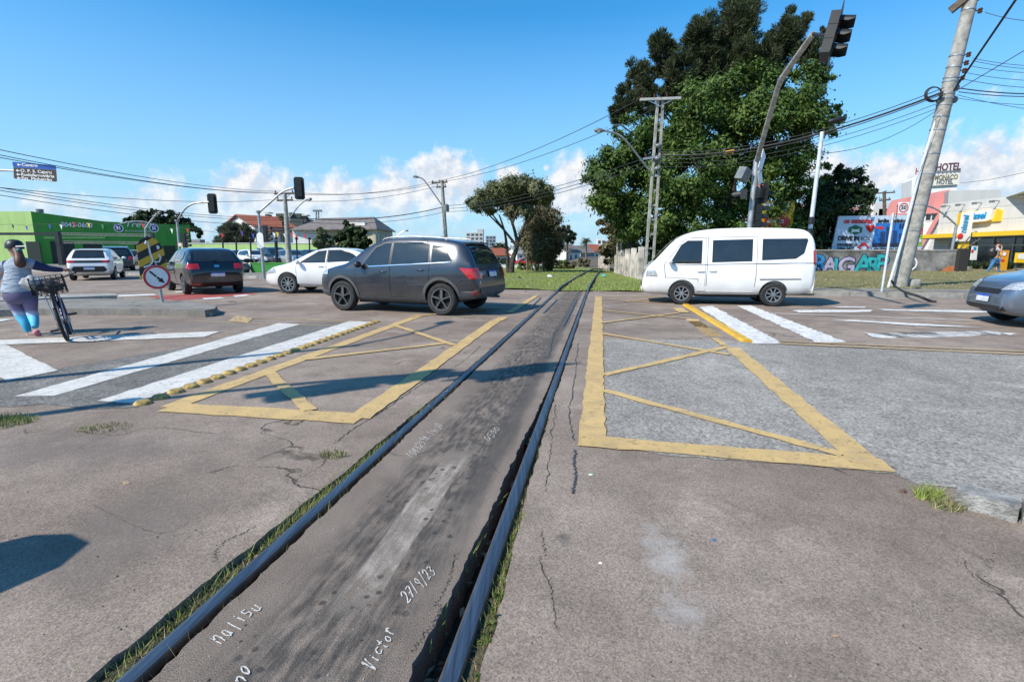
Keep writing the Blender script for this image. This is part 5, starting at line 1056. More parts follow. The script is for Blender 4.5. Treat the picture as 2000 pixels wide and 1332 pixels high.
M_CLAD = wallmat('white_cladding', (.66, .655, .64), .10, 1.2, 1.15); M_CLADG = wallmat('grey_cladding', (.50, .50, .49), .06, 1.2, 1.2); M_DKB = wallmat('dark_concrete_wall', (.06, .075, .07)); M_RUSTROOF = pm('grey_sheet_roof', (.20, .17, .155), .8, 0, .3, 3)
M_ROOFR, nt, b, oc = newmat('red_roof_tiles'); _w = nd(nt, 'ShaderNodeTexWave', {'Vector': oc, 'Scale': 2.2, 'Distortion': .6}, bands_direction='X').outputs['Fac']; sett(nt, b, Base_Color=mixc(nt, noise(nt, oc, 4., 5.), (.30, .075, .035), (.46, .15, .08)), Roughness=.85); bump(nt, b, _w, .08)
M_WIN = pm('window_glass', (.035, .05, .06), .08, 0, .25, 1.5, 0, .5)
def wall_prism(name, pts, th, mat, root):   # quad of 4 world points, pushed back by th
    a, b_, c, d = [Vector(p) for p in pts]; n = (b_-a).cross(d-a).normalized()
    if n.dot(a-EYE) < 0: n = -n
    return MB().prism([a, b_, c, d], n*th).build(name, mat, root)
class Wall:                                 # a vertical wall plane: u along, z up, out towards the viewer
    def __init__(s, p, q):
        s.p = Vector((p[0], p[1], 0)); d = Vector((q[0]-p[0], q[1]-p[1], 0)); s.L = d.length; s.d = d.normalized(); s.n = Vector((s.d.y, -s.d.x, 0))
        if s.n.dot(EYE-s.p) < 0: s.n = -s.n
    def P(s, u, z, o=0.): return s.p+s.d*u+s.n*o+Vector((0, 0, z))
    def px(s, px, py):                      # (u, z) where the ray of a photo pixel meets the wall
        d = ray(px, py); t = (s.p-EYE).dot(s.n)/d.dot(s.n); h = EYE+d*t; return (h-s.p).dot(s.d), h.z
    def poly(s, name, uz, mat, root, o=.02, th=.06): return MB().prism([s.P(u, z, o) for u, z in uz], -s.n*th).build(name, mat, root)
    def pxpoly(s, name, pts, mat, root, o=.02, th=.06): return s.poly(name, [s.px(*p) for p in pts], mat, root, o, th)
    def rect(s, name, u0, z0, u1, z1, mat, root, o=.02, th=.06): return s.poly(name, [(u0, z0), (u1, z0), (u1, z1), (u0, z1)], mat, root, o, th)
    def window(s, u0, z0, u1, z1, root, fm=M_WHITE, gm=M_WIN, fr=.06):
        w_ = s.rect('window', u0, z0, u1, z1, gm, root, .015, .05); m = MB()
        for a, b_ in (((u0, z0), (u1, z0)), ((u0, z1), (u1, z1)), ((u0, z0), (u0, z1)), ((u1, z0), (u1, z1)), (((u0+u1)/2, z0), ((u0+u1)/2, z1))): m.bar(s.P(a[0], a[1], .03), s.P(b_[0], b_[1], .03), fr)
        m.build('window_frame', fm, w_); return w_
# ---- green showroom (left)
C0 = Vector((-45.7, 50, 0)); wl = Wall((-64, 50.0), (C0.x, C0.y)); wm = Wall((C0.x, C0.y), (C0.x+9.0, C0.y+9.0))
root = thing('showroom', 'bright green single storey showroom at the left with white telephone number', 'building', C0)
wl.poly('wall', [(0, 0), (wl.L, 0), (wl.L, 5.05), (0, 5.0)], M_LIME, root, 0, .3)
u1 = wm.px(205, 433)[0]; u2 = wm.px(370, 440)[0]; z1 = wm.px(205, 433)[1]; z2 = wm.px(370, 440)[1]
wm.poly('wall', [(0, 0), (u1, 0), (u1, z1), (0, 5.05)], M_GREEN, root, 0, .3); wm.poly('wall', [(u1, 0), (u2, 0), (u2, z2), (u1, z1)], M_GREEN, root, .10, .3)
e0, e1 = wm.P(u2, 0, -.2), wm.P(u2, z2-.05, -.2); bk = Vector((-14, 14, 0)); MB().prism([wl.P(0, 4.6, -.4), wl.P(wl.L, 4.6, -.4), wm.P(u2, 4.0, -.4), wm.P(u2, 4.0, -9), wl.P(0, 4.6, -16)], (0, 0, -.2)).build('roof', M_GREYW, root)
MB().prism([e0, e1, wm.P(u2, z2-.05, -9), wm.P(u2, 0, -9)], wm.d*-.2).build('wall', M_GREEND, root)
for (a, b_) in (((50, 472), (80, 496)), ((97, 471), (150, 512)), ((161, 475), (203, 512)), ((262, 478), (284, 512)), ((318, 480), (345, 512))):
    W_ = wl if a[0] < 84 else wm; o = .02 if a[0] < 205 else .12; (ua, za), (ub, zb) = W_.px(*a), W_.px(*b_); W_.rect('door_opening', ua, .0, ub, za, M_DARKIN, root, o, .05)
(ua, za), (ub, zb) = wm.px(234, 482), wm.px(248, 490); wm.rect('window', ua, zb, ub, za, M_WIN, root, .13, .04)
wm.pxpoly('pale_band', [(85, 463), (205, 463), (205, 466), (85, 466)], M_LIME, root, .03, .05)
u, z = wm.px(149, 440); lettering('3042-0600', wm.P(u, z, .05), wm.d, .62, M_WHITE, root, 'lettering', fit=wm.px(180, 440)[0]-wm.px(118, 440)[0], bold=.012, shear=.12, thick=.06)
u, z = wm.px(268, 439); lettering('Trevo', wm.P(u, z, .16), wm.d, .85, M_WHITE, root, 'lettering', fit=wm.px(292, 440)[0]-wm.px(243, 440)[0], shear=.3, thick=.05)
u, z = wm.px(268, 452); lettering('AUTOMÓVEIS', wm.P(u, z, .16), wm.d, .22, M_WHITE, root, 'lettering', fit=wm.px(294, 440)[0]-wm.px(244, 440)[0], thick=.04)
M_NAVY = pm('navy_panel', (.02, .025, .09), .5)
for cx in (231, 300):
    u, z = wm.px(cx, 446); r_ = abs(wm.px(cx+9.5, 446)[0]-u); c = wm.P(u, z, .13)
    p_ = MB().lathe([(0, 0), (r_*.78, 0), (r_*.78, .05), (0, .05)], c, wm.n, 26).build('emblem', M_NAVY, root); MB().lathe([(r_*.80, 0), (r_, 0), (r_, .07), (r_*.8, .07), (r_*.8, 0)], c, wm.n, 26).build('emblem_ring', M_WHITE, p_)
    m = MB()
    for k in range(4): m.ball(c+wm.n*.06+(wm.d*math.cos(k*1.57+.78)+Vector((0, 0, 1))*math.sin(k*1.57+.78))*r_*.3, (r_*.22, r_*.22, r_*.22), 8)
    m.build('clover', M_WHITE, p_, 60)
MB().tube(smooth_poly([wm.P(wm.px(233, 437)[0], wm.px(233, 437)[1], .15), wm.P(wm.px(255, 434)[0], wm.px(255, 433)[1], .15), wm.P(wm.px(282, 434)[0], wm.px(282, 433.5)[1], .15), wm.P(wm.px(300, 441)[0], wm.px(300, 441)[1], .15)], 6), .05, 6).build('car_outline', M_WHITE, root)
MB().tube([wl.P(wl.L-.2, 5.0, -1.2), wl.P(wl.L-.2, 5.35, -1.2)], .3, 12).build('roof_vent', M_DSTEEL, root)
# canopy frame in front
Y = 42.; root = thing('canopy_frame', 'dark steel canopy frame with lattice beams before the green showroom', 'canopy', A(117, 518, Y))
MB().box((A(117, 518, Y)+A(117, 452, Y))/2, (.34, .3, (A(117, 452, Y)-A(117, 518, Y)).z)).build('post', M_BLACK, root); MB().bar(A(-30, 457, Y), A(117, 457, Y), .16, .2).build('beam', M_BLACK, root)
MB().box((A(301, 518, Y)+A(301, 455, Y))/2, (.2, .2, (A(301, 455, Y)-A(301, 518, Y)).z)).build('post', M_BLACK, root)
M_GALVD = pm('dull_truss_steel', (.20, .20, .19), .6, .2, .25, 4)
for ya, yb in ((459, 462), (475, 477)):
    m = MB(); n_ = 22
    for dz in (0, .16): m.bar(A(112, ya, Y)+Vector((0, 0, dz)), A(302, yb, Y)+Vector((0, 0, dz)), .045)
    for i in range(n_): a = A(112, ya, Y).lerp(A(302, yb, Y), i/n_); b_ = A(112, ya, Y).lerp(A(302, yb, Y), (i+.5)/n_); m.bar(a, b_+Vector((0, 0, .16)), .03); m.bar(b_+Vector((0, 0, .16)), A(112, ya, Y).lerp(A(302, yb, Y), (i+1)/n_), .03)
    m.build('lattice_beam', M_GALVD, root)
# pennants on a line
pm_ = {'black': M_BLACK, 'blue': pm('blue_cloth', (.05, .08, .45), .7), 'white': M_WHITE, 'red': M_RED, 'yellow': M_YELLOW, 'green': pm('green_cloth', (.02, .28, .12), .7), 'purple': pm('purple_cloth', (.10, .05, .35), .7)}
pen = [(25, 443, 'black', 41, 'black pennant leftmost on the pale lit wall of the green showroom'), (52, 446, 'blue', 41, 'blue pennant between two black ones on the pale green wall'), (77, 443, 'black', 41, 'black pennant near the corner of the green showroom'), (97, 443, 'blue', 41, 'blue pennant just right of the showroom corner'), (119, 443, 'white', 41, 'white pennant before the first digit of the telephone number'), (145, 439, 'red', 41, 'red pennant over the middle of the telephone number'), (173, 440, 'yellow', 41, 'yellow pennant over the end of the telephone number'), (200, 443, 'green', 41, 'green pennant between telephone number and round emblem'), (226, 442, 'purple', 41, 'purple pennant over the left round emblem'), (279, 441, 'red', 41, 'red pennant by the bent lamp post'), (302, 441, 'purple', 41, 'purple pennant over the right round emblem'), (335, 451, 'white', 41, 'white pennant near the right end of the green showroom'), (366, 451, 'red', 41, 'red pennant at the right end of the green showroom'),
       (434, 461, 'red', 40, 'red pennant leftmost over the light green fence'), (472, 456, 'purple', 40, 'purple pennant before the round grey bush'), (494, 461, 'blue', 40, 'blue pennant just left of the curved signal pole'), (535, 459, 'white', 40, 'white pennant right of the curved signal pole'), (541.5, 458, 'yellow', 40, 'yellow pennant left of the two armed utility pole'), (556, 461, 'white', 40, 'white pennant touching the two armed utility pole'), (569.5, 459, 'red', 40, 'red pennant first right of the utility pole'), (579, 464, 'red', 40, 'red pennant second right of the utility pole'), (595, 461, 'red', 40, 'red pennant rightmost on the line')]
for x, y, c_, Y, lb in pen:
    k = Y/1000.; a, b_, c = A(x-2.8, y-4.5, Y), A(x+2.2, y-3, Y), A(x+1.5, y+6, Y); m = MB(); m.prism([a, b_, c], (0.02, -.02, 0)); tag(m.build('pennant', pm_[c_]), lb, 'pennant', 'coloured pennants of the car lot')
m = MB(); P_ = [A(x, y-5, Y) for x, y, c_, Y, lb in pen]; m.tube([A(-20, 440, 41)]+P_+[A(640, 458, 40)], .012, 4, False); tag(m.build('pennant_line', M_WIRE), 'thin line carrying coloured pennants across the car lot', 'cord')
for px in (437, 463, 491, 541, 581, 606):
    Y = 39.; root = thing('flag_post', 'thin dark car lot post, the one at the %s' % {437: 'left end', 463: 'second from left', 491: 'left of the signal pole', 541: 'right of the signal pole, thicker', 581: 'right of the utility pole', 606: 'right end of the row'}[px], 'post', A(px, 524, Y)); MB().tube([A(px, 524, Y), A(px-2, 464 if px != 541 else 470, Y)], .06 if px != 541 else .12, 8).build('pole', M_BLACK, root, 50); MB().ball(A(px-2, 466, Y), (.14, .14, .1), 8).build('cap', M_BLACK, root, 60)
# fence behind the lot, low wall before it
wf_ = Wall((-36.4, 57), (-20.4, 55.3)); root = thing('boundary_wall', 'light green wall behind the parked cars of the lot', 'wall', wf_.P(0, 0)); wf_.rect('wall', 0, 0, wf_.L, 2.12, M_LIME, root, 0, .25); wf_.rect('coping', 0, 2.122, wf_.L, 2.2, M_WHITEW, root, .05, .34); MB().prism([wf_.P(wf_.L, 0, 0), wf_.P(wf_.L, 2.1, 0), wf_.P(wf_.L, 2.1, -12), wf_.P(wf_.L, 0, -12)], wf_.d*.2).build('wall', M_GREYW, root)
wg = Wall((-15.4, 30.6), (-11.1, 29.4)); root = thing('low_wall', 'low dark green wall at the pavement right of the motorcycles', 'wall', wg.P(0, 0)); wg.rect('wall', 0, .1, wg.L, .62, M_GREEND, root, 0, .2); wg.rect('coping', -.02, .622, wg.L+.02, .68, M_GREEN, root, .03, .26)
# ---- houses behind
def gable(root, pA, pB, depth, h, rise, wall, roof, over=.4, name='roof'):   # ridge parallel to the front edge pA-pB
    pA, pB = Vector(pA), Vector(pB); d = (pB-pA).normalized(); n = Vector((-d.y, d.x, 0)); n = n if n.dot(pA-EYE) > 0 else -n; up = Vector((0, 0, 1))
    MB().prism([pA, pB, pB+up*h, pA+up*h], n*depth).build('wall', wall, root)
    a, b_ = pA-d*over, pB+d*over; r0, r1 = a+n*depth/2+up*(h+rise), b_+n*depth/2+up*(h+rise); e0, e1 = a-n*over+up*(h-.12), b_-n*over+up*(h-.12); f0, f1 = a+n*(depth+over)+up*(h-.12), b_+n*(depth+over)+up*(h-.12); t = up*.12
    m = MB(); m.add([e0, e1, r1, r0, e0+t, e1+t, r1+t, r0+t], [(3, 2, 1, 0), (4, 5, 6, 7), (0, 1, 5, 4), (1, 2, 6, 5), (3, 0, 4, 7)]); m.add([f0, f1, r1, r0, f0+t, f1+t, r1+t, r0+t], [(0, 1, 2, 3), (7, 6, 5, 4), (1, 0, 4, 5), (2, 1, 5, 6), (0, 3, 7, 4)]); m.build(name, roof, root)
    m = MB(); m.prism([pA+up*h, pA+n*depth/2+up*(h+rise-.1), pA+n*depth+up*h], d*.15); m.prism([pB+up*h, pB+n*depth/2+up*(h+rise-.1), pB+n*depth+up*h], d*-.15); m.build('gable_wall', wall, root)
def X(px, Y): return (px-1000)/1000.*(Y*ct+.24)   # rough ground x for a column
Y = 72.; p = A(502, 492, Y); p.z = 0; q = A(578, 492, Y+5); q.z = 0
root = thing('house', 'house with red tiled roof behind the light green wall', 'house', p); gable(root, p, q, 8, 4.7, 1.6, M_WHITEW, M_ROOFR); w0 = Wall(p.xy, q.xy)
w0.window(1.0, 2.6, 2.2, 3.8, root); w0.window(3.6, 2.6, 4.8, 3.8, root); MB().box(p+Vector((3, 4, 6.2)), (.5, .5, 1.2)).build('chimney', M_CREAM, root)
w0.rect('awning', 1.5, 4.1, 5.5, 4.25, M_ROOFR, root, 1.2, 1.2)
Y = 60.; p = A(640, 492, Y); p.z = 0; q = A(735, 492, Y-2); q.z = 0; c = A(768, 492, Y+6); c.z = 0
root = thing('house', 'long cream house with grey sheet roof behind the bushy tree', 'house', p); wA, wB = Wall(p.xy, q.xy), Wall(q.xy, c.xy)
h_ = A(735, 447, Y-2).z; wA.rect('wall', 0, 0, wA.L, h_, M_CREAM, root, 0, .3); wB.rect('wall', 0, 0, wB.L, h_, M_CREAM, root, 0, .3)
ra, rb, rc = p+Vector((-3, 7, h_+1.6)), q+Vector((-1.4, 5, h_+1.5)), c+Vector((.3, .6, h_-.1))
m = MB(); o_ = Vector((0, 0, .1)); e = [p+Vector((-4, -.4, h_-.1)), q+Vector((.3, -.5, h_-.1)), rc, rb, ra]; m.add(e+[x+o_ for x in e], [(0, 1, 3, 4), (1, 2, 3), (5, 6, 8, 9), (6, 7, 8), (0, 1, 6, 5), (1, 2, 7, 6)]); m.build('roof', M_RUSTROOF, root)
for k in range(3): wB.window(.8+k*2.1, 2.0, 2.0+k*2.1, 3.4, root, M_GREYW)
wA.window(wA.L-3.2, 1.9, wA.L-1.9, 3., root); MB().prism([p+Vector((-3.9, 0, 0)), p, p+Vector((0, 0, h_)), p+Vector((-3.9, 0, h_))], (0, .3, 0)).build('wall', M_WHITEW, root)
wA.rect('skylight', 2.2, h_+.35, 4.6, h_+.75, M_WHITEW, root, -.8, .5)
Y = 140.; root = thing('apartment_building', 'dark flat roofed block with roof turrets behind the red tiled house', 'building', A(560, 492, Y)); p, q = A(520, 494, Y), A(596, 494, Y); p.z = q.z = 0; w0 = Wall(p.xy, q.xy)
w0.rect('wall', 0, 0, w0.L, A(560, 427, Y).z, M_DKB, root, 0, 8); 
for a, b_, t in ((537, 586, 417), ):
    (ua, za), (ub, zb) = w0.px(a, t), w0.px(b_, 428); w0.rect('penthouse', ua, zb, ub, za, M_DKB, root, -.5, 5)
for a, b_, t in ((517, 525, 413), (562, 568, 413), (592, 598, 418)):
    (ua, za), (ub, zb) = w0.px(a, t), w0.px(b_, 428); t_ = w0.rect('turret', ua, zb-1, ub, za-.8, M_DKB, root, .02, 2); w0.rect('cap', ua-.3, za-.5, ub+.3, za-.2, M_WHITEW, t_, .3, 2.6)
for k in range(6):
    w0.window(1.2+k*1.7, 5.2, 2.1+k*1.7, 6.8, root, M_GREYW)
root = thing('antenna_tower', 'thin distant antenna tower beside the grey roof', 'tower', A(620, 470, 150)); m = MB(); b0, t0 = A(620, 470, 150), A(620, 411, 150)
for s in (-.6, .6): m.bar(b0+Vector((s, 0, 0)), t0+Vector((s*.5, 0, 0)), .25)
for t in np.linspace(.1, .95, 9): m.bar(b0.lerp(t0, t)+Vector((-.5, 0, 0)), b0.lerp(t0, t+.05)+Vector((.5, 0, 0)), .15)
m.build('mast', M_DSTEEL, root); MB().box(A(620, 412, 150), (2.4, .8, .5)).build('antenna', M_DSTEEL, root)
def tower_block(label, x0, x1, ytop, Y, mat, rows, cols, side=None, cap=None, name='apartment_building'):
    p, q = A(x0, 494, Y), A(x1, 494, Y); p.z = q.z = -3; root = thing(name, label, 'building', p); w0 = Wall(p.xy, q.xy); H = A(x0, ytop, Y).z
    w0.rect('wall', 0, -3, w0.L, H, mat, root, 0, w0.L*.8)
    for i in range(rows):
        for k in range(cols): u = w0.L*(k+.2)/cols; zt = H-(H+1)*(i+.25)/rows; w0.rect('window', u, zt-(H+1)/rows*.5, u+w0.L*.62/cols, zt, M_WIN, root, .05, .1)
    if cap: (ua, za), (ub, zb) = w0.px(cap[0], cap[2]), w0.px(cap[1], ytop); w0.rect('stair_tower', ua, zb-.1, ub, za, mat, root, -.4, 6)
    return root
M_PALEB = wallmat('pale_block_wall', (.55, .54, .52)); M_BLUEB = wallmat('bluish_block_wall', (.28, .33, .40))
tower_block('pale apartment block far off above the grey SUV roof with a stair tower', 911, 944, 455, 240, M_PALEB, 6, 4, cap=(932, 944, 448)); tower_block('bluish grey apartment block far off between SUV and flat topped tree', 949, 968, 461, 240, M_BLUEB, 6, 3)
tower_block('small white block with two windows far down the rail line', 1166, 1182, 467, 180, M_WHITEW, 3, 2)
tower_block('low grey distant building behind the light green wall', 372, 393, 468, 130, M_GREYW, 2, 4)
for (x0, x1, yt, Y, wm_, rm, lb) in ((1108, 1132, 490, 120, M_WHITEW, M_RUSTROOF, 'white house with steep grey roof left of the palm'), (1134, 1160, 492, 135, M_GREYW, M_RUSTROOF, 'grey low house under the distant palm'), (1160, 1182, 489, 140, M_WHITEW, M_ROOFR, 'white house with red roof at the end of the track'), (968, 996, 497, 130, M_CREAM, M_ROOFR, 'low cream house with red roof behind the flat topped tree trunk'), (1010, 1040, 494, 150, M_WHITEW, M_GREYW, 'pale house half hidden behind the dense bushes'), (1050, 1100, 493, 150, M_CREAM, M_ROOFR, 'cream house with tiled roof behind the bushes by the track')):
    p, q = A(x0, 505, Y), A(x1, 505, Y+3); p.z = q.z = -3.; root = thing('house', lb, 'house', p); h_ = A(x0, yt, Y).z+3; gable(root, p, q, 6, h_-.3, 1.8, wm_, rm); w0 = Wall(p.xy, q.xy)
    for k in range(2): w0.window(.8+k*1.8, -3+h_*.5, 1.7+k*1.8, -3+h_*.8, root)
w0 = Wall((-2.4, 66), (10, 66)); root = thing('boundary_wall', 'long low white wall beyond the grass left of the tracks', 'wall', (-2.4, 66, 0)); w0.rect('wall', -3, -1.2, 8, .45-.8, M_WHITEW, root, 0, .2); w0.rect('coping', -3.05, -.348, 8.05, -.3, M_CONC, root, .03, .26)
# ---- old pale wall with pillars right of the tracks
a, b_ = Vector((A(1250, 545, 27).x, 27, 0)), Vector((A(1168, 520, 62).x, 62, 0)); w0 = Wall(a.xy, b_.xy); root = thing('old_wall', 'weathered pale pillared wall along the right of the tracks', 'wall', a); Mow = pm('weathered_plaster', (.58, .52, .46), .9, 0, .36, 1.6, .02)
zg = lambda u: float(hz(np.array(w0.P(u, 0).x), np.array(w0.P(u, 0).y)))
for i in range(12):
    u0, u1_ = w0.L*i/12, w0.L*(i+1)/12
    if i in (5, 6): continue
    hh = 1.35+.15*random.random(); w0.poly('wall_panel', [(u0+.12, zg(u0)-.2), (u1_-.02, zg(u1_)-.2), (u1_-.02, zg(u1_)+hh-.1*random.random()), (u0+.12, zg(u0)+hh)], Mow, root, 0, .15)
    MB().box(w0.P(u0, zg(u0)+.75), (.26, .26, 1.95)).build('pillar', Mow, root)
# ---- graffiti wall
wG = Wall((17.4, 32.4), (26.9, 31.2)); root = thing('graffiti_wall', 'low concrete wall with turquoise and lilac graffiti letters under the billboards', 'wall', wG.P(0, 0))
wG.rect('wall', 0, 0, wG.L, 1.36, pm('stained_concrete', (.24, .235, .22), .9, 0, .45, 1.1, .012), root, 0, .2); wG.rect('coping', -.02, 1.362, wG.L+.02, 1.44, M_CONC, root, .04, .28)
M_TQ = pm('turquoise_spray', (.02, .36, .38), .8, 0, .2, 3); M_BL = pm('blue_spray', (.02, .22, .50), .8, 0, .2, 3); M_LI = pm('lilac_spray', (.40, .36, .50), .8, 0, .2, 3); M_NB = pm('dark_spray', (.02, .03, .08), .8, 0, .2, 3)
z1560 = lambda x, y: (1560+x/7.407, 380+y/7.407)
GRF = [('R', M_BL, (300, 1010), 230, 1.0), ('A', M_LI, (450, 1025), 190, 1.), ('L', M_TQ, (570, 1040), 200, 1.), ('G', M_LI, (690, 1040), 220, 1.), ('A', M_TQ, (935, 1015), 240, 1.), ('R', M_TQ, (1075, 1035), 210, 1.), ('P', M_TQ, (1195, 1010), 230, .9), ('S', M_LI, (170, 1040), 210, 1.)]
for i, (ch, mt, c_, s_, k_) in enumerate(GRF):
    u, z = wG.px(*z1560(*c_)); sz = s_/7.407*32/1000*1.45
    g0 = lettering(ch, wG.P(u, z, .012), wG.d, sz, M_NB, root, 'graffiti_outline', bold=.09, thick=.014); g1_ = lettering(ch, wG.P(u, z, .024), wG.d, sz, mt, g0, 'graffiti_letter', bold=.035, thick=.012)
u, z = wG.px(1776, 515); m = MB(); m.lathe([(.36, 0), (.44, 0), (.44, .012), (.36, .012), (.36, 0)], wG.P(u, z, .012), wG.n, 30); m.build('white_tag', M_WHITE, root); MB().tube([wG.P(u+.3*math.sin(t*1.1)*.6, z-.3+.6*t/3, .02) for t in np.linspace(0, 3, 14)], .04, 6).build('white_tag', M_WHITE, root)
wG.poly('orange_stain', [(wG.L-1.0, .1), (wG.L-.2, .15), (wG.L-.25, .5), (wG.L-.6, .42)], pm('orange_spray', (.5, .16, .05), .8), root, .012, .01)
MB().box(wG.P(wG.L+.1, .75, .06), (.55, .35, 1.5)).build('end_pier', pm('sooty_pier', (.03, .03, .03), .9), root); MB().tube([wG.P(wG.L-.1, 1.35, 0), wG.P(wG.L+.6, 2.2, -.3)], .04, 6).build('bare_branch', M_WOODP, root); MB().tube([wG.P(wG.L+.1, 1.35, 0), wG.P(wG.L+1.2, 2.1, -.3)], .035, 6).build('bare_branch', M_WOODP, root)
# ---- billboards behind it
wB_ = Wall((18.5, 33.2), (29.0, 32.6))
def board(label, pts, mat):
    ub, zb = wB_.px(*pts[-1]); root = thing('billboard', label, 'billboard', wB_.P(ub, 0)); us = [wB_.px(*p) for p in pts]; pnl = wB_.poly('panel', us, mat, root, 0, .1)
    for f_ in (.12, .88): u = us[0][0]+(us[1][0]-us[0][0])*f_; MB().bar(wB_.P(u, 0, -.2), wB_.P(u, us[0][1]-.1, -.2), .12).build('post', M_WOODP, root)
    return root, pnl
M_PBLUEB = pm('pale_blue_board', (.50, .60, .72), .45, 0, .06); M_DGREEN = pm('board_green', (.01, .13, .06), .45, 0, .05)
root, pnl = board('pale blue billboard with red heart and green hexagon over the graffiti wall', [(1638, 422.5), (1714, 421), (1702.5, 490.5), (1624, 490)], M_PBLUEB)
def blet(t, c_, wpx, h, mat, par, o=.02, W_=wB_, **kw):
    u, z = W_.px(*c_); u2 = W_.px(c_[0]+wpx/2, c_[1])[0]; u0 = W_.px(c_[0]-wpx/2, c_[1])[0]; return lettering(t, W_.P(u, z, o), W_.d, h, mat, par, fit=abs(u2-u0), thick=.016, **kw)
blet('os namoras', (1676, 432), 56, .42, M_RED, pnl, bold=.02); blet('DRIVE IN', (1657, 466), 41, .36, M_BLACK, pnl, bold=.02); blet('BOX', (1690, 466), 18, .34, M_DSTEEL, pnl); blet('DRIVEINBOX', (1654, 478.7), 39, .24, M_BLACK, pnl, bold=.006); blet('3366-3677', (1651, 485.5), 33, .24, M_BLACK, pnl, bold=.006)
hx = [(1657, 445), (1671, 439.5), (1684, 445), (1683, 454.5), (1669, 459), (1656.5, 453)]; hxp = wB_.pxpoly('green_hexagon', hx, M_DGREEN, pnl, .02, .015); wB_.pxpoly('white_mark', [(1662, 446.5), (1667, 448.5), (1674, 448.5), (1679, 446.5), (1677, 450), (1679, 454.5), (1673, 453), (1667, 453), (1662, 454.5), (1664, 450)], M_WHITE, hxp, .032, .012)
hp = []
for i in range(26):
    t = 2*math.pi*i/26; x = 16*math.sin(t)**3; y = 13*math.cos(t)-5*math.cos(2*t)-2*math.cos(3*t)-math.cos(4*t); hp.append((1699.5+x*.56, 446-y*.60))
u_ = [wB_.px(*p) for p in hp]; uc = wB_.px(1699.5, 446); vs = [wB_.P(uc[0], uc[1], .16)]+[wB_.P(u, z, .02) for u, z in u_]; m = MB(); m.add(vs, [(0, i+1, (i+1) % 26+1) for i in range(26)]); m.build('red_heart', pm('heart_red', (.5, .02, .02), .3), pnl, 50)
wB_.pxpoly('red_house', [(1673, 484), (1687, 472), (1699, 484), (1694, 484), (1694, 490), (1678, 490), (1678, 484)], M_RED, pnl, .02, .015); wB_.pxpoly('white_mark', [(1681, 481), (1692, 481), (1692, 488), (1681, 488)], M_PBLUEB, pnl, .032, .012)
root, pnl = board('blue billboard showing tall buildings, behind the diamond sign', [(1713, 421.5), (1784, 420), (1776, 489.5), (1701.5, 489.5)], M_PBLUEB)
wB_.pxpoly('picture', [(1711, 436.5), (1782, 436), (1777, 482), (1703, 482)], pm('board_sky_blue', (.02, .16, .50), .4, 0, .1, 1.), pnl, .02, .012)
for x0, x1, y0 in ((1720, 1729, 452), (1731, 1742, 443), (1744, 1752, 450), (1756, 1764, 456), (1767, 1774, 448)):
    wB_.pxpoly('pictured_building', [(x0, y0), (x1, y0+1), (x1-2, 478), (x0-2, 478)], pm('board_navy', (.015, .05, .16), .4, 0, .2, 4), pnl, .032, .01)
wB_.pxpoly('picture_foot', [(1704, 475), (1778, 475), (1777.2, 482), (1703, 482)], pm('board_dark', (.02, .03, .06), .4), pnl, .042, .01)
blet('Jardim Botânico', (1742, 431.5), 56, .34, M_BLACK, pnl, bold=.012); blet('1/2', (1762, 442), 14, .4, M_NB, pnl, .05, bold=.015); wB_.pxpoly('red_arrow', [(1711, 442.5), (1719, 443.5), (1719, 441), (1727, 445.5), (1719, 450), (1719, 447.5), (1711, 447)], M_RED, pnl, .034, .012); blet('apartamentos prontos', (1738, 485.7), 64, .22, M_NB, pnl)
root, pnl = board('narrow billboard striped blue red and green right of the leaning pole', [(1785, 421), (1805, 420), (1800, 486), (1780, 487)], M_PBLUEB)
wB_.pxpoly('red_stripe', [(1784, 446), (1803.2, 445), (1802, 458), (1783, 458)], M_RED, pnl, .02, .012); wB_.pxpoly('green_stripe', [(1782.6, 460), (1802, 459.5), (1800.4, 481), (1781, 481)], pm('board_lime', (.25, .45, .05), .4), pnl, .02, .012); wB_.pxpoly('green_stripe', [(1786, 438), (1804, 437), (1803.6, 444), (1785, 445)], pm('board_lime', (.25, .45, .05), .4), pnl, .02, .012)
blet('CK', (1793, 452), 13, .3, M_WHITE, pnl, .04); blet('24h', (1792, 470), 13, .3, M_WHITE, pnl, .04, bold=.02)
# ---- pink fronted house and hotel sign behind
root = thing('house', 'old house with long pale red roof behind the billboards', 'house', A(1680, 500, 52)); p, q = A(1600, 500, 50), A(1745, 500, 54); p.z = q.z = 0; gable(root, p, q, 9, A(1670, 423, 52).z, 1.4, M_CREAM, pm('faded_red_roof', (.36, .18, .15), .85, 0, .2, 3)); MB().box(A(1715, 409, 53), (1.6, 1., 1.3)).build('water_tank', M_WHITEW, root); MB().box(A(1722, 417, 53), (1.3, 1., .8)).build('air_conditioner', M_WHITEW, root)
wP = Wall((35.4, 50.5), (41.2, 47.0)); root = thing('shop_building', 'white two storey building with slanted pink parapet beside the pharmacy', 'building', wP.P(0, 0))
wP.pxpoly('wall', [(1732, 520), (1800, 520), (1842, 405), (1738, 414)], M_WHITEW, root, 0, .4); wP.pxpoly('parapet', [(1727, 422), (1742, 392), (1855, 371), (1838, 416), (1733, 424)], M_PINK, root, .25, .6); wP.pxpoly('slanted_trim', [(1790, 488), (1797, 488), (1842, 412), (1834, 412)], M_PINK, root, .30, .3); wP.pxpoly('wall', [(1797, 522), (1860, 522), (1862, 380), (1853, 372), (1843, 410)], M_CLADG, root, .05, .4)
(ua, za), (ub, zb) = wP.px(1808, 419), wP.px(1830, 431); wP.window(ua, zb, ub, za, root)
wH = Wall((50.0, 72), (60.5, 68)); root = thing('hotel_tower', 'white rooftop block carrying the hotel signs behind the pink parapet', 'building', wH.P(0, 0))
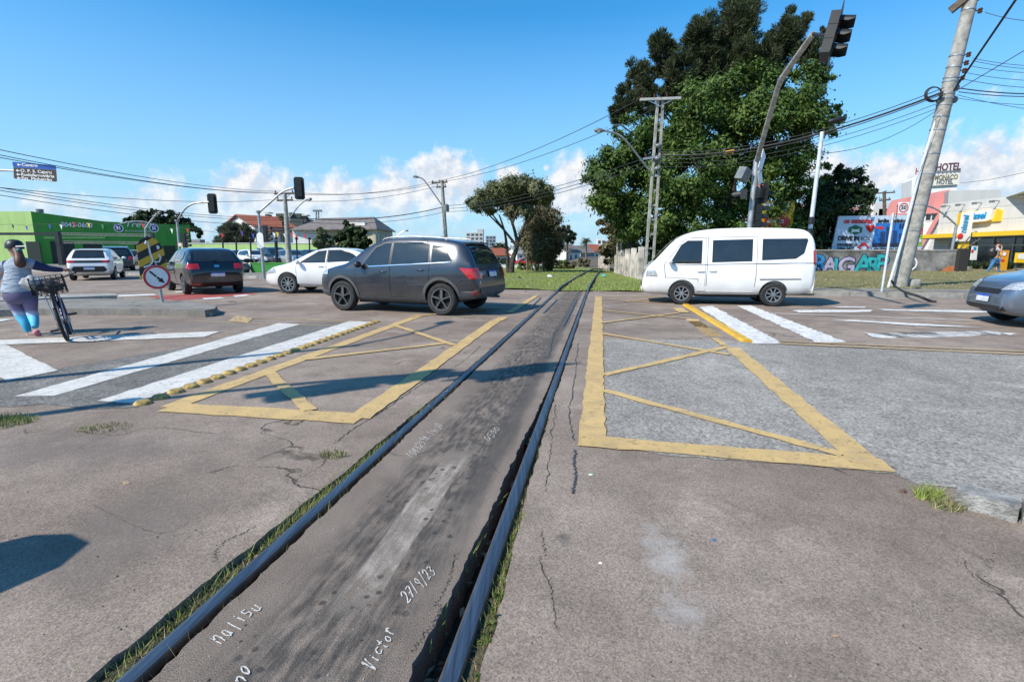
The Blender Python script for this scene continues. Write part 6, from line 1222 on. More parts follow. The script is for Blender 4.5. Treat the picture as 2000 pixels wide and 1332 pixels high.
wH.pxpoly('wall', [(1779, 420), (1866, 420), (1868, 372), (1873, 340), (1790, 345), (1781, 352)], M_WHITEW, root, 0, 4.); sp = wH.pxpoly('sign_panel', [(1819, 344), (1874, 338.5), (1870, 361), (1818, 364)], wallmat('cream_sign', (.62, .60, .50), .04), root, .3, .15)
M_SGN = pm('sign_maroon', (.09, .025, .03), .5); blet('HOTEL', (1851, 327.5), 48, 1.25, M_SGN, root, .2, wH, bold=.05); m = MB()
for py in (335.5, 337.5): m.bar(wH.P(*wH.px(1822, py+1.5), .2), wH.P(*wH.px(1875, py-1.5), .2), .12)
for px in range(1824, 1876, 8): m.bar(wH.P(*wH.px(px, 341), .2), wH.P(*wH.px(px, 333), .2), .1)
m.build('sign_frame', M_DSTEEL, root); blet('MONACO', (1846, 347.5), 44, .85, pm('sign_olive', (.16, .14, .09), .5), sp, .34, wH, bold=.02); blet('HOTEL', (1843, 356.5), 32, .8, M_DSTEEL, sp, .34, wH, bold=.03)
blet('H', (1791, 336), 8, 1.1, pm('sign_rust', (.28, .08, .05), .5), root, .2, wH, bold=.05)
# ---- pharmacy
wN = Wall((34.2, 42.4), (32.0, 22.)); root = thing('pharmacy', 'white clad pharmacy with yellow fascia band at the right edge', 'building', wN.P(8, 0)); u0 = wN.px(1822, 465)[0]; u9 = wN.L
wN.rect('fascia', u0+.4, 2.44, u9, 5.0, M_CLAD, root, 0, .4); wN.rect('yellow_band', u0-.3, 2.36, u9, 2.66, M_YELLOW, root, .75, .9); wN.rect('soffit', u0-.3, 2.3, u9, 2.355, M_GREYW, root, .7, .9)
wN.rect('storefront', u0+1.6, .12, u9, 2.36, M_WIN, root, -.9, .1); m = MB()
for u in np.arange(u0+1.6, u9, 1.7): m.bar(wN.P(u, .1, -.86), wN.P(u, 2.3, -.86), .07)
m.bar(wN.P(u0+1.6, 1.75, -.85), wN.P(u9, 1.75, -.85), .1); m.bar(wN.P(u0+1.6, .14, -.85), wN.P(u9, .14, -.85), .1); m.build('storefront_frame', M_CLADG, root); wN.rect('wall', u0-.1, 0, u0+1.6, 2.34, M_CLADG, root, -.2, .3)
for k, px in enumerate((1856, 1885, 1918, 1953)):
    u, z = wN.px(px, 403-(px-1856)*.10); MB().tube([wN.P(u, z, 0), wN.P(u, z+.05, .45)], .03, 6).build('spotlight', M_DSTEEL, root); MB().box(wN.P(u, z-.02, .5), (.22, .22, .14)).build('spotlight', M_DSTEEL, root)
bw = Wall((36.5, 47), (50, 38.5)); bw.pxpoly('upper_wall', [(1848, 460), (1957, 460), (1955, 371), (1853, 372.5)], wallmat('grey_upper_wall', (.42, .43, .42), .05), root, 0, 6.)
b2 = MB(); b2.prism([A(1963, 386, 36), A(2000, 374, 33), A(2080, 366, 30), A(2080, 376, 30), A(2010, 384, 33)], (3, 1.5, 0)); b2.build('canopy_roof', M_WHITEW, root)
sg = wN.pxpoly('sign_panel', [(1886, 415), (1950, 409), (1942, 429.5), (1935, 432), (1886, 437)], M_WHITE, root, .35, .3); wN.pxpoly('yellow_backing', [(1876, 420), (1890, 413), (1953, 408), (1960, 411), (1957, 432), (1880, 438)], M_YELLOW, root, .12, .12); M_CY = pm('sign_cyan', (.01, .30, .62), .4)
def sl(t, c_, px0, px1, h, mat, par, o): u, z = wN.px(*c_); lettering(t, wN.P(u, z, o), wN.d, h, mat, par, fit=abs(wN.px(px1, c_[1])[0]-wN.px(px0, c_[1])[0]), bold=.02, shear=.15, thick=.03)
sl('nissei', (1919, 422), 1902, 1937, .62, M_CY, sg, .38); u, z = wN.px(1895, 425); MB().lathe([(.0, 0), (.16, 0), (.13, .03), (0, .04)], wN.P(u, z, .36), wN.n, 16).build('red_drop', M_RED, sg)
# totem
Y = 37.5; b0 = A(1872, 527, Y); root = thing('totem_sign', 'tall yellow totem with a white vertical name panel before the pharmacy', 'sign', b0); yb_ = flat(root, 'yellow_base', [(1862, 523), (1880, 523), (1891, 462), (1875, 462)], Y, M_YELLOW, .2); flat(root, 'yellow_back', [(1868, 440), (1871, 417), (1884, 413), (1882, 445)], Y+.1, M_YELLOW, .1)
pn = flat(root, 'sign_panel', [(1868, 470), (1878, 417.5), (1880, 415.5), (1896, 415), (1897.5, 417), (1890, 468), (1887, 471.5), (1870, 472)], Y-.12, M_WHITE, .2)
dv = (A(1888, 420, Y)-A(1878, 470, Y)).normalized(); lettering('nissei', A(1884.5, 438, Y-.34), dv, .62, M_CY, pn, updir=(-1, 0, .2), fit=1.25, bold=.02, shear=.1); MB().lathe([(0, 0), (.22, 0), (.16, .03), (0, .04)], A(1875.5, 462, Y-.325), (0, -1, 0), 16).build('red_drop', M_RED, pn)
Y = 33.5; b0 = A(1957, 531, Y); root = thing('parking_sign', 'orange parking board with round prohibition disc behind the walking man', 'sign', b0); pn = flat(root, 'panel', [(1945, 529), (1963, 528), (1969, 489), (1954, 489)], Y, pm('orange_panel', (.75, .36, .02), .45, 0, .05), .1); round_sign(pn, A(1961.5, 496, Y-.11), (0, -1, 0), .17, M_RED)
c = A(1958, 509, Y-.11); MB().prism([c+Vector(v) for v in ((-.12, 0, .05), (.02, 0, .05), (.02, 0, .11), (.14, 0, 0), (.02, 0, -.11), (.02, 0, -.05), (-.12, 0, -.05))], (0, -.01, 0)).build('arrow', M_RED, pn)
Y = 32.; b0 = A(1990, 530, Y); root = thing('yellow_board', 'low yellow notice board at the right edge above the blue grey hatchback', 'sign', b0); pn = flat(root, 'panel', [(1980, 513), (2020, 514), (2020, 493), (1983, 494)], Y, M_YELLOW, .15); flat(pn, 'white_field', [(1988, 506), (2015, 507), (2015, 495), (1989, 496)], Y-.155, M_WHITE, .01)
for px in (1984, 2016): MB().bar(A(px, 531, Y+.1), A(px, 500, Y+.1), .08).build('post', M_DSTEEL, root)
Y = 36.; b0 = A(1903, 510, Y); root = thing('standing_poster', 'white standing poster with red square beside the pharmacy door', 'sign', b0); pn = flat(root, 'panel', [(1894, 508), (1906, 508), (1909, 481), (1898, 481)], Y, M_WHITE, .05); flat(pn, 'red_square', [(1896.5, 494), (1901, 494), (1902, 488), (1897.5, 488)], Y-.055, M_RED, .01); flat(pn, 'blue_square', [(1902, 489), (1906, 489), (1907.5, 482.5), (1901, 482.5)], Y-.055, M_CY, .01)
tag(sheet('yellow_kerb_marking', [gp((1930, 533), (2100, 530), (2100, 534.5), (1930, 536), z=.16)], M_YP, 0, 0), kind='structure')
root = thing('ramp_wall', 'low white ramp wall in front of the pharmacy totem', 'wall', A(1830, 528, 35)); MB().prism([A(1822, 531, 34.5), A(1900, 527, 36), A(1900, 521, 36), A(1862, 521.5, 35.5), A(1822, 527, 34.5)], (0, .15, 0)).build('wall', M_WHITEW, root)
# motorcycles by the low green wall
def moto(label, p, rz):
    root = thing('motorcycle', label, 'motorcycle', p, rz); 
    for x in (-.62, .62):
        w_ = MB().lathe([(.2, -.05), (.29, -.05), (.31, 0), (.29, .05), (.2, .05), (.2, -.05)], (x, 0, .31), (0, 1, 0), 20).build('wheel', M_RUBBER, root, 50, True); MB().lathe([(.0, -.03), (.2, -.03), (.2, .03), (0, .03)], (x, 0, .31), (0, 1, 0), 16).build('rim', M_RIMD, w_, 50, True)
    MB().ball((.12, 0, .80), (.28, .14, .13), 14).build('fuel_tank', M_BLACK, root, 60, True); MB().ball((-.38, 0, .80), (.36, .13, .07), 12).build('seat', M_RUBBER, root, 60, True); MB().ball((.0, 0, .45), (.26, .16, .2), 10).build('engine', M_DSTEEL, root, 60, True)
    MB().tube([(.62, .09, .31), (.48, .09, .95)], .03, 8).build('fork', M_STEEL, root, 50, True); MB().tube([(.62, -.09, .31), (.48, -.09, .95)], .03, 8).build('fork', M_STEEL, root, 50, True); MB().tube([(.36, -.36, 1.06), (.46, -.12, 1.0), (.46, .12, 1.0), (.36, .36, 1.06)], .018, 8).build('handlebar', M_BLACK, root, 50, True)
    MB().ball((.56, 0, .88), (.1, .09, .09), 12).build('headlight', M_HEAD, root, 60, True); MB().tube([(-.1, -.14, .3), (-.8, -.16, .4)], .045, 8).build('exhaust', M_STEEL, root, 50, True); MB().tube([(-.62, .08, .31), (0, .08, .5), (.48, 0, .9)], .03, 8).build('frame', M_BLACK, root, 50, True)
moto('black motorcycle parked at the left end of the low green wall', A(481, 536, 30.5), R(60)); moto('black motorcycle parked close right of another by the low green wall', A(496, 536, 31.), R(70))
# ================================================================ trees and plants
def leafmat(name, ca, cb, cc=None, trans=.22, rough=.6):
    m, nt, b, oc = newmat(name); ri = nd(nt, 'ShaderNodeNewGeometry').outputs['Random Per Island']; big = noise(nt, oc, .45, 4.)
    c = mixc(nt, ri, ca, cb); c = mixc(nt, mth(nt, 'MULTIPLY', ramp(nt, big, .42, .66), .6), c, cc or tuple(x*.6 for x in ca))
    sett(nt, b, Base_Color=c, Roughness=rough); b.inputs['Specular IOR Level'].default_value = .3
    t = nd(nt, 'ShaderNodeBsdfTranslucent', {'Color': c}); ms = nd(nt, 'ShaderNodeMixShader', {0: trans, 1: b.outputs[0], 2: t.outputs[0]}); nt.links.new(ms.outputs[0], nt.nodes['Material Output'].inputs[0]); return m
M_LEAF = leafmat('broad_leaves', (.030, .068, .012), (.135, .205, .038), (.045, .088, .016)); M_LEAFD = leafmat('dark_leaves', (.022, .042, .012), (.055, .085, .025)); M_ARAU = leafmat('araucaria_needles', (.020, .034, .013), (.058, .076, .027), (.052, .050, .020), .1)
M_LEAFG = leafmat('grey_green_leaves', (.085, .105, .042), (.19, .205, .095), (.12, .115, .065)); M_LEAFB = leafmat('brownish_leaves', (.085, .085, .040), (.18, .165, .085), (.13, .105, .065)); M_LEAFP = leafmat('pale_fronds', (.07, .085, .045), (.20, .20, .13)); M_LEAFF = leafmat('distant_leaves', (.035, .055, .025), (.075, .10, .045)); M_LEAFW = leafmat('weed_leaves', (.075, .12, .022), (.16, .20, .05))
M_BARK = pm('bark', (.075, .058, .045), .95, 0, .4, 7, .012); M_BARKG = pm('grey_bark', (.16, .135, .11), .95, 0, .35, 7, .012)
def unit(n, r): v = r.normal(size=(n, 3)); return v/np.linalg.norm(v, axis=1, keepdims=True)
def leaf_arrays(blobs, n, size, seed, aspect=.5, shell=.55, sub=(.22, .36), leafdir='up', per=110, cap=.62):
    """leaf quads in clumps spread through blobs: (centre, (rx, ry, rz))"""
    r = np.random.default_rng(seed); vol = np.array([(b[1][0]*b[1][1]*b[1][2])**(2/3.) for b in blobs]); vol /= vol.sum(); Ps, Ns = [], []
    for (c, rad), wgt in zip(blobs, vol):
        nb = max(30, int(n*wgt)); ns = max(4, nb//per); rad = np.array(rad); d = unit(ns, r); f = shell+(1-shell)*r.random(ns)**.6; cc = np.array(c)+d*rad*f[:, None]
        rs = np.minimum(rad.mean()*r.uniform(sub[0], sub[1], ns), cap); k = r.integers(0, ns, nb); v = unit(nb, r); q = np.clip(np.abs(r.normal(.25, .55, nb)), 0, 1.7) if leafdir != 'spike' else r.random(nb)**.4*1.05
        off = v*q[:, None]*rs[k][:, None]; off[:, 2] = off[:, 2]*.75+rs[k]*.1
        Ps.append(cc[k]+off); o = d[k]*.5+v*.6+np.array([0, 0, .55]); Ns.append(o)
    P = np.concatenate(Ps); N = np.concatenate(Ns)+r.normal(0, .45, (len(P), 3)); N /= np.linalg.norm(N, axis=1, keepdims=True)
    if leafdir == 'spike':                 # narrow needles pointing outwards and up
        T = N; S = np.cross(T, unit(len(P), r)); S /= np.linalg.norm(S, axis=1, keepdims=True)
    else:
        T = np.cross(N, unit(len(P), r)); T /= np.linalg.norm(T, axis=1, keepdims=True); S = np.cross(N, T); T[:, 2] -= .25
    s = size*r.uniform(.6, 1.25, len(P))[:, None]; a = T*s; b = S*s*aspect
    V = np.stack([P-a, P-b*.9+a*.1, P+a, P+b+a*.1], 1).reshape(-1, 3); return V, np.arange(len(V)).reshape(-1, 4)
def blob(px, py, rpx, Y, dY=0., kz=1., ky=1.): c = A(px, py, Y+dY); k = (Y+dY)/1000.; return (tuple(c), (rpx*k, rpx*k*ky, rpx*k*kz))
def limbs(root, paths, mat, name='limb'):
    for P, r0, r1 in paths:
        pts = smooth_poly(P, 5); MB().tube(pts, [r0+(r1-r0)*i/(len(pts)-1) for i in range(len(pts))], 8).build(name, mat, root, 60)
def tree(name, label, base, blobs, n, size, mat, seed, trunk, bark=M_BARK, group=None, cat='tree', **kw):
    root = thing(name, label, cat, base, 0, group); V, Fq = leaf_arrays(blobs, n, size, seed, **kw); o = mesh_np('crown', V, Fq, mat, root)
    P, r0, r1 = trunk[0]; pts = smooth_poly(P, 5); MB().tube(pts, [r0+(r1-r0)*i/(len(pts)-1) for i in range(len(pts))], 10).build('trunk', bark, root, 60); limbs(root, trunk[1:], bark); return root
def gz(p): p = Vector(p); p.z = float(hz(np.array(p.x), np.array(p.y))); return p
Y = 33.; B = lambda L, Y=Y: [blob(x, y, r, Y, random.uniform(-2.2, 2.2), 1., 1.15) for x, y, r in L]
b0 = A(1420, 532, 34)
tree('broadleaf_tree', 'huge dense green tree behind the minibus, tallest green crown on the right', b0, B([(1410, 185, 52), (1470, 185, 55), (1530, 190, 58), (1575, 215, 42), (1608, 228, 22), (1630, 226, 11), (1360, 215, 52), (1318, 262, 56), (1390, 270, 70), (1460, 275, 78), (1530, 280, 66), (1578, 290, 34), (1330, 340, 66), (1410, 360, 78), (1490, 365, 70), (1545, 355, 38), (1565, 165, 42), (1590, 180, 30), (1300, 420, 50), (1370, 430, 62), (1450, 440, 62), (1510, 435, 48), (1345, 490, 40), (1420, 495, 50), (1490, 490, 46), (1540, 480, 30), (1535, 400, 34), (1648, 232, 7), (1640, 214, 9), (1618, 148, 14), (1622, 252, 16), (1602, 335, 16), (1582, 372, 18)]), 170000, .125, M_LEAF, 11,
     [([b0, A(1424, 470, 34), A(1420, 380, 34), A(1428, 260, 34)], .48, .15), ([A(1422, 430, 34), A(1380, 360, 33), A(1340, 280, 33)], .22, .05), ([A(1421, 420, 34), A(1470, 350, 33), A(1530, 260, 33)], .22, .05), ([A(1420, 390, 34), A(1445, 300, 35), A(1480, 210, 35)], .18, .05), ([A(1422, 460, 34), A(1360, 440, 33), A(1310, 400, 33)], .16, .05)], per=420, cap=.85, sub=(.3, .5), shell=.62)
Y = 36.; b0 = gz(A(1232, 530, 36))
tree('broadleaf_tree', 'dense green tree left of the ladder pole, overhanging the old wall', b0, B([(1232, 300, 46), (1200, 335, 44), (1176, 375, 38), (1160, 400, 22), (1156, 345, 18), (1250, 360, 58), (1205, 400, 42), (1285, 320, 52), (1238, 262, 34), (1280, 270, 30), (1270, 420, 50), (1225, 430, 38), (1260, 480, 42), (1300, 480, 44)], Y), 90000, .125, M_LEAF, 12,
     [([b0, A(1234, 470, 36), A(1240, 390, 36), A(1235, 300, 36)], .3, .1), ([A(1237, 430, 36), A(1205, 390, 35), A(1175, 370, 35)], .15, .04), ([A(1239, 400, 36), A(1270, 350, 36), A(1285, 310, 36)], .14, .04)], per=420, cap=.85, sub=(.3, .5), shell=.62)
b0 = gz(A(1207, 525, 44)); tree('ragged_bush', 'ragged brownish bush at the foot of the trees along the old wall', b0, B([(1196, 455, 26), (1212, 470, 26), (1190, 485, 18), (1225, 480, 28), (1200, 500, 20), (1180, 440, 14)], 44), 9000, .22, M_LEAFB, 13, [([b0, A(1205, 490, 44), A(1200, 450, 44)], .12, .04), ([b0, A(1215, 490, 44), A(1225, 460, 44)], .09, .03)], cat='bush')
# parana pine behind
Y = 42.; b0 = A(1425, 528, Y); cl = [(1442, 22, 30), (1448, 52, 34), (1425, 84, 36), (1372, 62, 28), (1366, 92, 30), (1380, 122, 30), (1292, 92, 22), (1300, 118, 25), (1328, 142, 28), (1246, 148, 23), (1262, 172, 23), (1224, 192, 22), (1212, 216, 20), (1204, 238, 12), (1244, 204, 21), (1400, 150, 34), (1452, 130, 36), (1492, 112, 28), (1535, 74, 26), (1556, 44, 22), (1520, 106, 28), (1578, 104, 24), (1486, 150, 28), (1284, 205, 24), (1596, 140, 18), (1330, 180, 30), (1606, 60, 8), (1436, 4, 16)]
bl = [blob(x, y, r, Y, random.uniform(-2.5, 2.5), 1.22, 1.) for x, y, r in cl]; root = thing('araucaria_tree', 'tall dark pine with tufted upturned branch ends rising above the broad green tree', 'tree', b0)
V, Fq = leaf_arrays(bl, 130000, .20, 21, aspect=.15, shell=.35, sub=(.26, .40), leafdir='spike', per=110, cap=.55); mesh_np('crown', V, Fq, M_ARAU, root); MB().tube([b0, A(1428, 300, Y), A(1432, 140, Y), A(1440, 40, Y)], [.5, .4, .28, .08], 10).build('trunk', M_BARK, root, 60)
for i, (x, y, r) in enumerate(cl):
    if i % 2 == 0 or y > 100:
        s_ = min(330, y+90+abs(x-1430)*.25); c = Vector(bl[i][0]); a = A(1430, s_, Y); mid = a.lerp(c, .6)-Vector((0, 0, .8)); pts = smooth_poly([a, mid, c], 5); MB().tube(pts, [.14-.01*k for k in range(len(pts))], 6).build('branch', M_BARK, root, 60)
Y = 34.5; b0 = A(1612, 528, Y); tree('dark_tree', 'dark small tree right of the slim pale pole, beside the billboard', b0, [blob(x, y, r, Y, random.uniform(-1.2, .6)) for x, y, r in [(1652, 362, 32), (1622, 395, 42), (1662, 400, 36), (1690, 378, 17), (1592, 418, 30), (1612, 446, 34), (1578, 438, 24), (1640, 340, 15), (1604, 372, 22), (1644, 440, 24), (1705, 372, 8), (1600, 475, 22), (1572, 405, 14)]], 42000, .14, M_LEAFD, 14, [([b0, A(1610, 490, Y), A(1618, 440, Y), A(1632, 380, Y)], .2, .05), ([A(1612, 480, Y), A(1640, 430, Y), A(1670, 395, Y)], .1, .03), ([A(1612, 480, Y), A(1590, 440, Y), A(1580, 420, Y)], .09, .03)])
# ---- left background
Y = 80.; b0 = A(312, 505, Y); tree('broadleaf_tree', 'wide dark tree crown behind the green showroom roof', b0, [blob(x, y, r, Y, random.uniform(-3, 3)) for x, y, r in [(258, 436, 13), (280, 430, 16), (305, 427, 16), (332, 430, 15), (356, 437, 15), (376, 447, 11), (386, 456, 8), (300, 445, 18), (340, 448, 18)]], 16000, .36, M_LEAFD, 15, [([b0, A(314, 470, Y), A(318, 435, Y)], .5, .2), ([A(314, 475, Y), A(350, 455, Y), A(375, 445, Y)], .25, .08)])
Y = 63.; b0 = A(462, 500, Y); tree('spiky_tree', 'round grey green spiky tree behind the light green wall', b0, [blob(x, y, r, Y, random.uniform(-1, 1)) for x, y, r in [(436, 464, 15), (455, 456, 17), (476, 458, 17), (488, 468, 13), (462, 470, 20), (425, 472, 8)]], 9000, .55, M_LEAFP, 16, [([b0, A(462, 480, Y), A(460, 460, Y)], .3, .15)], aspect=.13, leafdir='spike', cap=2.)
for Y, lst, n_, lb, mt, bx in ((48., [(678, 452, 16), (700, 462, 18), (668, 472, 16), (692, 480, 20), (716, 474, 12), (660, 490, 12), (710, 492, 16)], 12000, 'dense green tree between cream house and lot wall', M_LEAFD, 690), (54., [(628, 458, 11), (640, 468, 12), (618, 470, 10), (632, 482, 12)], 5000, 'small bushy tree over the right end of the light green wall', M_LEAFG, 632), (62., [(552, 424, 7), (556, 432, 6)], 900, 'thin bush top showing over the red roof ridge', M_LEAFG, 554)):
    b0 = A(bx, 515, Y); tree('bushy_tree', lb, b0, [blob(x, y, r, Y, random.uniform(-.8, .8)) for x, y, r in lst], n_, .22, mt, int(Y), [([b0, A(bx, 490, Y), A(lst[0][0], lst[0][1], Y)], .16, .05)])
# ---- middle: flat topped tree and scrub beyond the grass
Y = 41.; b0 = gz(A(998, 530, Y)); fl = [(928, 398, 13), (948, 386, 19), (972, 373, 20), (1000, 366, 21), (1028, 366, 20), (1052, 368, 17), (1070, 374, 12), (950, 403, 14), (980, 392, 19), (1010, 390, 20), (1040, 388, 18), (1066, 390, 12), (916, 396, 6), (1000, 415, 14), (1030, 412, 14), (1076, 382, 7), (922, 405, 5), (940, 378, 8), (962, 364, 8), (990, 356, 8), (1020, 356, 9), (1045, 358, 8), (934, 412, 5), (960, 412, 8)]
tree('flat_topped_tree', 'slender flat topped grey green tree standing left of the rail line', b0, [blob(x, y, r, Y, random.uniform(-2, 2), .9, 1.5) for x, y, r in fl], 52000, .11, M_LEAFG, 31, [([b0, A(1002, 505, Y), A(1010, 478, Y), A(1002, 440, Y), A(985, 400, Y)], .26, .06), ([A(1009, 480, Y), A(985, 450, Y), A(955, 410, Y)], .12, .04), ([A(1010, 478, Y), A(1024, 440, Y), A(1040, 395, Y)], .15, .05), ([A(1000, 440, Y), A(1010, 410, Y), A(1015, 385, Y)], .1, .03), ([A(985, 450, Y), A(960, 425, Y), A(935, 402, Y)], .08, .03), ([A(1024, 440, Y), A(1050, 410, Y), A(1066, 388, Y)], .08, .03), ([gz(A(992, 531, Y)), A(990, 490, Y), A(986, 455, Y), A(975, 420, Y)], .16, .05)], shell=.1, sub=(.45, .8), per=60, cap=.9)
Y = 47.; b0 = gz(A(1050, 527, Y)); bs = [(1060, 412, 18), (1078, 428, 20), (1048, 430, 22), (1068, 450, 24), (1040, 458, 22), (1088, 456, 16), (1056, 480, 24), (1030, 478, 16), (1084, 484, 18), (1095, 470, 10), (1045, 500, 16), (1070, 502, 18)]
tree('scrub_tree', 'brownish many stemmed bushy tree right of the flat topped tree', b0, [blob(x, y, r, Y, random.uniform(-1.5, 1.5)) for x, y, r in bs], 36000, .11, M_LEAFB, 32, [([gz(A(x, 528, Y)), A(x+random.uniform(-4, 4), 490, Y), A(x2, y2, Y)], .11, .03) for x, x2, y2 in ((1030, 1040, 450), (1040, 1052, 425), (1050, 1062, 415), (1062, 1080, 430), (1046, 1030, 470))], bark=M_BARKG, shell=.1, sub=(.45, .75), per=60, cap=.95)
for x, y, Y, n_, lb, mt, rr in ((1092, 505, 58, 2500, 'low green bush left of the rails at the foot of the scrub tree', M_LEAFW, 12), (1113, 510, 60, 2500, 'low bush close left of the rails, right of a similar one', M_LEAFB, 10), (1140, 500, 78, 2500, 'brown bare bush on the far left side of the rails before the houses', M_LEAFB, 11), (1030, 518, 52, 2500, 'low weeds bush under the scrub tree stems', M_LEAFW, 12), (1068, 518, 50, 2500, 'low yellowish bush right under the scrub tree', M_LEAFW, 11), (972, 505, 70, 3000, 'dark round bush left of the flat topped tree trunk', M_LEAFD, 13), (1184, 500, 75, 2500, 'green bush right of the rails where the trees end', M_LEAFD, 11)):
    b0 = gz(A(x, y+8, Y)); z = b0.z; k = Y/1000.; tree('bush', lb, b0, [((b0.x+dx*rr*k, b0.y+dy, z+rr*k*.7), (rr*k*.8, rr*k*.8, rr*k*.75)) for dx, dy in ((-.7, 0), (0, .4), (.7, -.2))], n_, .16, mt, int(x), [([b0, b0+Vector((0, 0, rr*k))], .05, .02)], cat='bush')
Y = 120.; b0 = gz(A(1108, 500, Y)); tree('araucaria_tree', 'small distant dark pine right of the scrub tree', b0, [blob(x, y, r, Y) for x, y, r in [(1107, 450, 8), (1100, 458, 8), (1114, 460, 8), (1118, 470, 6), (1104, 468, 7)]], 2500, .55, M_ARAU, 41, [([b0, A(1108, 455, Y)], .3, .12)], aspect=.2, leafdir='spike')
Y = 105.; b0 = gz(A(1145, 500, Y)); root = thing('palm_tree', 'distant palm tree above the roofs left of the track end', 'palm', b0); tp = A(1145, 470, Y); MB().tube([b0, tp], [.22, .16], 8).build('trunk', M_BARKG, root, 60); r = np.random.default_rng(5); Vs = []
for i in range(26):
    a = r.uniform(0, 6.28); el = r.uniform(-.2, 1.1); L_ = r.uniform(1.4, 2.0); d = np.array([math.cos(a)*math.cos(el), math.sin(a)*math.cos(el), math.sin(el)]); s = np.array([-math.sin(a), math.cos(a), 0])
    for k in range(10):
        t = k/10; p = np.array(tp)+d*L_*t+np.array([0, 0, -1.3*t*t]); w_ = .5*(1-t*.6)
        for sg in (-1, 1): Vs += [p, p+d*.12, p+s*sg*w_+d*.3+np.array([0, 0, -.25]), p+s*sg*w_*.5+d*.1]
mesh_np('crown', np.array(Vs), np.arange(len(Vs)).reshape(-1, 4), M_LEAFD, root)
# ---- far-off wooded skyline, one mass
r = np.random.default_rng(9); bl = []
for i in range(150):
    az = r.uniform(-62, 62); D = r.uniform(170, 320); hgt = r.uniform(2.5, 6.5); bl.append(((D*math.sin(R(az)), D*math.cos(R(az)), r.uniform(-3, 1)), (r.uniform(5, 13), 6, hgt)))
V, Fq = leaf_arrays(bl, 42000, .9, 51, per=60, cap=9.); tag(mesh_np('distant_woodland', V, Fq, M_LEAFF), kind='stuff')
# ---- planting before the pharmacy
def spiky(label, p, rad, n, h, mat):
    root = thing('spiky_plant', label, 'plant', p); r = np.random.default_rng(int(p.x*10)); Vs = []
    for i in range(n):
        a = r.uniform(0, 6.28); el = r.uniform(.25, 1.3); L_ = h*r.uniform(.7, 1.1); d = Vector((math.cos(a)*math.cos(el), math.sin(a)*math.cos(el), math.sin(el))); s = Vector((-math.sin(a), math.cos(a), 0))*.035; q = p+d*L_; Vs += [p-s, p+s, q-Vector((0, 0, .08))+s*.3, q-Vector((0, 0, .08))-s*.3]
    mesh_np('foliage', np.array([tuple(v) for v in Vs]), np.arange(len(Vs)).reshape(-1, 4), mat, root)
for px, lb in ((1850, 'low spiky plant left of the totem base'), (1905, 'low spiky plant between totem and walking man'), (1925, 'low spiky plant just left of the walking man'), (1972, 'low spiky plant right of the orange parking board')): spiky(lb, A(px, 527, 34.6), .3, 90, .75, M_LEAFD)
b0 = A(1838, 523, 38); tree('hedge', 'low green hedge before the grey pharmacy wall', b0, [((b0.x+dx, b0.y+.15*dx, .3), (.5, .4, .3)) for dx in (-1, -.4, .2, .8, 1.4)], 3500, .09, M_LEAF, 61, [([b0, b0+Vector((0, 0, .3))], .03, .01)], cat='hedge')
bw_ = []
for y in np.arange(1.25, 2.3, .04):
    if math.sin(y*11)+math.sin(y*4.3) > -.5: bw_.append(((railx(y, 1)+.03+.5*gap(1, True, y), y, -.015), (.028, .03, .022)))
V, Fq = leaf_arrays(bw_, 3200, .0075, 77, aspect=.75, per=40, cap=.03); tag(mesh_np('clover_patch', V, Fq, M_LEAFW), kind='stuff')
# ---- litter and small finds
def litter(name, label, c, s, mat, rz=0., cat='litter'):
    m = MB(); n = 7; ring = [(math.cos(t)*random.uniform(.7, 1), math.sin(t)*random.uniform(.5, .9)) for t in [6.28*i/n for i in range(n)]]; c = Vector(c)
    vs = [c+Vector((x*s, y*s*.6, random.uniform(0, .2)*s)) for x, y in ring]+[c+Vector((x*s*.6, y*s*.35, random.uniform(.25, .6)*s)) for x, y in ring]+[c+Vector((0, 0, .5*s))]
    m.add(vs, [(i, (i+1) % n, n+(i+1) % n, n+i) for i in range(n)]+[(n+i, n+(i+1) % n, 2*n) for i in range(n)]); return tag(m.build(name, mat), label, cat)
litter('plastic_bag', 'white crumpled bag on the grass left of the rails', gz(A(1074, 536, 30))+Vector((0, 0, .08)), .22, M_WHITE); litter('plastic_bag', 'turquoise scrap on the grass right of the rails', gz(A(1179, 535, 31))+Vector((0, 0, .08)), .22, pm('teal_plastic', (.05, .40, .34), .5)); litter('stone', 'small black lump on the grass behind the grey SUV', gz(A(1013, 538, 27))+Vector((0, 0, .1)), .18, M_BLACK, cat='stone')
litter('bottle_cap', 'tiny red and white scrap in the groove beside the right rail', G(1023, 868, .0)-Vector((.02, 0, .02)), .014, M_RED); litter('foil_scrap', 'pale green scrap of foil on the asphalt right of the rails', G(1155, 928), .022, pm('foil', (.40, .52, .47), .4)); litter('lighter', 'small blue plastic piece on the brown asphalt at right', G(1394, 1055), .016, pm('blue_plastic', (.05, .12, .25), .4))
litter('dead_leaf', 'dark brown leaf on the near asphalt at the lower right', G(1632, 1242), .018, _ml); litter('dead_leaf', 'pale dry leaf on the asphalt left of the rails', G(248, 944), .03, pm('pale_leaf', (.48, .34, .22), .8)); litter('dead_leaf', 'brown leaf near the grass tuft at the kerb stone', G(1764, 961), .03, pm('brown_leaf', (.10, .055, .035), .8)); litter('pebble', 'white pebble on the asphalt right of the rails', G(1173, 1100), .011, M_WHITE, cat='stone')
for x, y, lb in ((740, 1063, 'orange'),): pass
# rubble at the broken end of the island
for i, (x, y, s) in enumerate(((404, 613, .12), (414, 609, .1), (420, 613, .08), (408, 618, .07))):
    rock('rubble', ('largest', 'second', 'third', 'smallest')[i]+' broken kerb lump at the end of the traffic island', G(x, y)+Vector((0, 0, s*.5)), (s, s*.8, s*.7), M_CONC)
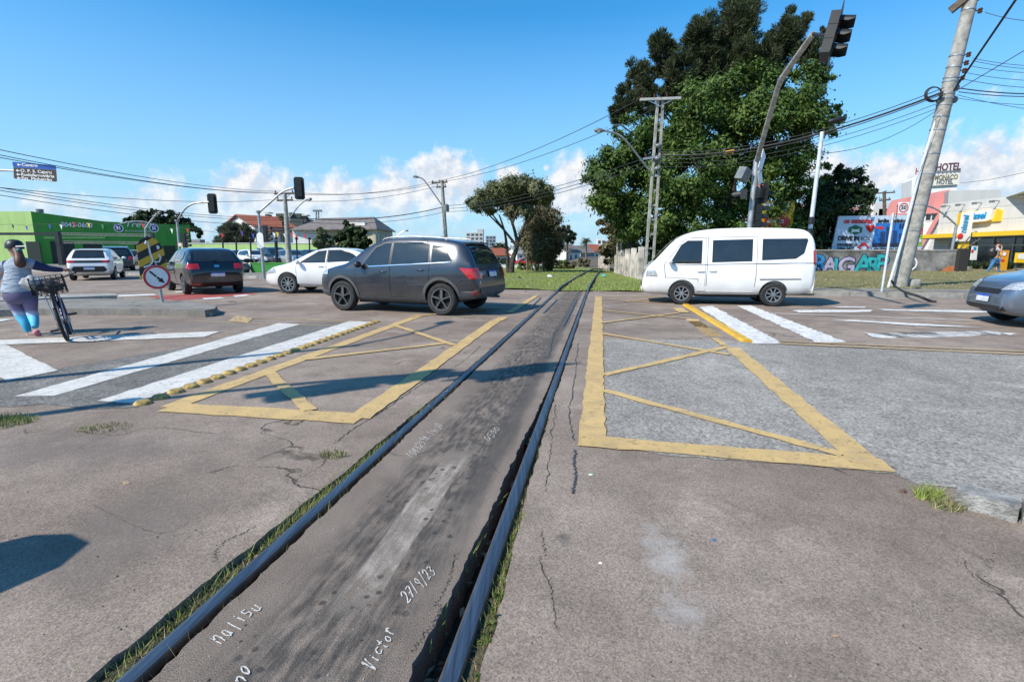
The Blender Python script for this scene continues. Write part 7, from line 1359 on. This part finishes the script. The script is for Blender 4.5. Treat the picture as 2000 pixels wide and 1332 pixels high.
# ================================================================ people and bicycle
def skin(name, J, E, mat, parent, root_v=0, sub=2):
    """one continuous tapered surface grown over joints J = {name: (point, radius or (rx, ry))}"""
    keys = list(J); me = bpy.data.meshes.new(name); me.from_pydata([tuple(J[k][0]) for k in keys], [(keys.index(a), keys.index(b_)) for a, b_ in E], []); me.update()
    o = bpy.data.objects.new(name, me); col.objects.link(o); o.modifiers.new('s', 'SKIN')
    lay = me.skin_vertices[0].data if me.skin_vertices else None
    for i, k in enumerate(keys):
        r = J[k][1]; lay[i].radius = r if isinstance(r, tuple) else (r, r); lay[i].use_root = i == root_v
    m = o.modifiers.new('u', 'SUBSURF'); m.levels = m.render_levels = sub; m2 = evalmesh(o); bpy.data.objects.remove(o); m2.materials.clear()
    return link(name, m2, parent, [mat], 179.)
M_SKIN = pm('skin', (.42, .24, .17), .55, 0, .08, 20); M_HAIR = pm('brown_hair', (.085, .026, .014), .55, 0, .3, 40); M_HAIRD = pm('dark_hair', (.02, .015, .012), .6, 0, .3, 40)
M_SHIRT, nt, b, oc = newmat('grey_blue_cloth'); f_ = noise(nt, nd(nt, 'ShaderNodeVectorMath', {0: oc, 1: (4, 4, 16)}, operation='MULTIPLY').outputs[0], 1., 4., .55, .8)
sett(nt, b, Base_Color=mixc(nt, noise(nt, oc, 60., 3.), (.24, .30, .38), (.36, .42, .50)), Roughness=.9); bump(nt, b, f_, .06, 1.)
M_NAVYC = pm('navy_cloth', (.02, .028, .09), .85, 0, .15, 12); M_SHOE = pm('pink_shoe', (.62, .22, .26), .7, 0, .25, 30)
M_LEG, nt, b, oc = newmat('gradient_leggings'); z_ = nd(nt, 'ShaderNodeSeparateXYZ', {0: oc}).outputs[2]   # printed cloth: purple above, cyan below
cr = nd(nt, 'ShaderNodeValToRGB', {0: ramp(nt, z_, .10, .62)}); el = cr.color_ramp.elements; el[0].position = 0; el[0].color = (.02, .36, .58, 1); el[1].position = 1; el[1].color = (.085, .075, .155, 1)
for p_, c_ in ((.40, (.10, .48, .70, 1)), (.50, (.45, .52, .70, 1)), (.62, (.20, .17, .30, 1))): e_ = el.new(p_); e_.color = c_
sett(nt, b, Base_Color=cr.outputs[0], Roughness=.7)
Yw = 8.35
def W(px, py, dy=0.): return A(px, py, Yw+dy)
def loft(rings, n=20, mb=None, caps=True):      # horizontal elliptical rings: (centre, rx, ry)
    m = mb or MB(); R_ = []
    for i in range(len(rings)-1):
        a_, b_, c_, d_ = rings[max(i-1, 0)], rings[i], rings[i+1], rings[min(i+2, len(rings)-1)]
        for k in range(4):
            t = k/4.; h = lambda p, q, r, s: .5*((2*q)+(r-p)*t+(2*p-5*q+4*r-s)*t*t+(3*q-p-3*r+s)*t**3); R_.append((h(a_[0], b_[0], c_[0], d_[0]), h(a_[1], b_[1], c_[1], d_[1]), h(a_[2], b_[2], c_[2], d_[2])))
    R_.append(rings[-1]); vs = [c+Vector((rx*math.cos(2*math.pi*k/n), ry*math.sin(2*math.pi*k/n), 0)) for c, rx, ry in R_ for k in range(n)]
    fs = [(i*n+k, i*n+(k+1) % n, (i+1)*n+(k+1) % n, (i+1)*n+k) for i in range(len(R_)-1) for k in range(n)]
    if caps: fs += [tuple(range(n)), tuple(range((len(R_)-1)*n, len(R_)*n))]
    return m.add(vs, fs)
fL = G(52, 661)
root = thing('person', 'woman in dark cap, grey blue top and purple to cyan leggings pushing a bicycle', 'person', Vector((fL.x, Yw, 0)))
hd = W(29, 486); k_ = Yw/1000.
J = {'pelvis': (W(39, 574), (.16, .12)), 'waist': (W(36, 548), (.15, .11)), 'chest': (W(34, 522), (.15, .10)), 'neck0': (W(34, 510), .055), 'neck': (W(32, 503), .046), 'skull0': (W(30, 495), .07), 'skull': (hd, .088), 'crown': (W(28, 475), .07), 'nose': (W(16.5, 488, .05), .016),
     'shR': (W(54, 515), .045), 'elR': (W(93, 524, .12), .040), 'wrR': (W(120, 527, .26), .028), 'palmR': (W(126.5, 526.5, .30), .026), 'shL': (W(14, 517), .045), 'elL': (W(-8, 548, .05), .034), 'wrL': (W(-12, 582, .15), .028), 'palmL': (W(-11, 591, .18), .026),
     'hpL': (W(30, 586), .075), 'knL': (W(38, 611, .01), .045), 'anL': (W(55, 650), .034), 'hpR': (W(58, 586), .075), 'knR': (W(62.5, 610, .03), .042), 'anR': (W(68.5, 639, -.11), .028)}
E = [('pelvis', 'waist'), ('waist', 'chest'), ('chest', 'neck0'), ('neck0', 'neck'), ('neck', 'skull0'), ('skull0', 'skull'), ('skull', 'crown'), ('skull', 'nose'), ('chest', 'shR'), ('shR', 'elR'), ('elR', 'wrR'), ('wrR', 'palmR'), ('chest', 'shL'), ('shL', 'elL'), ('elL', 'wrL'), ('wrL', 'palmL'), ('pelvis', 'hpL'), ('hpL', 'knL'), ('knL', 'anL'), ('pelvis', 'hpR'), ('hpR', 'knR'), ('knR', 'anR')]
for sd, d0, u0 in (('R', Vector((.035, .035, -.01)), Vector((-.02, .03, -.02))), ('L', Vector((.005, .02, -.04)), Vector((.01, .02, -.015)))):
    pm0 = Vector(J['palm'+sd][0])
    for i in range(4):
        a = pm0+d0*.8+u0*(i-1.5)*.8; k1 = a+d0*.7+Vector((0, 0, -.008)); k2 = k1+Vector((-.004, .002, -.022)); n_ = f'f{i}{sd}'
        J[n_+'a'] = (a, .0095); J[n_+'b'] = (k1, .0088); J[n_+'c'] = (k2, .0075); E += [('palm'+sd, n_+'a'), (n_+'a', n_+'b'), (n_+'b', n_+'c')]
    t_ = f't{sd}'; J[t_+'a'] = (pm0+Vector((-.02, .012, -.022)), .0105); J[t_+'b'] = (pm0+Vector((-.004, .03, -.04)), .009); E += [('palm'+sd, t_+'a'), (t_+'a', t_+'b')]
skin('body', J, E, M_SKIN, root)
m = MB(); loft([(W(37.5, 570), .235, .19), (W(37, 564), .238, .195), (W(36.5, 552), .212, .175), (W(35.5, 538), .186, .155), (W(35, 527), .18, .14), (W(34, 518), .19, .13), (W(33.5, 511), .155, .105), (W(33, 506), .10, .08), (W(32.5, 502.5), .065, .065)], 24, m)
m.tube(smooth_poly([W(14, 517), W(2, 526, .02), W(-8, 548, .05), W(-12, 579, .15)], 4), [.075]*4+[.062]*4+[.050]*4+[.040], 12); m.tube(smooth_poly([W(46, 514), W(56, 514.5), W(66, 518, .04)], 4), [.075, .08, .085, .085, .082, .08, .077, .074, .072], 12); m.build('shirt', M_SHIRT, root, 70)
MB().tube(smooth_poly([W(60, 516, .02), W(78, 521, .08), W(94, 524.5, .13), W(110, 526.5, .2), W(121, 527, .27)], 4), [.074]*4+[.066, .064, .062, .06]+[.055, .053, .05, .048]+[.044, .042, .04, .038]+[.036], 12).build('sleeve', M_NAVYC, root, 70)
m = MB(); loft([(W(38, 566), .22, .18), (W(39.5, 572), .232, .19), (W(40.5, 580), .234, .19), (W(41.5, 587), .215, .17), (W(42, 593), .17, .12)], 24, m)
def leg(pts, rad): m.tube(smooth_poly(pts, 4), [rad[min(i//4, len(rad)-1)]+(rad[min(i//4+1, len(rad)-1)]-rad[min(i//4, len(rad)-1)])*(i % 4)/4 for i in range(4*(len(pts)-1)+1)], 14)
leg([W(29, 580), W(30, 593), W(36, 607, .01), W(42, 619, .02), W(50, 634), W(55.5, 648)], [.115, .104, .082, .076, .060, .040]); leg([W(57, 580), W(59, 592), W(61.5, 606, .03), W(65, 619, .02), W(67.5, 630, -.06), W(68.5, 639, -.11)], [.112, .10, .08, .074, .058, .044]); m.build('leggings', M_LEG, root, 70)
skin('shoe', {'heel': (W(56, 656), .044), 'mid': (W(52, 659, .06), .044), 'toe': (W(47, 660, .14), .036)}, [('heel', 'mid'), ('mid', 'toe')], M_SHOE, root)
skin('shoe', {'heel': (W(68, 644, -.14), .048), 'mid': (W(73, 652, -.11), .050), 'toe': (W(78, 657, -.06), .040)}, [('heel', 'mid'), ('mid', 'toe')], M_SHOE, root)
skin('hair', {'a': (W(31, 486, -.03), .092), 'b': (W(36, 494, -.10), .055), 'c': (W(38.5, 504, -.16), .075), 'd': (W(40, 515, -.19), .085), 'e': (W(41, 524, -.18), .05)}, [('a', 'b'), ('b', 'c'), ('c', 'd'), ('d', 'e')], M_HAIR, root)
cap = MB(); c = hd+Vector((.0, 0, .02)); cap.lathe([(.117, -.02), (.118, .02), (.112, .06), (.09, .10), (.05, .122), (0, .128)], c, (.06, .0, 1), 22); cap.lathe([(.09, -.022), (.117, -.02)], c, (.06, 0, 1), 22); cp_ = cap.build('cap', M_BLACK, root, 60)
bd = Vector((-.85, .45, -.10)).normalized(); bs_ = Vector((-bd.y, bd.x, 0)); MB().prism([c+bd*.11+bs_*.07, c+bd*.19+bs_*.05, c+bd*.205, c+bd*.19-bs_*.05, c+bd*.11-bs_*.07], (0, 0, .012)).build('visor', M_WHITE, cp_)
MB().bar(W(31, 481.5, -.135), W(51, 480.5, -.12), .012, .018).build('cap_strap', M_WHITE, cp_)
MB().ball(W(36, 489, -.13), (.045, .03, .03), 10).build('hair_band', pm('teal_band', (.02, .16, .18), .6), root, 60)
# ---- the bicycle
P0 = G(133, 667); P1 = G(139, 648.5); tpx = A(101, 577, P0.y); U = (tpx-P0).normalized(); D = (P1-P0); D.z = 0; D = (D-U*D.dot(U)).normalized(); Sd = U.cross(D)
def bq(x, z, y=0.): return P0+D*x+U*z+Sd*y
root = thing('bicycle', 'dark bicycle with wire crate and grey bag on its rack, pushed by the woman', 'bicycle', P0); M_BFR = pm('purple_bike_frame', (.03, .02, .09), .3, .2, .1); rw = .345; wb = 1.06
for x, nm in ((0, 'wheel'), (wb, 'wheel')):
    m = MB(); m.tube([bq(x+math.cos(t)*(rw-.024), rw+math.sin(t)*(rw-.024)) for t in [2*math.pi*i/40 for i in range(41)]], .024, 8, False); w_ = m.build('wheel', M_RUBBER, root, 60)
    m = MB(); m.tube([bq(x+math.cos(t)*(rw-.05), rw+math.sin(t)*(rw-.05)) for t in [2*math.pi*i/40 for i in range(41)]], .011, 6, False); m.build('rim', M_RIM, w_, 60); m = MB()
    for i in range(18): t = 2*math.pi*i/18; m.bar(bq(x, rw), bq(x+math.cos(t)*(rw-.05), rw+math.sin(t)*(rw-.05)), .004)
    m.lathe([(0, -.04), (.022, -.04), (.022, .04), (0, .04)], bq(x, rw), Sd, 10); m.build('spokes', M_STEEL, w_)
    MB().tube([bq(x+math.cos(t)*(rw+.025), rw+math.sin(t)*(rw+.025)) for t in np.linspace(.3, 2.7, 16)], .022, 6).build('mudguard', M_BLACK, root, 60)
m = MB()
for a, b_ in (((0, rw), (.42, .31)), ((.42, .31), (.32, .86)), ((0, rw), (.33, .78)), ((.42, .31), (.86, .78)), ((.34, .72), (.84, .84)), ((.84, .86), (.88, .72)), ((.88, .72), (wb, rw))):
    for y in ((-.035, .035) if a == (0, rw) or b_ == (wb, rw) else (0,)): m.tube([bq(*a, y), bq(*b_, y)], .016, 8)
m.build('frame', M_BFR, root, 50); MB().ball(bq(.30, .92), (.12, .12, .05), 12).build('saddle', M_BLACK, root, 60)
MB().tube(smooth_poly([bq(.84, .86), bq(.84, 1.02), bq(.84, 1.03)], 3), .014, 8).build('stem', M_STEEL, root, 50)
MB().tube(smooth_poly([bq(.66, 1.03, .33), bq(.76, 1.04, .26), bq(.86, 1.03, .1), bq(.86, 1.03, -.1), bq(.76, 1.06, -.26), bq(.66, 1.06, -.34)], 5), .013, 8).build('handlebar', M_BLACK, root, 50)
for s in (1, -1): MB().bar(bq(.42+.12*s, .31-.1*s, .09*s), bq(.42+.12*s, .31-.1*s, .2*s), .08, .03).build('pedal', M_BLACK, root); MB().bar(bq(.42, .31, .08*s), bq(.42+.12*s, .31-.1*s, .09*s), .025).build('crank', M_STEEL, root)
MB().tube([bq(0, rw, .06), bq(.05, .72, .08), bq(.3, .74, .05)], .008, 6).build('rack', M_STEEL, root); MB().tube([bq(0, rw, -.06), bq(.05, .72, -.08), bq(.3, .74, -.05)], .008, 6).build('rack', M_STEEL, root)
m = MB(); z0, z1 = .75, 1.0
for y in (-.19, .19): 
    for z in np.linspace(z0, z1, 6): m.bar(bq(-.13, z, y), bq(.25, z, y), .009)
    for x in np.linspace(-.13, .25, 7): m.bar(bq(x, z0, y), bq(x, z1, y), .008)
for x in (-.13, .25):
    for z in np.linspace(z0, z1, 6): m.bar(bq(x, z, -.19), bq(x, z, .19), .009)
    for y in np.linspace(-.19, .19, 7): m.bar(bq(x, z0, y), bq(x, z1, y), .008)
for y in np.linspace(-.19, .19, 7): m.bar(bq(-.13, z0, y), bq(.25, z0, y), .008)
m.build('basket', M_BLACK, root)
def blobmesh(name, label, c, s, mat, cat, seed, amp=.12):
    bm = bmesh.new(); bmesh.ops.create_icosphere(bm, subdivisions=4, radius=1); r = np.random.default_rng(seed); ph = r.uniform(0, 6.28, 6)
    for v in bm.verts:
        p = v.co; k = 1+amp*(math.sin(p.x*5+ph[0])*math.sin(p.y*4+ph[1])+.6*math.sin(p.z*9+p.x*6+ph[2])); v.co = Vector((p.x*s[0], p.y*s[1], p.z*s[2]))*k
    me = bpy.data.meshes.new(name); bm.to_mesh(me); bm.free(); me.transform(Matrix.Translation(c)); return tag(link(name, me, None, [mat], 179.), label, cat)
blobmesh('bag', 'dark bag filling the crate on the bicycle rack', bq(.06, .86), (.17, .15, .10), pm('dark_bag', (.03, .032, .036), .7, 0, .3, 10), 'bag', 1); blobmesh('cloth', 'grey white cloth bundle hanging over the left side of the bicycle crate', bq(.05, .95, .17), (.13, .12, .10), pm('grey_cloth', (.40, .41, .42), .9, 0, .2, 10), 'cloth', 2)
# ---- the walking man far right
Ym = 30.2
def V_(px, py, dy=0.): return A(px, py, Ym+dy)
root = thing('person', 'man in blue jeans with a black backpack walking past the pharmacy', 'person', A(1945, 535, Ym)); M_JEANS = pm('blue_jeans', (.045, .16, .34), .85, 0, .15, 12); M_TEE = pm('pale_grey_shirt', (.55, .52, .54), .9, 0, .1, 12)
J = {'pel': (V_(1945, 507), .14), 'wst': (V_(1945, 500), .13), 'cst': (V_(1944.5, 488), .17), 'nk': (V_(1948, 481), .06), 'sk0': (V_(1950, 478.5), .085), 'sk': (V_(1951, 475.5), .10), 'cr': (V_(1951, 473.5), .08), 'ns': (V_(1955, 477), .02), 'sR': (V_(1948, 485, -.18), .07), 'eR': (V_(1954, 491.5, -.2), .05), 'wR': (V_(1957, 484, -.1), .035), 'hR': (V_(1956, 481, -.08), .035), 'sL': (V_(1943, 485, .18), .07), 'eL': (V_(1948, 495, .24), .05), 'wL': (V_(1953, 499, .2), .035), 'hL': (V_(1954.5, 501, .2), .035),
     'h1': (V_(1942, 509, -.05), .10), 'k1': (V_(1935, 521, -.05), .065), 'a1': (V_(1926, 532, -.05), .04), 't1': (V_(1930, 534, -.05), .035), 'h2': (V_(1947, 509, .05), .10), 'k2': (V_(1951, 520, .05), .065), 'a2': (V_(1949, 532.5, .05), .04), 't2': (V_(1956, 533.7, .05), .035)}
E = [('pel', 'wst'), ('wst', 'cst'), ('cst', 'nk'), ('nk', 'sk0'), ('sk0', 'sk'), ('sk', 'cr'), ('sk', 'ns'), ('cst', 'sR'), ('sR', 'eR'), ('eR', 'wR'), ('wR', 'hR'), ('cst', 'sL'), ('sL', 'eL'), ('eL', 'wL'), ('wL', 'hL'), ('pel', 'h1'), ('h1', 'k1'), ('k1', 'a1'), ('a1', 't1'), ('pel', 'h2'), ('h2', 'k2'), ('k2', 'a2'), ('a2', 't2')]
for sd in ('hR', 'hL'):
    p_ = Vector(J[sd][0])
    for i in range(4): J[f'{sd}{i}'] = (p_+Vector((.02+.01*(i % 2), (i-1.5)*.018, .075-.01*abs(i-1.5)) if sd == 'hR' else (.03, (i-1.5)*.018, -.075)), .009); E.append((sd, f'{sd}{i}'))
    J[sd+'t'] = (p_+Vector((-.04, .0, .03)), .010); E.append((sd, sd+'t'))
skin('body', J, E, M_SKIN, root)
def sub_(keys, k=1.18, **kw): return {q: (J[q][0], J[q][1]*k) for q in keys}
skin('jeans', sub_(['pel', 'h1', 'k1', 'a1', 'h2', 'k2', 'a2'], 1.2), [('pel', 'h1'), ('h1', 'k1'), ('k1', 'a1'), ('pel', 'h2'), ('h2', 'k2'), ('k2', 'a2')], M_JEANS, root)
skin('shirt', sub_(['wst', 'cst', 'sR', 'eR', 'sL', 'eL'], 1.12), [('wst', 'cst'), ('cst', 'sR'), ('sR', 'eR'), ('cst', 'sL'), ('sL', 'eL')], M_TEE, root)
MB().ball(V_(1950.2, 473.4), (.125, .125, .11), 12).build('hair', M_HAIRD, root, 60)
for a, t in (('a1', 't1'), ('a2', 't2')): skin('shoe', {'a': (Vector(J[a][0])-Vector((0, 0, .05)), .05), 'b': (Vector(J[t][0]), .042)}, [('a', 'b')], pm('red_brown_shoe', (.28, .06, .04), .7), root)
bp = blobmesh('backpack', 'black backpack on the back of the walking man', V_(1938.5, 493), (.24, .20, .33), M_BLACK, 'backpack', 3, .04)
